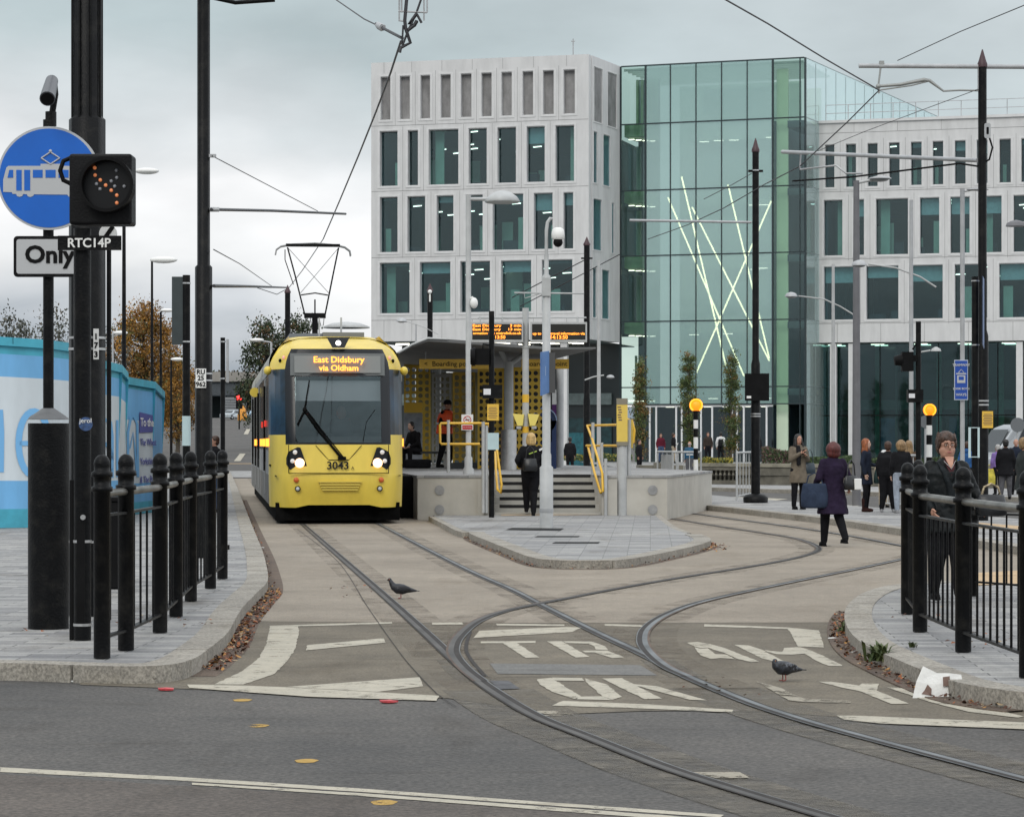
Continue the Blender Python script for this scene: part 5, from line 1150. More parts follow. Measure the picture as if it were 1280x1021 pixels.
q = MB(); rrect(a.x(19), a.z(347), a.x(112), a.z(296), .03, -.07, -.05, q); op = q.build('only_plate', BLACK, t)
q = MB(); rrect(a.x(22.7), a.z(343), a.x(108.5), a.z(300), .02, -.073, -.0705, q); q.build('plate_face', SGW, op); text('Only', .19, (a.x(64), -.076, a.z(320)), BLACK2, op, 'plate_text', bold=.006, sx=1.05)
q = MB(); q.bb((-.3, -.049, cz + .12), (.3, -.044, cz + .16)); q.bb((-.3, -.049, cz - .16), (.3, -.044, cz - .12)); q.build('sign_bracket', BLACK, t)

# second OHLE mast
t, a = pole('overhead_line_mast', 'tall black overhead line mast with white plate RU 25 962 behind the left railing', 'mast', 254.5, 708, [(334, .112), (-40, .083)], n=8)
q = MB(); q.bb((a.x(246), -.128, a.z(485)), (a.x(259), -.116, a.z(461))); nl = q.build('number_plate', WHITE, t)
for s_, v in (('RU', 465.5), ('25', 473), ('962', 480.8)): text(s_, .085, (a.x(252.5), -.131, a.z(v)), BLACK2, nl, 'plate_text', bold=.002)
for v in (468, 476.5): band(t, a.z(v), .119)
q = MB(); q.path([(.05, 0, a.z(-4)), (.4, .1, a.z(2)), (.9, .2, a.z(-3))], .03, 6); q.build('arm_stub', BLACK, t)
q = MB(); q.box((.09, 0, a.z(195)), (.14, .06, .04)); q.cyl((.08, 0, a.z(262)), (.2, 0, a.z(262)), .03, n=8); q.build('insulator', GREY, t)

# backs of signs on thin posts
t, a = pole('signpost', 'black signpost seen from behind with its flat grey sign turned away beside the tall mast', 'signpost', 233, 700, [(344, .052)])
q = MB(); q.bb((a.x(215), -.02, a.z(431)), (a.x(229.5), .02, a.z(346))); o = q.build('sign_back', mat('sign_back_grey', (.03, .042, .045), .5, var=.15), t)
for v in (355, 428): band(t, a.z(v), .06)
q = MB(); q.cyl((0, 0, a.z(557)), (0, 0, a.z(520)), .058, n=14); q.build('paper_notice', mat('notice_pale_blue', (.45, .58, .60), .7, var=.06), t)
t, a = pole('signpost', 'slim black post with an edge on plate between the tall mast and the tram', 'signpost', 278.5, 697, [(422, .033)])
q = MB(); q.bb((a.x(283), -.03, a.z(478)), (a.x(285), .12, a.z(424))); q.build('sign_back', GREY, t); q = MB(); q.bb((-.04, -.05, 0), (.09, .05, .18)); q.build('post_foot', BLACK2, t)
for v in (428, 474): band(t, a.z(v), .04)

# street lamps far left
def lamp(u, v0, v, r, uh0, uh1, label, hm=WHITE, m=BLACK, group='street lamps beyond the hoarding', vh=None):
    a = At(u, v); t = thing('street_lamp', label, 'street lamp', (a.o.x, a.o.y, gz(a.o.y)), 0, group); q = MB(); q.cyl((0, 0, 0), (0, 0, a.z(v0)), r * 1.4, r * .8, n=10); q.build('post', m, t)
    vh = vh or v0; q = MB(); c = (a.x(uh0) + a.x(uh1)) / 2; w = abs(a.x(uh1) - a.x(uh0)) / 2; q.ell((c, 0, a.z(vh)), (w, .16, w * .20 + .02), 16, 8); q.build('lamp_head', hm, t); 
    q = MB(); q.cyl((0, 0, a.z(v0)), (c, 0, a.z(vh)), r * .6, n=6); q.build('arm', m, t); return t, a
lamp(155, 213, 640, .045, 168, 199, 'tall black street lamp with white bowl head right of the tram signal', vh=214)
lamp(190, 326, 622, .04, 187, 222, 'black street lamp with white flat head in front of the orange tree', vh=325)
lamp(201, 390, 612, .045, 200, 217, 'black street lamp with short white head beside the signpost', vh=388)
lamp(214, 449, 603, .045, 213, 229, 'small far street lamp with white head low against the orange tree', vh=449)
lamp(141, 418, 606, .04, 141, 160, 'thin pale far lamp post above the hoarding', vh=416, m=GREY)
lamp(339, 428, 598, .06, 312, 330, 'far pale street lamp with curved arm in front of the dark tree behind the tram', vh=425, m=GREY)

# hoarding
HB = mat('hoarding_blue', (.16, .42, .72), .5, var=.13, scale=1.2, stretch=(1, 1, .25)); HWT = mat('hoarding_white', (.60, .66, .70), .5, var=.12, scale=1.2, stretch=(1, 1, .25)); HC = mat('hoarding_cyan', (.06, .36, .48), .5, var=.15, scale=2)
hp = [(G(-150, 668), -150), (G(0, 669.5), 3.43), (G(104, 663), 3.34), (G(157, 654.5), 3.05), (G(160, 654), 2.9), (G(191, 647), 2.88), (G(203, 640), 2.72)]
PZ = [(G(-150, 671), 3.5), (G(57, 667.5), 3.36), (G(112, 663), 3.32)], [(G(112, 662), 3.12), (G(149, 655), 3.09), (G(157, 652), 2.98)], [(G(157, 651.5), 2.90), (G(191, 647), 2.86), (G(203, 641), 2.72)]
ho = thing('hoarding', 'curving blue and white site hoarding with cyan capping and large lettering', 'hoarding', (PZ[0][0][0].x, PZ[0][0][0].y, .12)); hO = Vector(ho.location)
def hz_(base): return .12
WAVE = mat('hoarding_graphic', (.30, .55, .82), .5)
for sec in PZ:
    for i in range(len(sec) - 1):
        A, za_ = sec[i]; B, zb_ = sec[i + 1]; A = A - Vector((hO.x, hO.y, 0)); B = B - Vector((hO.x, hO.y, 0)); q = MB(); d = (B - A).normalized(); nrm = Vector((d.y, -d.x, 0)); 
        bands = [(0, .10, 2), (.10, .25, 0), (.25, .80 if sec is not PZ[2] or True else .8, 1), (.80, .92, 0), (.92, .995, 2)]
        th = nrm * .06
        lv = [0, .33, .60, .60, 1]
        def quad(f0, f1, m, o_=0.):
            a0 = A.copy(); b0 = B.copy(); pts = []
            for P_, zt in ((A, za_), (B, zb_)):
                for f in (f0, f1): pts.append((P_.x + nrm.x * o_, P_.y + nrm.y * o_, (zt - .12) * f + 0))
            q.add([pts[0], pts[2], pts[3], pts[1]], [(0, 1, 2, 3)], m)
        if sec is PZ[2] and i == 1: L_ = [(0, .09, 2), (.09, .93, 0), (.93, 1, 2)]
        elif sec is PZ[2]: L_ = [(0, .09, 2), (.09, .23, 0), (.23, .70, 1), (.70, .93, 0), (.93, 1, 2)]
        else: L_ = [(0, .10, 2), (.10, .25, 0), (.25, .80, 1), (.80, .92, 0), (.92, 1, 2)]
        for f0, f1, m in L_: quad(f0, f1, m)
        # thickness and capping
        for f, zt in ((1, 0),):
            pts = [A, B]; h0, h1 = za_ - .12, zb_ - .12
            q.add([(A.x + th.x, A.y + th.y, h0 - .12), (B.x + th.x, B.y + th.y, h1 - .12), (B.x + th.x, B.y + th.y, h1 + .03), (A.x + th.x, A.y + th.y, h0 + .03), (A.x - th.x, A.y - th.y, h0 + .03), (B.x - th.x, B.y - th.y, h1 + .03), (A.x - th.x, A.y - th.y, 0), (B.x - th.x, B.y - th.y, 0)], [(0, 1, 2, 3), (3, 2, 5, 4), (4, 5, 7, 6), (1, 7, 5, 2), (0, 3, 4, 6)], 2)
            q.add([(A.x + th.x, A.y + th.y, h0 - .12), (B.x + th.x, B.y + th.y, h1 - .12), (B.x, B.y, h1 - .12), (A.x, A.y, h0 - .12)], [(3, 2, 1, 0)], 2)
        q.build('board', [HB, HWT, HC], ho)
def on_board(u, v, sec, i, o_=.012):
    """point of a board seen at photo pixel (u, v)"""
    A, _ = sec[i]; B, _ = sec[i + 1]; d = (B - A); k = (u - 640) / FPX; t = (k * A.y - A.x) / (d.x - k * d.y); P = A + d * t; n_ = Vector((d.y, -d.x, 0)).normalized(); z = CH + (HZ - v) / FPX * P.y
    return Vector((P.x + n_.x * o_ - hO.x, P.y + n_.y * o_ - hO.y, z - .12))
LB = mat('hoarding_letter_blue', (.17, .43, .74), .5)
def stroke(pts, w, sec, i, closed=False, m=LB):
    q = MB(); K = len(pts); vs = []
    for j, (u, v) in enumerate(pts):
        a = pts[max(j - 1, 0)] if not closed else pts[j - 1]; b = pts[min(j + 1, K - 1)] if not closed else pts[(j + 1) % K]; L_ = math.hypot(b[0] - a[0], b[1] - a[1]) or 1; nx, ny = -(b[1] - a[1]) / L_ * w / 2, (b[0] - a[0]) / L_ * w / 2
        vs += [tuple(on_board(u + nx, v + ny, sec, i)), tuple(on_board(u - nx, v - ny, sec, i))]
    fs = [(2 * j, 2 * j + 1, (2 * j + 3) % (2 * K), (2 * j + 2) % (2 * K)) for j in range(K if closed else K - 1)]; q.add(vs, fs); return q.build('lettering', m, ho)
el_ = lambda cx, cy, rx, ry, a0, a1, n=22: [(cx + rx * math.cos(R(a0 + (a1 - a0) * k / n)), cy - ry * math.sin(R(a0 + (a1 - a0) * k / n))) for k in range(n + 1)]
stroke(el_(42, 554, 19, 40, 0, 318), 8, PZ[0], 0); stroke([(24, 554), (61, 554)], 6, PZ[0], 1 if False else 0)
stroke([(0, 512), (1.5, 540), (1, 590)], 7, PZ[0], 0)
stroke([(124, 531), (130, 524), (137, 528), (139, 545), (139, 597)], 5, PZ[1], 0); stroke(el_(131, 575, 8, 20, 0, 330), 5, PZ[1], 0); stroke([(146, 525), (146, 596)], 3, PZ[1], 0)
stroke([(159.5, 596), (159.5, 540), (163, 522), (167, 520), (171, 530), (172, 596)], 3, PZ[2], 0); stroke([(162, 560), (166, 540), (168, 560), (170, 592)], 2, PZ[2], 0)
def board_text(s_, u, v, hpx, m, sec, i, sx=1., bold=.003):
    c = on_board(u, v, sec, i, .02); A = sec[i][0]; B = sec[i + 1][0]; d = B - A; rz = math.atan2(d.y, d.x); text(s_, hpx / FPX * (c.y + hO.y) * 1.35, c, m, ho, 'lettering', rz=rz, align='LEFT', bold=bold, sx=sx)
HP = mat('hoarding_purple', (.10, .11, .34), .5)
q = MB(); q.add([tuple(on_board(*p, PZ[2], 0, .014)) for p in ((173.5, 541), (190.5, 540), (190.5, 519), (173.5, 515))], [(0, 1, 2, 3)]); q.build('text_panel', HP, ho)
cc_ = abs((PZ[2][1][0] - PZ[2][0][0]).y); sx_ = .34
board_text('To the', 174.5, 528, 11, WHITE, PZ[2], 0, 1.9); 
for s_, v in (('The Wheat', 553), ('Yorkshire', 577), ('& The Pa', 600)): board_text(s_, 174.3, v, 9, HP, PZ[2], 0, 1.65)
q = MB()
for u, v0, v1, sec, i in ((14.5, 422, 430, PZ[0], 0), (61, 426, 435, PZ[0], 0)): q.add([tuple(on_board(*p, sec, i, .066)) for p in ((u, v1), (u + .6, v1), (u + .6, v0), (u, v0))], [(0, 1, 2, 3)])
q.build('capping_joint', BLACK2, ho)

# ------------------------------------------------------------ railings
def railing(label, posts, htop, hr, lr, br, sp=.2, extra=True, stub=None, group='black ball topped railings', r=.058):
    """posts: photo base pixels; htop etc. = metres above the pavement"""
    P = [G(u, v, .12) for u, v in posts]; base = P[0].copy(); t = thing('railing', label, 'railing', base, 0, group)
    for p in P:
        q = MB(); c = p - base; q.lathe([(r, 0), (r, htop - .26), (r * 1.28, htop - .255), (r * 1.28, htop - .225), (r, htop - .22), (r, htop - .16), (r * 1.28, htop - .155), (r * 1.28, htop - .125), (r * .96, htop - .115)] + [(r * 1.0 * math.cos(x_), htop - .068 + r * 1.15 * math.sin(x_)) for x_ in (-.3, 0, .3, .6, .9, 1.15, 1.35, 1.5)], c, 16); q.build('post', BLACK, t)
    for i in range(len(P) - 1):
        A, B = P[i] - base, P[i + 1] - base; d = (B - A); L_ = d.length; u_ = d.normalized(); a = A + u_ * r * .9; b = B - u_ * r * .9
        q = MB(); q.path([a + Vector((0, 0, hr)), b + Vector((0, 0, hr))], .028, 8); q.build('handrail', mat('handrail_worn_steel', (.16, .155, .14), .38, .7, var=.5, scale=3), t)
        ang = math.atan2(d.y, d.x); q = MB(); m_ = (a + b) / 2
        for h in (lr, br): q.box((m_.x, m_.y, h), ((b - a).length, .045, .018), rz=ang)
        n = max(1, int((b - a).length / sp)); 
        for k in range(1, n): c = a.lerp(b, k / n); q.cyl((c.x, c.y, br), (c.x, c.y, lr), .009, n=6)
        q.build('bar_panel', BLACK, t)
    return t
railing('black railing with ball topped posts curving along the left pavement', [(127.5, 822), (157.5, 812), (200, 790), (220, 770), (238.5, 751), (263, 735), (278, 723)], 1.40, 1.13, .98, .14, sp=.32)
railing('black railing with ball topped posts at the right edge in front of the woman', [(1148, 738), (1134.5, 767), (1150, 789), (1204, 814), (1285, 846), (1380, 880)], 1.31, 1.06, .91, .14)
railing('short black railing behind the woman at the right with a single visible post', [(1218, 745), (1300, 752), (1400, 760)], .92, .85, .80, .14, group='black ball topped railings', r=.035)
cb = At(143, 735, .12); t = thing('cable_cabinet', 'small black cabinet standing behind the left railing posts', 'cabinet', cb.o); q = MB(); q.bb((-.10, -.1, 0), (.12, .15, .88), 0); q.bb((-.13, -.12, .881), (.15, .18, .93), 0); o = q.build('housing', BLACK2, t); bevel(o, .012)

# metal barriers by the crossing
def barrier(label, p0, p1, h, n, lean=0):
    A = G(*p0, .12); B = G(*p1, .12); t = thing('barrier', label, 'barrier', A, 0, 'grey steel barriers beside the crossing'); d = B - A
    q = MB(); q.path([(0, 0, h), tuple(d + Vector((0, 0, h)))], .028, 8); q.path([(0, 0, .12), tuple(d + Vector((0, 0, .12)))], .018, 6)
    for k in range(n + 1): c = d * (k / n); q.cyl((c.x, c.y, 0 if k in (0, n) else .12), (c.x, c.y, h), .028 if k in (0, n) else .011, n=6)
    q.build('frame', LGREY, t); return t
barrier('grey steel barrier in two bays beside the left belisha beacon', (841, 621), (876, 621.5), 1.22, 5); 
t = barrier('grey steel barrier panel with frosted sheet behind the end of the ramp wall', (822, 618), (846, 620.5), 1.22, 4); q = MB(); A = G(822, 618, .12); B = G(846, 620.5, .12); d = B - A; q.add([(.1, .03, .15), (d.x - .1, d.y + .03, .15), (d.x - .1, d.y + .03, 1.15), (.1, .03, 1.15)], [(0, 1, 2, 3)]); q.build('infill_sheet', LGREY, t)
barrier('grey steel barrier close to the left side of the drum based mast', (921, 626), (940, 622), 1.22, 5)
barrier('grey steel barrier behind the waiting group by the zebra crossing', (1102, 635), (1150, 640), 1.2, 6)

# ------------------------------------------------------------ poles on the island
t, a = pole('street_lamp', 'pale grey street lamp with a half dome head standing on the left of the steps', 'street lamp', 585.5, 646, [(586, .115), (572, .085), (244, .058)], m=LGREY)
q = MB(); q.cyl((0, 0, a.z(249)), (a.x(612), 0, a.z(249)), .04, n=8); q.build('arm', LGREY, t); q = MB(); w = (a.x(651) - a.x(606)) / 2; c = a.x(628)
q.lathe([(.02, .24), (w * .45, .20), (w * .8, .11), (w, 0), (w * .96, -.02), (w * .9, -.03)], (c, 0, a.z(252)), 24); q.build('lamp_head', LGREY, t)
band(t, a.z(628), .125, GREY, .05); q = MB(); q.ell((.12, -.05, a.z(379)), (.085, .085, .12)); q.cyl((0, 0, a.z(374)), (.1, -.04, a.z(372)), .03, n=6); q.build('dome_camera', WHITE, t)
q = MB(); q.bb((a.x(577), -.10, a.z(537.5)), (a.x(591.5), -.09, a.z(518))); ns = q.build('smoking_sign', WHITE, t); q = MB(); q.bb((a.x(578), -.104, a.z(536.7)), (a.x(590.6), -.101, a.z(531.5)), 0); q.ring((a.x(584.3), -.102, a.z(524.7)), .085, .068, -.003, .0, 24, 0); q.box((a.x(584.3), -.103, a.z(524.7)), (.15, .003, .014), ry=R(45)); q.build('sign_print', mat('sign_red', (.5, .02, .03), .5), ns); q = MB(); q.box((a.x(584.3), -.101, a.z(524.7)), (.10, .002, .018), ry=R(-10)); q.build('cigarette_symbol', BLACK2, ns)
text('No smoking', .035, (a.x(584.3), -.107, a.z(534)), WHITE, ns, 'sign_text')
def fitpole(): pass
t, a = pole('signal_post', 'black signal post on the island with sideways head, yellow notice and blue paper', 'signal', 614.5, 653, [(389, .055)])
q = MB(); q.bb((a.x(592), -.10, a.z(456)), (a.x(612), .14, a.z(436))); q.cyl((a.x(594), 0, a.z(446)), (a.x(588), 0, a.z(446)), .19, .15, n=20); q.path([(0, 0, a.z(432)), (a.x(604), 0, a.z(430)), (a.x(603), 0, a.z(437))], .02, 6); o = q.build('signal_head', BLACK2, t)
q = MB(); q.bb((a.x(603), -.12, a.z(498)), (a.x(628), .12, a.z(481))); bx = q.build('signal_box', BLACK, t); q = MB(); q.bb((a.x(604.5), -.125, a.z(493.5)), (a.x(613.5), -.121, a.z(486))); q.build('lit_panel', mat('panel_white', (.7, .7, .72), .4), bx)
for v in (484.5, 496.5): band(t, a.z(v), .062)
q = MB(); q.bb((a.x(609), -.075, a.z(525.5)), (a.x(623.5), -.06, a.z(505))); nn_ = q.build('yellow_notice', mat('notice_yellow', (.72, .45, .06), .5), t)
q = MB()
for k in range(7): q.box((a.x(616), -.077, a.z(509.5 + k * 2.1)), (.15 + .03 * (k % 2), .002, .012))
q.build('notice_print', BRN, nn_)
q = MB(); q.bb((a.x(609.5), -.072, a.z(562)), (a.x(623.5), -.062, a.z(541))); q.build('paper_notice', MATS['notice_pale_blue'], t)

t, a = pole('information_pole', 'grey pole carrying two amber departure boards and yellow help points', 'pole', 657, 648, [(385, .068)], m=LGREY)
for u0, u1, v0, v1, L4 in ((588.5, 654, 403, 428, [('East Didsbury      3 min', 407.6), ('East Didsbury     13 min', 412.3), ('ormation visit metrolink.co.uk', 417), ('14:13:50', 422)]), (663, 733.5, 403, 428, [('up to date travel information via', 417.5), ('14:13:50', 422.2)])):
    q = MB(); q.bb((a.x(u0), -.18, a.z(v1)), (a.x(u1), .12, a.z(v0))); b_ = q.build('departure_board', LGREY, t); q = MB(); q.bb((a.x(u0 + 2), -.184, a.z(v1 - 3)), (a.x(u1 - 2), -.181, a.z(v0 + 2.6))); q.build('display_panel', mat('board_black', (.012, .011, .008), .3), b_)
    for s_, v in L4:
        w = (a.x(u1) - a.x(u0)) * (.92 if ':' not in s_ else .30); o = text(s_, .073 if ':' not in s_ else .10, (0, 0, 0), LED, b_, 'display_text', bold=.0015, depth=.001)
        ww = max(v_.co.x for v_ in o.data.vertices) - min(v_.co.x for v_ in o.data.vertices); o.data.transform(Matrix.Diagonal((w / ww, 1, 1, 1))); o.data.transform(Matrix.Translation(((a.x(u0) + a.x(u1)) / 2, -.187, a.z(v))))
q = MB(); q.cyl((a.x(597), 0, a.z(397)), (a.x(733), 0, a.z(397)), .018, n=6); 
for u in (600, 628, 680, 722): q.cyl((a.x(u), 0, a.z(403)), (a.x(u), 0, a.z(396)), .02, n=6)
q.build('hanger_tube', LGREY, t); q = MB(); q.cyl((0, 0, a.z(435)), (0, 0, a.z(432)), .085, n=14); q.build('collar', LGREY, t)
for v0, v1 in ((493, 503), (533, 541)): q = MB(); q.cyl((0, 0, a.z(v1)), (0, 0, a.z(v0)), .072, n=14); q.build('yellow_band', YEL, t)
for sg, uu in ((-1, 648), (1, 667)):
    q = MB(); x = a.x(uu); q.add([(x - .12, -.12, a.z(517)), (x + .12, -.12, a.z(518)), (x + .06 - sg * .03, -.12, a.z(532)), (x - .05 - sg * .03, -.12, a.z(532)), (x - .12, .06, a.z(517)), (x + .12, .06, a.z(518)), (x + .06 - sg * .03, .06, a.z(532)), (x - .05 - sg * .03, .06, a.z(532))], [(3, 2, 1, 0), (4, 5, 6, 7), (0, 1, 5, 4), (2, 3, 7, 6), (1, 2, 6, 5), (3, 0, 4, 7)]); hp_ = q.build('help_point', mat('help_yellow', (.80, .66, .16), .4), t)
    q = MB(); q.bb((x - .04, -.1, a.z(536)), (x + .06, .04, a.z(532.5))); q.build('speaker', GREY, hp_)

t, a = pole('camera_pole', 'pale grey pole with wide base and white dome camera in front of the steps', 'camera pole', 683, 667, [(584, .118), (568, .085), (345, .072), (318, .04)], m=LGREY)
q = MB(); q.path([(0, 0, a.z(320)), (0, 0, a.z(288)), (.02, 0, a.z(278)), (.07, 0, a.z(273)), (.10, 0, a.z(274))], .03, 8); q.build('swan_neck', LGREY, t)
q = MB(); q.lathe([(.05, .16), (.10, .13), (.115, .05), (.115, -.02), (.09, -.05)], (a.x(697.5), 0, a.z(296)), 20, 0); q.ell((a.x(697.5), 0, a.z(303)), (.085, .085, .085), m=1); q.build('dome_camera', [WHITE, BLACK2], t)
q = MB(); q.box((0, -.01, a.z(359)), (.15, .16, .32)); q.build('junction_box', LGREY, t); band(t, a.z(640), .125, GREY, .06)
q = MB(); o_ = [(a.x(675), -.34, a.z(441)), (a.x(685), -.16, a.z(439)), (a.x(685), -.16, a.z(491)), (a.x(675), -.34, a.z(495))]
q.add([(x, y, z) for x, y, z in o_] + [(x + .02, y + .02, z) for x, y, z in o_], [(3, 2, 1, 0), (4, 5, 6, 7), (0, 1, 5, 4), (2, 3, 7, 6)]); bs_ = q.build('blue_sign', mat('faded_sign_blue', (.10, .20, .42), .5, var=.1), t)
q = MB(); q.add([(o_[0][0] * .8 + o_[1][0] * .2, -.306, a.z(459)), (o_[0][0] * .3 + o_[1][0] * .7, -.22, a.z(458)), (o_[0][0] * .3 + o_[1][0] * .7, -.22, a.z(470)), (o_[0][0] * .8 + o_[1][0] * .2, -.306, a.z(471))], [(3, 2, 1, 0)]); q.build('sign_symbol', mat('faded_symbol', (.4, .5, .65), .5), bs_)
q = MB(); q.bb((a.x(684), -.14, a.z(491)), (a.x(694), .15, a.z(441))); q.build('sign_box', mat('sign_back_brown', (.06, .06, .06), .6), t)

t, a = pole('tram_stop_totem', 'tall totem with a yellow upper panel on a grey shaft right of the steps', 'totem', 777.5, 650, [(553, .105)], m=LGREY)
q = MB(); q.bb((-.11, -.12, a.z(552)), (.11, .12, a.z(506))); q.build('yellow_panel', mat('totem_yellow', (.72, .52, .10), .45, var=.05), t); q = MB(); q.bb((-.112, -.122, a.z(505.8)), (.112, .122, a.z(498)), 0); q.bb((-.112, -.122, a.z(557)), (.112, .122, a.z(552.2)), 0); q.build('end_cap', mat('totem_cap', (.22, .20, .15), .6), t)
q = MB()
for k in range(6): q.box((-.06 + .01 * (k % 3), -.122, a.z(509 + k * 3.2)), (.07, .004, .025))
q.build('panel_print', BRN, t); q = MB(); q.bb((.14, .3, a.z(560)), (.24, .35, a.z(524))); q.build('rear_panel', MATS['totem_yellow'], t)
q = MB(); q.cyl((.14, .1, 0), (.14, .1, a.z(524)), .05, n=10); q.build('conduit', LGREY, t)

# ------------------------------------------------------------ masts and lamps further right
def ohle(label, u, v, vt, vlow, r, rl, base=True, grp='black overhead line masts with pointed caps'):
    a = At(u, v); t = thing('overhead_line_mast', label, 'mast', (a.o.x, a.o.y, 0), 0, grp); q = MB(); q.lathe([(rl, 0), (rl, a.z(vlow)), (r * 1.02, a.z(vlow) + .12), (r, a.z(vt) - .25)], (0, 0, 0), 12); q.build('shaft', BLACK, t)
    q = MB(); q.lathe([(r * 1.2, 0), (r * 1.2, .06), (r * .9, .12), (.01, .34)], (0, 0, a.z(vt) - .28), 10); q.build('pointed_cap', mat('cap_maroon', (.05, .02, .025), .5), t); return t, a
t, a = ohle('black overhead line mast on a round drum base in front of the atrium', 944.5, 634, 176, 455, .082, .112)
q = MB(); q.lathe([(.30, 0), (.31, .12), (.24, .19), (.14, .22)], (0, 0, 0.12), 24); q.build('drum_base', BLACK, t)
q = MB(); q.bb((a.x(930.5), -.20, a.z(501)), (a.x(960.5), -.12, a.z(467))); sb = q.build('sign_back', BLACK2, t); q = MB(); q.bb((a.x(932.5), -.205, a.z(498)), (a.x(938), -.201, a.z(495))); q.build('label', WHITE, sb)
for v in (518, 521, 214): band(t, a.z(v), .125 if v > 300 else .1, STEEL, .03)
q = MB(); q.cyl((a.x(787), 0, a.z(275.5)), (-.1, 0, a.z(278)), .032, n=8); q.build('cantilever_arm', GREY, t); q = MB(); q.box((0, 0, a.z(214)), (.36, .12, .05)); q.build('wire_clamp', BLACK, t)
t, a = ohle('tall black overhead line mast with two cantilever arms at the right', 1228, 658, 66, 420, .082, .115)
q = MB(); q.cyl((a.x(1073.5), 0, a.z(82.5)), (a.x(1330), 0, a.z(84)), .045, n=10); q.build('cantilever_arm', GREY, t)
q = MB(); q.add([(a.x(1222), -.02, a.z(86)), (a.x(1231), -.02, a.z(86)), (a.x(1226), -.02, a.z(112)), (a.x(1222), -.02, a.z(112)), (a.x(1222), .02, a.z(86)), (a.x(1231), .02, a.z(86)), (a.x(1226), .02, a.z(112)), (a.x(1222), .02, a.z(112))], [(3, 2, 1, 0), (4, 5, 6, 7), (0, 1, 5, 4), (1, 2, 6, 5), (2, 3, 7, 6), (3, 0, 4, 7)]); q.build('gusset', GREY, t)
q = MB(); q.path([(a.x(1224), 0, a.z(113.5)), (a.x(1200), 0, a.z(113)), (a.x(1180), 0, a.z(114))], .02, 6); q.path([(a.x(1180), 0, a.z(114.5)), (a.x(1162), 0, a.z(101)), (a.x(1155), 0, a.z(100)), (a.x(1125), 0, a.z(106)), (a.x(1099), 0, a.z(108))], [.02, .035, .04, .035, .03], 6); q.path([(a.x(1099), 0, a.z(113)), (a.x(1140), 0, a.z(107)), (a.x(1160), 0, a.z(102))], .015, 6)
q.path([(a.x(1101), 0, a.z(83)), (a.x(1098), 0, a.z(107)), (a.x(1099), 0, a.z(117))], .02, 6); q.box((a.x(1102), 0, a.z(80.5)), (.09, .08, .12)); q.ell((a.x(1098), 0, a.z(108)), .05); q.build('registration_arm', mat('arm_galvanised', (.33, .34, .33), .5, .4), t)
q = MB(); e_ = AT(978, 190, 57) - Vector((a.o.x, a.o.y, 0)); q.path([tuple(e_), (a.x(1222), 0, a.z(200.5))], .042, 8); q.path([(a.x(1030), 5.6, a.z(190)), (a.x(1100), 3.8, a.z(196)), (a.x(1205), .5, a.z(201)), (a.x(1222), 0, a.z(208)), (a.x(1236), -.05, a.z(200)), (a.x(1240), -.05, a.z(185)), (a.x(1236), -.05, a.z(172))], .02, 6, m=1); q.path([tuple(AT(1001, 190, 56.5) - Vector((a.o.x, a.o.y, 0))), tuple(AT(1000, 210, 56.5) - Vector((a.o.x, a.o.y, 0)))], .02, 6); q.path([tuple(AT(1000, 212, 56.5) - Vector((a.o.x, a.o.y, 0))), tuple(AT(1045, 207, 56) - Vector((a.o.x, a.o.y, 0))), tuple(AT(1058, 217, 56) - Vector((a.o.x, a.o.y, 0))), tuple(AT(1078, 217, 55.5) - Vector((a.o.x, a.o.y, 0)))], .022, 6); q.build('cantilever_arm', [GREY, BLACK2], t)
q = MB(); rrect(a.x(1229), a.z(174), a.x(1237), a.z(155), .04, -.13, -.10, q); q.build('junction_box', GREY, t); q = MB(); rrect(a.x(1231.5), a.z(169), a.x(1234.5), a.z(160), .015, -.135, -.131, q); q.build('box_slot', BLACK2, t)
q = MB(); q.bb((a.x(1226), -.15, a.z(535)), (a.x(1239.5), -.13, a.z(514))); yn = q.build('yellow_notice', MATS['notice_yellow'], t)
q = MB()
for k in range(7): q.box((a.x(1233), -.152, a.z(518 + k * 2.1)), (.15 + .03 * (k % 2), .002, .014))
q.build('notice_print', BRN, yn)
for v in (502, 507): band(t, a.z(v), .124, STEEL, .03)
for u, v, vt, lb in ((537.5, 600, 356, 'black pointed mast with a bright fitting behind the canopy'), (733.5, 604, 298, 'black pointed mast with a thin arm left of the glass atrium')):
    t, a = ohle(lb, u, v, vt, 500, .115, .135)
    if u < 600: q = MB(); q.box((0, -.13, a.z(370)), (.07, .06, .5)); q.ell((0, -.18, a.z(365)), .09); q.build('light_fitting', WHITE, t)
    else:
        q = MB(); q.cyl((a.x(643), 0, a.z(366)), (-.1, 0, a.z(367)), .035, n=6); q.path([(a.x(655), 0, a.z(366)), (a.x(656), 0, a.z(373)), (a.x(674), 0, a.z(367.5))], .02, 5); q.build('cantilever_arm', LGREY, t); q = MB(); q.box((0, 0, a.z(323)), (.45, .1, .06)); q.build('wire_clamp', BLACK, t)
t, a = ohle('far black mast rising behind the tram roof', 359.5, 600, 358, 480, .115, .13)
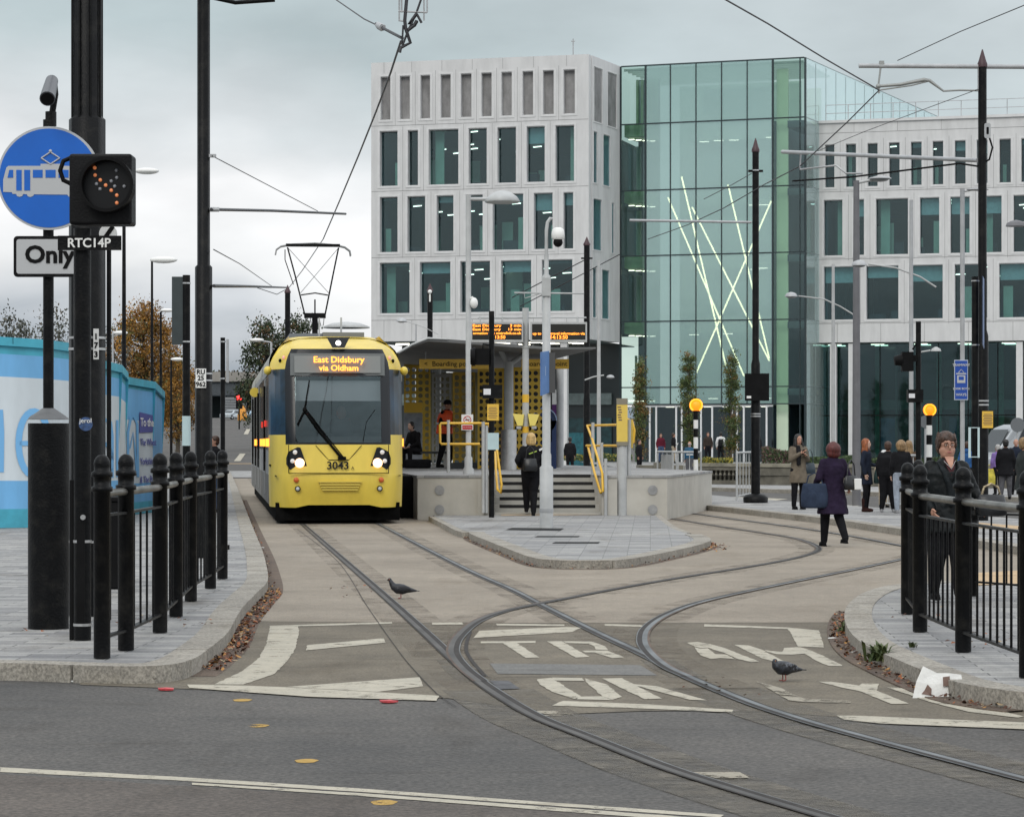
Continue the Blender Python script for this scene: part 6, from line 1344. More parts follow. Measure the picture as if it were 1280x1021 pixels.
# sign pole in front of the tall mast
t, a = pole('signpost', 'black signpost before the tall right mast with a blue edged sign turned away', 'signpost', 1219, 676, [(346, .058)])
q = MB(); o_ = [(a.x(1224), -.25, a.z(346)), (a.x(1229.5), .0, a.z(349)), (a.x(1229.5), 0, a.z(436)), (a.x(1224), -.25, a.z(430))]; q.add([(x, y, z) for x, y, z in o_] + [(x + .012, y, z) for x, y, z in o_], [(3, 2, 1, 0), (4, 5, 6, 7), (0, 1, 5, 4), (2, 3, 7, 6)]); q.build('sign_blade', mat('sign_edge_blue', (.12, .18, .34), .5), t)
for v in (352, 432): band(t, a.z(v), .066)
q = MB(); q.bb((a.x(1209.5), -.08, a.z(572)), (a.x(1212.5), -.07, a.z(534))); q.bb((a.x(1221), -.08, a.z(572)), (a.x(1223.5), -.07, a.z(534))); q.bb((a.x(1212.6), -.08, a.z(571.5)), (a.x(1220.9), -.07, a.z(570.5))); q.bb((a.x(1212.6), -.08, a.z(535)), (a.x(1220.9), -.07, a.z(534))); q.build('white_frame', mat('frame_white_blue', (.5, .62, .64), .5), t)
# tramway sign
t, a = pole('tramway_sign', 'narrow blue tramway look both ways sign on a grey post at the right', 'road sign', 1203, 655, [(236, .045)], m=GREY)
q = MB(); q.bb((a.x(1192), -.09, a.z(500)), (a.x(1209), -.07, a.z(450))); sp_ = q.build('sign_plate', mat('sign_white_edge', (.5, .55, .62), .5), t)
q = MB(); q.bb((a.x(1192.8), -.093, a.z(499)), (a.x(1208.2), -.0905, a.z(451))); q.build('blue_face', mat('tramway_sign_blue', (.015, .07, .36), .4), sp_)
for s_, v, w in (('TRAMWAY', 456.5, .068), ('LOOK BOTH', 486, .055), ('WAYS', 493.5, .075)): text(s_, w, (a.x(1200.5), -.096, a.z(v)), SGW, sp_, 'sign_text', bold=.002)
q = MB(); q.box((a.x(1200.5), -.096, a.z(474)), (.16, .004, .15)); q.box((a.x(1200.5), -.096, a.z(467.2)), (.20, .004, .025)); q.path([(a.x(1197), -.096, a.z(466)), (a.x(1200.5), -.096, a.z(462)), (a.x(1204), -.096, a.z(466))], .008, 4); q.box((a.x(1200.5), -.0965, a.z(473)), (.10, .006, .07), m=1); q.build('tram_symbol', [SGW, MATS['tramway_sign_blue']], sp_)
q = MB(); q.path([(0, 0, a.z(240)), (a.x(1218), 0, a.z(237)), (a.x(1232), 0, a.z(236))], .02, 6); q.ell((a.x(1222), 0, a.z(237)), (.22, .1, .03)); q.build('lamp_arm', GREY, t)

def swan(label, u, v, vt, pts, head, m=GREY, r=.05, flat=False, grp='street lamps in front of the right wing'):
    a = At(u, v); t = thing('street_lamp', label, 'street lamp', (a.o.x, a.o.y, 0), 0, grp); q = MB(); q.cyl((0, 0, 0), (0, 0, a.z(vt)), r * 1.5, r, n=10); q.build('post', m, t)
    if pts: q = MB(); q.path([(a.x(x), 0, a.z(y)) for x, y in pts], r * .55, 6); q.build('arm', LGREY, t)
    if head:
        hx, hy, hw = head; q = MB(); w = hw / a.k / 2; q.lathe([(w, 0), (w * .95, w * .25), (w * .7, w * .55), (w * .2, w * .72)] if not flat else [(w, 0), (w, .03), (w * .3, .08)], (a.x(hx), 0, a.z(hy)), 16, 0); q.ell((a.x(hx), 0, a.z(hy)), (w * .8, w * .8, w * .25), m=1); q.build('lamp_head', [GREY, mat('lamp_bowl', (.25, .27, .28), .3)], t)
    return t, a
swan('tall dark grey lamp post with a short arm in front of the right wing', 1070.5, 632, 226, [(1070, 229), (1085, 226), (1112, 222)], (1100, 224, 28), m=mat('post_dark_grey', (.14, .14, .15), .6, var=.1), r=.075, flat=True)
swan('pale post with a long curved arm and dome head reaching left', 1139, 640, 250, [(1170, 359), (1150, 346), (1120, 335), (1085, 330)], (1074, 332, 19), m=GREY, r=.04)
swan('pale post with a low curved arm and dome head over the glass corner', 1041.5, 628, 330, [(1068, 394), (1050, 383), (1030, 374), (998, 370)], (989, 371, 16), m=LGREY, r=.04)
swan('thin grey lamp post in front of the left end of the atrium', 748.5, 612, 326, [(731, 475), (742, 471), (755, 469)], (763, 472, 10), m=LGREY, r=.05)
swan('thin grey bracket lamp low between canopy and dark mast', 520, 604, 405, [(548, 418), (530, 409), (512, 403), (505, 402)], (502, 402, 13), m=GREY, r=.03)
q = 0
a_ = At(1300, 620); t = thing('street_lamp', 'dark dome street lamp head entering at the right edge', 'street lamp', (a_.o.x, a_.o.y, 0), 0, 'street lamps in front of the right wing'); q = MB(); q.cyl((0, 0, 0), (0, 0, a_.z(250)), .07, .05, n=10); q.path([(0, 0, a_.z(260)), (a_.x(1285), 0, a_.z(276)), (a_.x(1275), 0, a_.z(280))], .03, 6); q.build('post', GREY, t); q = MB(); w = 13 / a_.k; q.lathe([(w, 0), (w * .9, w * .3), (w * .5, w * .5), (w * .1, w * .6)], (a_.x(1270), 0, a_.z(283)), 16); q.build('lamp_head', mat('post_dark_grey', (.14, .14, .15), .6), t)
# signal post with heads seen from the side
t, a = pole('signal_post', 'black signal post with side on signal heads left of the second belisha beacon', 'signal', 1148, 650, [(402, .055)])
q = MB(); q.bb((a.x(1127), -.1, a.z(464)), (a.x(1141), .12, a.z(440))); q.cyl((a.x(1128), 0, a.z(450)), (a.x(1118), 0, a.z(451)), .13, .09, n=16); q.bb((a.x(1140.9), -.04, a.z(452)), (0, .04, a.z(444))); q.build('signal_head', BLACK2, t)
q = MB(); q.bb((a.x(1134), -.12, a.z(503)), (a.x(1153), .1, a.z(487))); bx = q.build('signal_box', BLACK, t); q = MB(); q.bb((a.x(1135), -.125, a.z(497.5)), (a.x(1142.5), -.121, a.z(492))); q.build('lit_panel', MATS['panel_white'], bx)
for v in (490, 500): band(t, a.z(v), .062)
q = MB(); q.cyl((0, -.02, a.z(425)), (-.12, 0, a.z(437)), .02, n=6); q.path([(.05, 0, a.z(440)), (a.x(1163), 0, a.z(438))], .02, 6, m=1); q.lathe([(.11, 0), (.09, .05), (.02, .09)], (a.x(1170), 0, a.z(439)), 14, m=1); q.build('side_lamp', [BLACK, LGREY], t)

def beacon(label, u, v, vg, rpx):
    a = At(u, v, .12 if v < 630 else .12); t = thing('belisha_beacon', label, 'beacon', (a.o.x, a.o.y, .12), 0, 'flashing orange belisha beacons'); zt = a.z(vg) - rpx / a.k * .9; n = 7; h = zt / n
    q = MB(); z = 0; seg = [(0, .30, 0), (.30, .44, 1), (.44, .57, 0), (.57, .70, 1), (.70, .80, 0), (.80, .90, 1), (.90, 1, 0)]
    for i, (f0, f1, m) in enumerate(seg): q.cyl((0, 0, zt * f0), (0, 0, zt * f1), .062 if i else .085, n=14, m=m)
    q.build('striped_post', [BLACK, WHITE], t); rr = rpx / a.k; q = MB(); q.ell((0, 0, a.z(vg)), rr, 24, 14); q.build('globe', emat('beacon_orange', (1, .27, .01), .95), t); q = MB(); q.cyl((0, 0, zt - .02), (0, 0, zt + .05), rr * .55, n=16); q.build('globe_collar', BLACK, t)
    q = MB(); q.ring((0, -rr * .75, a.z(vg)), rr * .99, rr * .80, -.03, .03, 28, 0, R(-60), R(240)); q.build('glow_ring', emat('beacon_bright', (1, .42, .03), 1.35), t)
beacon('orange belisha beacon on a striped pole left of the drum based mast', 869.8, 622, 506.5, 8.3)
beacon('orange belisha beacon on a striped pole behind the woman at the right', 1161.5, 640, 512.5, 7.8)
# round sign backs near beacon and van
for u, v, r_, Y_, lb in ((1157, 527, 8, 70, 'round grey sign back just behind the right belisha beacon'), (1272, 531, 9, 80, 'round grey sign back in front of the silver van')):
    c = AT(u, v, Y_); t = thing('round_sign', lb, 'sign', (c.x, Y_, .1)); q = MB(); rr = r_ / FPX * Y_; q.cyl((0, -.02, c.z - .1), (0, 0, c.z - .1), rr, n=28); q.build('disc_back', mat('disc_back_grey', (.13, .14, .15), .5), t); q = MB(); q.cyl((0, .03, 0), (0, .03, c.z - .1 + rr), .03, n=8); q.build('post', GREY, t)
# far traffic light and small signs
c = AT(299, 497, 330); t = thing('traffic_light', 'far traffic light showing red beside the tram', 'traffic light', (c.x, 330, gz(330))); zc2 = c.z - gz(330)
q = MB(); q.cyl((0, 0, 0), (0, 0, zc2), .09, n=8); q.build('post', BLACK2, t); q = MB(); q.bb((-.4, -.1, zc2 - 1.4), (.4, .2, zc2 + .5)); hh_ = q.build('signal_head', BLACK2, t); q = MB(); q.ell((0, -.15, zc2), .36); q.build('red_lamp', emat('traffic_red', (1, .03, .03), 4), hh_)

# ------------------------------------------------------------ overhead wires
WIRE = mat('wire_dark', (.05, .05, .055), .5, .5)
def wire(label, pts, r=.012, name='overhead_wire', group='overhead line wires', cat='wire'):
    P = [AT(*p) for p in pts]; q = MB(); q.path([p - P[0] for p in P], r, 5); o = q.build(name, WIRE); o.location = P[0]; tag(o, label, cat, group); return o
def sag(a, b, n, s): 
    return [(a[0] + (b[0] - a[0]) * k / n, a[1] + (b[1] - a[1]) * k / n + s * 4 * (k / n) * (1 - k / n), a[2] + (b[2] - a[2]) * k / n) for k in range(n + 1)]
wire('contact wire slanting from the top support down to the pantograph', [(501, 52, 32), (488, 92, 34.5), (470, 140, 38), (448, 195, 44), (425, 250, 52), (404, 299, 63.7)], .014)
wire('contact wire running on behind the pantograph to the far mast', [(404, 299, 63.7), (378, 338, 74), (361, 360, 84)], .012)
wire('span wire from the top edge to the support above the tram track', [(420, 0, 40), (455, 24, 36), (501, 46, 32)], .010)
q = MB(); O = AT(501, 48, 32)
def w_(pts, r, m=0): q.path([AT(u, v, Y) - O for u, v, Y in pts], r, 5, m=m)
w_([(509, -8, 32), (506, 26, 32), (507, 36, 32), (513, 54, 32), (501, 60, 32), (499.5, 66, 32)], .022); w_([(528, -5, 32), (520, 18, 32), (512, 35, 32), (507, 47, 32), (503, 58, 32)], .014); w_([(504, 32, 32), (503, 48, 32), (502, 56, 32)], .012)
w_([(521, 17, 32), (516, 24, 32), (511, 30, 32), (519, 32, 32), (521, 26, 32)], .022); w_([(521, 18, 32), (527, 29, 32)], .016); w_([(510, 38, 32), (518, 32, 32), (521, 27, 32)], .024)
for x in (499, 502, 530, 534): w_([(x, -6, 32), (x, 16 if x in (502, 534) else 26, 32)], .010, 1)
w_([(498, 14.5, 32), (534, 16, 32)], .012, 1); w_([(498, 26, 32), (506, 27, 32)], .010, 1); w_([(470, 30, 34), (478, 35, 33.6), (503, 48, 32)], .020, 0); w_([(473, 32, 33.9), (478, 35, 33.6)], .05, 1)
o = q.build('wire_support', [WIRE, GREY]); o.location = O; tag(o, 'tangled dark wire support hanging at the top edge above the track', 'wire support')
wire('grey cross span from the left mast above the tram', [(264, 262, 34), (340, 263.5, 40), (432, 267.5, 50)], .022)
wire('thin stay from the left mast down to the cross span', [(265, 195, 34), (330, 229, 40), (397, 264, 46)], .007)
wire('lower cross span from the left mast to the far mast', [(267, 357.5, 34), (310, 358, 48), (358, 359.5, 84)], .025)
wire('thin stay above the lower cross span', [(267, 312, 34), (300, 330, 46), (340, 358, 70)], .008)
wire('thin drooping stay below the far mast arm', [(322, 360, 70), (346, 368, 76), (357, 362, 80)], .012)
wire('upper contact wire running to the right cantilever from the top edge', [(900, -4, 38), (960, 30, 42), (1030, 73, 46), (1099, 113, 50)], .014)
wire('contact wire from the right cantilever over to the second arm', [(1099, 113, 50), (1060, 152, 53), (1000, 208, 56.5), (955, 231, 62)], .013)
wire('contact wire curving away over the atrium towards the platform', [(955, 231, 62), (905, 260, 66), (860, 281, 70), (810, 299, 75)], .012)
wire('thin stay rising from the cantilever to the top right corner', [(1122, 76, 50), (1200, 40, 45), (1290, 3, 40)], .009)
wire('thin stay from the tall mast bracket down to the roof railing', [(1222, 112, 50), (1160, 135, 56), (1080, 165, 62), (1010, 194, 70)], .008)
wire('thin stay from the drum based mast down towards the left', [(945, 214, 65), (915, 231, 68), (880, 249, 72)], .010)
wire('thin wires crossing behind the camera pole', [(733, 324, 104), (690, 346, 106), (640, 372, 108)], .022); wire('thin far stay above the departure boards', [(775, 318, 104), (720, 347, 106), (650, 383, 110)], .02)
# ------------------------------------------------------------ people
SKIN = mat('skin', (.44, .235, .165), .55, var=.08, scale=20); SKIN2 = mat('skin_pale', (.55, .36, .28), .55, var=.08, scale=20); SKIN3 = mat('skin_brown', (.16, .085, .05), .55, var=.1, scale=20)
def cloth(n, c, var=.22, rough=.85, spec=.15): return mat('cloth_' + n, c, rough, var=var, scale=7, bump=.5, bscale=16, spec=spec)
def remesh(q, name, m, parent, vox, sm=2, smf=.5, loc=None):
    o = q.build(name, m); md = o.modifiers.new('r', 'REMESH'); md.mode = 'VOXEL'; md.voxel_size = vox; md.use_smooth_shade = True
    if sm: s_ = o.modifiers.new('s', 'SMOOTH'); s_.iterations = sm; s_.factor = smf
    bpy.context.view_layer.update(); me = bpy.data.meshes.new_from_object(o.evaluated_get(bpy.context.evaluated_depsgraph_get())); old = o.data; o.modifiers.clear(); o.data = me; bpy.data.meshes.remove(old)
    me.materials.clear(); me.materials.append(m)
    for p_ in me.polygons: p_.use_smooth = True
    o.name = name; o.parent = parent; return o
def loft(q, rings, n=16, m=0):
    """rings: (centre, rx, ry) stacked ellipses, closed"""
    vs = []
    for c, rx, ry in rings:
        for k in range(n): t = 2 * math.pi * k / n; vs.append((c[0] + rx * math.cos(t), c[1] + ry * math.sin(t), c[2]))
    K = len(rings); fs = [(i * n + k, i * n + (k + 1) % n, (i + 1) * n + (k + 1) % n, (i + 1) * n + k) for i in range(K - 1) for k in range(n)]
    up = rings[-1][0][2] > rings[0][0][2]
    q.add(vs, fs + [tuple(range(n))[::-1], tuple(range((K - 1) * n, K * n))], m, True)
def limb(q, pts, rad, n=12):
    P = [Vector(p) for p in pts]; out_ = []; rr = []
    for i in range(len(P) - 1):
        for k in range(4): t = k / 4; out_.append(P[i].lerp(P[i + 1], t)); rr.append(rad[i] + (rad[i + 1] - rad[i]) * t)
    out_.append(P[-1]); rr.append(rad[-1]); q.path(out_, rr, n); q.ell(P[0], rad[0] * .98, 10, 6); q.ell(P[-1], rad[-1] * .98, 10, 6)
    for i in range(1, len(P) - 1): q.ell(P[i], rad[i] * 1.0, 10, 6)
def person(label, u, v, H, rz, z=.12, top=None, pants=None, hair=('short', None), coat=0., flare=.03, arms=None, legs=None, skin=SKIN, shoe=None, vox=.02, bulk=1., sit=False, lean=0., Y=None, face=False, headtilt=(0, 0), extra=None, boots=False, hood=False, groupname=None, pos=None):
    """H in metres; figure faces its own -Y; rz turns it; arms/legs = joint overrides for a 1.7 m figure"""
    if pos is None: pos = G(u, v, z) if Y is None else Vector(((u - 640) / FPX * Y, Y, z))
    t = thing('person', label, 'person', pos, rz, groupname); k = H / 1.70
    t.scale = (k, k, k)
    J = dict(hipL=(.09, 0, .90), hipR=(-.09, 0, .90), kneeL=(.10, -.01, .49), kneeR=(-.10, -.01, .49), ankL=(.10, .03, .085), ankR=(-.10, .03, .085), shL=(.165, .01, 1.375), shR=(-.165, .01, 1.375), elL=(.235, .04, 1.12), elR=(-.235, .04, 1.12), wrL=(.225, -.03, .885), wrR=(-.225, -.03, .885))
    if arms: J.update(arms)
    if legs: J.update(legs)
    for a in J: J[a] = Vector(J[a])
    pel = Vector((0, 0, .93)) + Vector(J.get('shift', (0, 0, 0))); up = lambda zz: Vector((0, -lean * (zz - .93), zz)) + Vector(J.get('shift', (0, 0, 0)))
    for a in ('shL', 'shR'): J[a] = J[a] + up(1.375) - Vector((0, 0, 1.375))
    for a in ('elL', 'elR', 'wrL', 'wrR'):
        if not (arms and a in arms): J[a] = J[a] + up(J[a].z) - Vector((0, 0, J[a].z))
    hc = up(1.575) + Vector((headtilt[0], headtilt[1] - .01, 0)); b = bulk
    bb_ = b; b = b * (.84 if top else 1.)
    q = MB()   # the body: one skin from crown to feet
    q.ell(hc + Vector((0, .012, .03)), (.076, .094, .095), 18, 12); q.ell(hc + Vector((0, -.022, -.045)), (.056, .066, .068), 16, 10); q.ell(hc + Vector((0, -.092, -.012)), (.013, .018, .022), 8, 6)
    for s_ in (-1, 1): q.ell(hc + Vector((s_ * .077, .012, -.005)), (.012, .018, .030), 8, 6)
    q.path([up(1.36), up(1.44) + Vector((0, .0, 0)), hc + Vector((0, .012, -.07))], [.075, .056, .054], 12)
    loft(q, [(up(.84), .15 * b, .10 * b), (up(.95), .165 * b, .115 * b), (up(1.08), .135 * b, .10 * b), (up(1.25), .16 * b, .115 * b), (up(1.35), .145 * b, .09 * b), (up(1.415), .075, .06)])
    for s_ in 'LR':
        limb(q, [J['sh' + s_], J['el' + s_], J['wr' + s_]], [.042, .038, .027]); limb(q, [J['hip' + s_], J['knee' + s_], J['ank' + s_]], [.082, .055, .038])
        an = J['ank' + s_]; ft = (J['ank' + s_] - J['knee' + s_]).normalized(); q.ell(an + Vector((0, -.05, -.04)), (.038, .10, .032), 12, 8)
        w = J['wr' + s_]; d = (w - J['el' + s_]).normalized(); q.ell(w + d * .045, (.024, .034, .045), 10, 8)
    body = remesh(q, 'body', skin, t, vox * .75 if vox < .018 else vox)
    b = bb_
    hq = MB()   # fingers: five on each hand
    for s_ in 'LR':
        w = J['wr' + s_]; d = (w - J['el' + s_]).normalized(); sd_ = Vector((1 if s_ == 'L' else -1, 0, 0)); fwd = Vector((0, -1, 0)); acr = (fwd - d * fwd.dot(d)).normalized(); inn = -sd_
        for i, (off_, ln) in enumerate(((-.027, .060), (-.009, .074), (.009, .078), (.026, .068))):
            p0 = w + d * .075 + acr * off_; p1 = p0 + d * ln * .55 + inn * .006; p2 = p0 + d * ln * .9 + inn * .028; hq.path([p0, p1, p2], [.0095, .0088, .007], 6)
        p0 = w + d * .03 + acr * .028; hq.path([p0, p0 + d * .03 + acr * .022, p0 + d * .058 + acr * .026 + inn * .012], [.012, .0105, .008], 6)
    if sit is False and vox < .03: hq.build('fingers', skin, body)
    # trousers
    if pants:
        q = MB(); loft(q, [(up(.80), .125 * b, .10 * b), (up(.90), .178 * b, .13 * b), (up(1.0), .165 * b, .12 * b), (up(1.06), .15 * b, .112 * b)])
        for s_ in 'LR': limb(q, [J['hip' + s_], J['knee' + s_], J['ank' + s_] + Vector((0, 0, .0))], [.102 * b, .074 * b, .056 if not boots else .05])
        remesh(q, 'trousers', pants, t, vox)
    q0 = shoe or BLACK2
    for s_ in 'LR':
        an = J['ank' + s_]; q = MB(); q.ell(an + Vector((0, -.055, -.043)), (.046, .125, .042), 12, 8); q.ell(an + Vector((0, .0, -.02)), (.044, .055, .065), 12, 8); q.box((an.x, an.y - .05, an.z - .077), (.07, .22, .016))
        if boots: limb(q, [an + Vector((0, 0, .20)), an], [.062, .05])
        remesh(q, 'shoe', q0, t, max(vox * .7, .012))
    if top:
        q = MB(); rings = [(up(.93), .175 * b, .135 * b), (up(1.05), .165 * b, .125 * b), (up(1.2), .178 * b, .135 * b), (up(1.32), .185 * b, .13 * b), (up(1.385), .165, .11), (up(1.43), .105, .085), (up(1.475), .066, .068)]
        if coat: rings = [(up(.93 - coat) * 1, .185 * b + flare, .15 * b + flare), (up(.93 - coat * .5), .185 * b + flare * .5, .145 * b + flare * .5)] + rings
        loft(q, rings, 20)
        for s_ in 'LR':
            w = J['wr' + s_]; limb(q, [J['sh' + s_], J['el' + s_], w], [.066 * (b * .5 + .5), .060 * (b * .5 + .5), .047])
        if hood: q.ell(up(1.43) + Vector((0, .08, 0)), (.12, .07, .08), 12, 8)
        tp = remesh(q, 'coat' if coat else 'jacket', top, t, vox, 7, .6)
        if vox < .016:
            tx = bpy.data.textures.new('folds', 'CLOUDS'); tx.noise_scale = .11; md = tp.modifiers.new('folds', 'DISPLACE'); md.texture = tx; md.strength = .028; md.mid_level = .5
    if hair[1]:
        q = MB(); kind = hair[0]
        if kind == 'bald': q.ell(hc + Vector((0, .03, .0)), (.082, .085, .06), 14, 8)
        elif kind == 'hat':
            loft(q, [(hc + Vector((0, .01, .02)), .092, .108), (hc + Vector((0, .01, .05)), .094, .110), (hc + Vector((0, .01, .10)), .082, .098), (hc + Vector((0, .01, .14)), .045, .055)])
        else:
            q.ell(hc + Vector((0, .030, .045)), (.092, .100, .095), 16, 10); q.ell(hc + Vector((0, .06, -.01)), (.085, .065, .085), 14, 8)
            if kind in ('bob', 'long'):
                for s_ in (-1, 1): q.ell(hc + Vector((s_ * .075, .02, -.03)), (.032, .07, .09), 12, 8)
                q.ell(hc + Vector((0, .055, -.06)), (.10, .065, .09), 14, 8)
            if kind == 'bigbob': q.ell(hc + Vector((0, .03, .01)), (.125, .12, .12), 18, 12); q.ell(hc + Vector((0, .05, -.06)), (.12, .085, .085), 14, 8)
            if kind == 'long':
                q.ell(hc + Vector((0, .065, -.16)), (.115, .06, .15), 14, 8)
                for s_ in (-1, 1): q.ell(hc + Vector((s_ * .085, -.01, -.14)), (.035, .05, .14), 12, 8)
        o = remesh(q, 'hat' if kind == 'hat' else 'hair', hair[1], t, max(.010, vox * .6), 1)
    # face
    EY = mat('eye_dark', (.03, .02, .02), .3); LP = mat('lips', (.36, .12, .11), .5); EW = mat('eye_white', (.6, .58, .55), .4)
    for s_ in (-1, 1):
        q = MB(); q.ell(hc + Vector((s_ * .030, -.079, .010)), (.011, .006, .006), 10, 6, m=0); q.ell(hc + Vector((s_ * .030, -.0835, .010)), (.005, .003, .005), 8, 5, m=1); q.build('eye', [EW, EY], body)
        q = MB(); q.box(tuple(hc + Vector((s_ * .031, -.083, .029))), (.032, .008, .006), ry=s_ * .12); q.build('eyebrow', hair[1] if hair[1] and hair[0] != 'hat' else EY, body)
    q = MB(); q.ell(hc + Vector((0, -.084, -.053)), (.022, .007, .0065), 10, 6); q.build('mouth', LP, body)
    t['_k'] = k; del t['_k']
    return t, J, hc, up
def bag(t, c, d, m, name='handbag', strap=None, rz=0.):
    """a bag is carried by the person but is a thing of its own: placed in the world from the person's frame"""
    M = Matrix.Translation(t.location) @ t.rotation_euler.to_matrix().to_4x4() @ Matrix.Diagonal((t.scale[0],) * 3 + (1,))
    q = MB(); c = Vector(c); w, dp, h = d
    loft(q, [(Vector((0, 0, -h / 2)), w * .40, dp * .5), (Vector((0, 0, -h * .42)), w * .5, dp * .6), (Vector((0, 0, 0)), w * .5, dp * .55), (Vector((0, 0, h * .4)), w * .44, dp * .3), (Vector((0, 0, h / 2)), w * .40, dp * .2)], 20)
    root = thing(name, strap[1], 'bag', M @ c, t.rotation_euler.z + rz); o = q.build('pouch', m, root)
    q = MB(); tp = [Vector((-w * .3, 0, h * .45)), Vector((-w * .22, 0, h * .5 + strap[0] * .7)), Vector((0, 0, h * .5 + strap[0])), Vector((w * .22, 0, h * .5 + strap[0] * .7)), Vector((w * .3, 0, h * .45))]; q.path(tp, .011, 6); q.build('strap', strap[2] if len(strap) > 2 else m, root); return root
PU = cloth('purple', (.019, .012, .030)); BK = cloth('black', (.010, .010, .012)); BK2 = cloth('black_trouser', (.008, .008, .010), .3); NV = cloth('navy', (.015, .020, .035)); TP = cloth('taupe', (.15, .125, .095)); DG = cloth('dark_green', (.03, .04, .03)); JN = cloth('blue_jeans', (.05, .08, .15)); LJ = cloth('pale_jeans', (.30, .34, .40)); MR = cloth('maroon', (.10, .012, .025)); WHC = cloth('white', (.62, .62, .62), .05); GRC = cloth('grey', (.10, .10, .11)); BEI = cloth('beige', (.38, .32, .24)); BL = cloth('bright_blue', (.03, .10, .26))
def hairm(n, c): return mat('hair_' + n, c, .5, var=.4, scale=30, bump=.5, bscale=60, stretch=(1, 1, .2))
HRED = hairm('maroon', (.075, .012, .010)); HBR = hairm('brown', (.048, .022, .012)); HBK = hairm('black', (.008, .007, .007)); HGI = hairm('ginger', (.26, .075, .02)); HBL = hairm('blonde', (.55, .37, .15)); HDB = hairm('dark_blonde', (.24, .15, .07)); HGY = hairm('grey', (.35, .34, .33))
LEATH = mat('leather_black', (.010, .011, .013), .35, bump=.2, bscale=30)

# woman in front, at the right
t, J, hc, up = person('woman with short brown hair and glasses in dark jacket walking behind the right railing', 1183, 752, 1.545, R(8), top=cloth('padded_black', (.006, .008, .009), .5, .55, .2), pants=BK2, hair=('short', HBR), arms=dict(elL=(.29, .02, 1.13), wrL=(.33, -.14, .98), elR=(-.26, .02, 1.12), wrR=(-.21, -.16, .95)), skin=SKIN, vox=.012, bulk=1.36, coat=.22, flare=.02, legs=dict(ankL=(.10, -.12, .085), kneeL=(.10, -.10, .49), ankR=(-.10, .12, .10)), pos=G(1183, 752, .12))
q = MB()
for s_ in (-1, 1): q.ring(tuple(hc + Vector((s_ * .031, -.094, .008))), .024, .0205, -.002, .002, 20); q.box(tuple(hc + Vector((s_ * .066, -.045, .012))), (.003, .10, .003))
q.box(tuple(hc + Vector((0, -.096, .012))), (.016, .003, .003)); q.build('glasses', mat('spectacle_frame', (.10, .05, .03), .3, .5), t)
q = MB(); q.ell(hc + Vector((0, .020, .052)), (.089, .096, .078), 18, 12); q.ell(hc + Vector((0, .055, .0)), (.088, .065, .085), 14, 8)
for s_ in (-1, 1): q.ell(hc + Vector((s_ * .075, .005, .022)), (.018, .045, .05), 10, 6)
for k_ in range(46):
    an = random.uniform(-math.pi, math.pi); fr_ = math.sin(an) < -.35; h_ = random.uniform(.062, .10) if fr_ else random.uniform(-.04, .11); rr_2 = .086 * math.sqrt(max(.15, 1 - ((h_ - .05) / .11) ** 2)); p_ = hc + Vector((rr_2 * math.cos(an), rr_2 * 1.02 * math.sin(an) + .016, h_)); q.path([p_ + Vector((0, 0, .02)), p_, p_ + Vector((.006 * math.cos(an) + random.gauss(0, .008), .006 * math.sin(an), -.026))], [.006, .011, .004], 6)
remesh(q, 'fringe', HBR, t, .007, 1)
q = MB(); q.ell(hc + Vector((0, -.02, -.075)), (.062, .06, .045), 14, 8); q.ell(hc + Vector((0, -.012, -.035)), (.075, .068, .06), 14, 8); remesh(q, 'jowls', SKIN, t, .009, 2)
q = MB(); q.add([tuple(up(1.46) + Vector(p)) for p in ((-.06, -.100, .0), (.06, -.100, .0), (.035, -.158, -.10), (.0, -.178, -.17), (-.035, -.158, -.10))], [(0, 4, 3, 2, 1)]); q.build('shirt_front', cloth('shirt_plum', (.06, .022, .025), .1), t)
q = MB(); q.add([tuple(up(1.485) + Vector(p)) for p in ((-.045, -.085, .0), (.045, -.085, .0), (.022, -.150, -.085), (.0, -.162, -.12), (-.022, -.150, -.085))], [(0, 4, 3, 2, 1)]); q.build('neck_skin', SKIN, t)
q = MB(); q.path([up(1.44) + Vector((.06, -.11, 0)), up(1.36) + Vector((.0, -.175, 0)), up(1.44) + Vector((-.06, -.11, 0))], .003, 5); q.build('necklace', STEEL, t)
q = MB(); q.path([up(1.43) + Vector((.10, -.04, 0)), up(1.35) + Vector((.085, -.165, 0)), up(1.2) + Vector((.03, -.198, 0)), up(.98) + Vector((.0, -.205, 0))], [.02, .03, .03, .02], 8); q.path([up(1.43) + Vector((-.10, -.04, 0)), up(1.35) + Vector((-.085, -.165, 0)), up(1.2) + Vector((-.035, -.198, 0)), up(.98) + Vector((-.02, -.205, 0))], [.02, .03, .03, .02], 8); remesh(q, 'lapel', cloth('lapel_charcoal', (.010, .013, .015), .3, .6), t, .012, 1)
def enlarge_head(t, hc, s):
    for o in [c for c in t.children_recursive if c.type == 'MESH']:
        for v_ in o.data.vertices:
            w = min(1, max(0, (v_.co.z - (hc.z - .12)) / .05)); r2 = (v_.co - hc).length
            if r2 < .22 and w > 0:
                f = 1 + (s - 1) * w; c0 = Vector((hc.x, hc.y, hc.z - .10)); v_.co = c0 + (v_.co - c0) * f
enlarge_head(t, hc, 1.15)
bag(t, (.40, -.22, .99), (.30, .17, .20), LEATH, strap=(.10, 'boxy black bag with patterned handles held beside the right railing', mat('snakeskin', (.30, .24, .15), .5, var=.8, scale=40)))
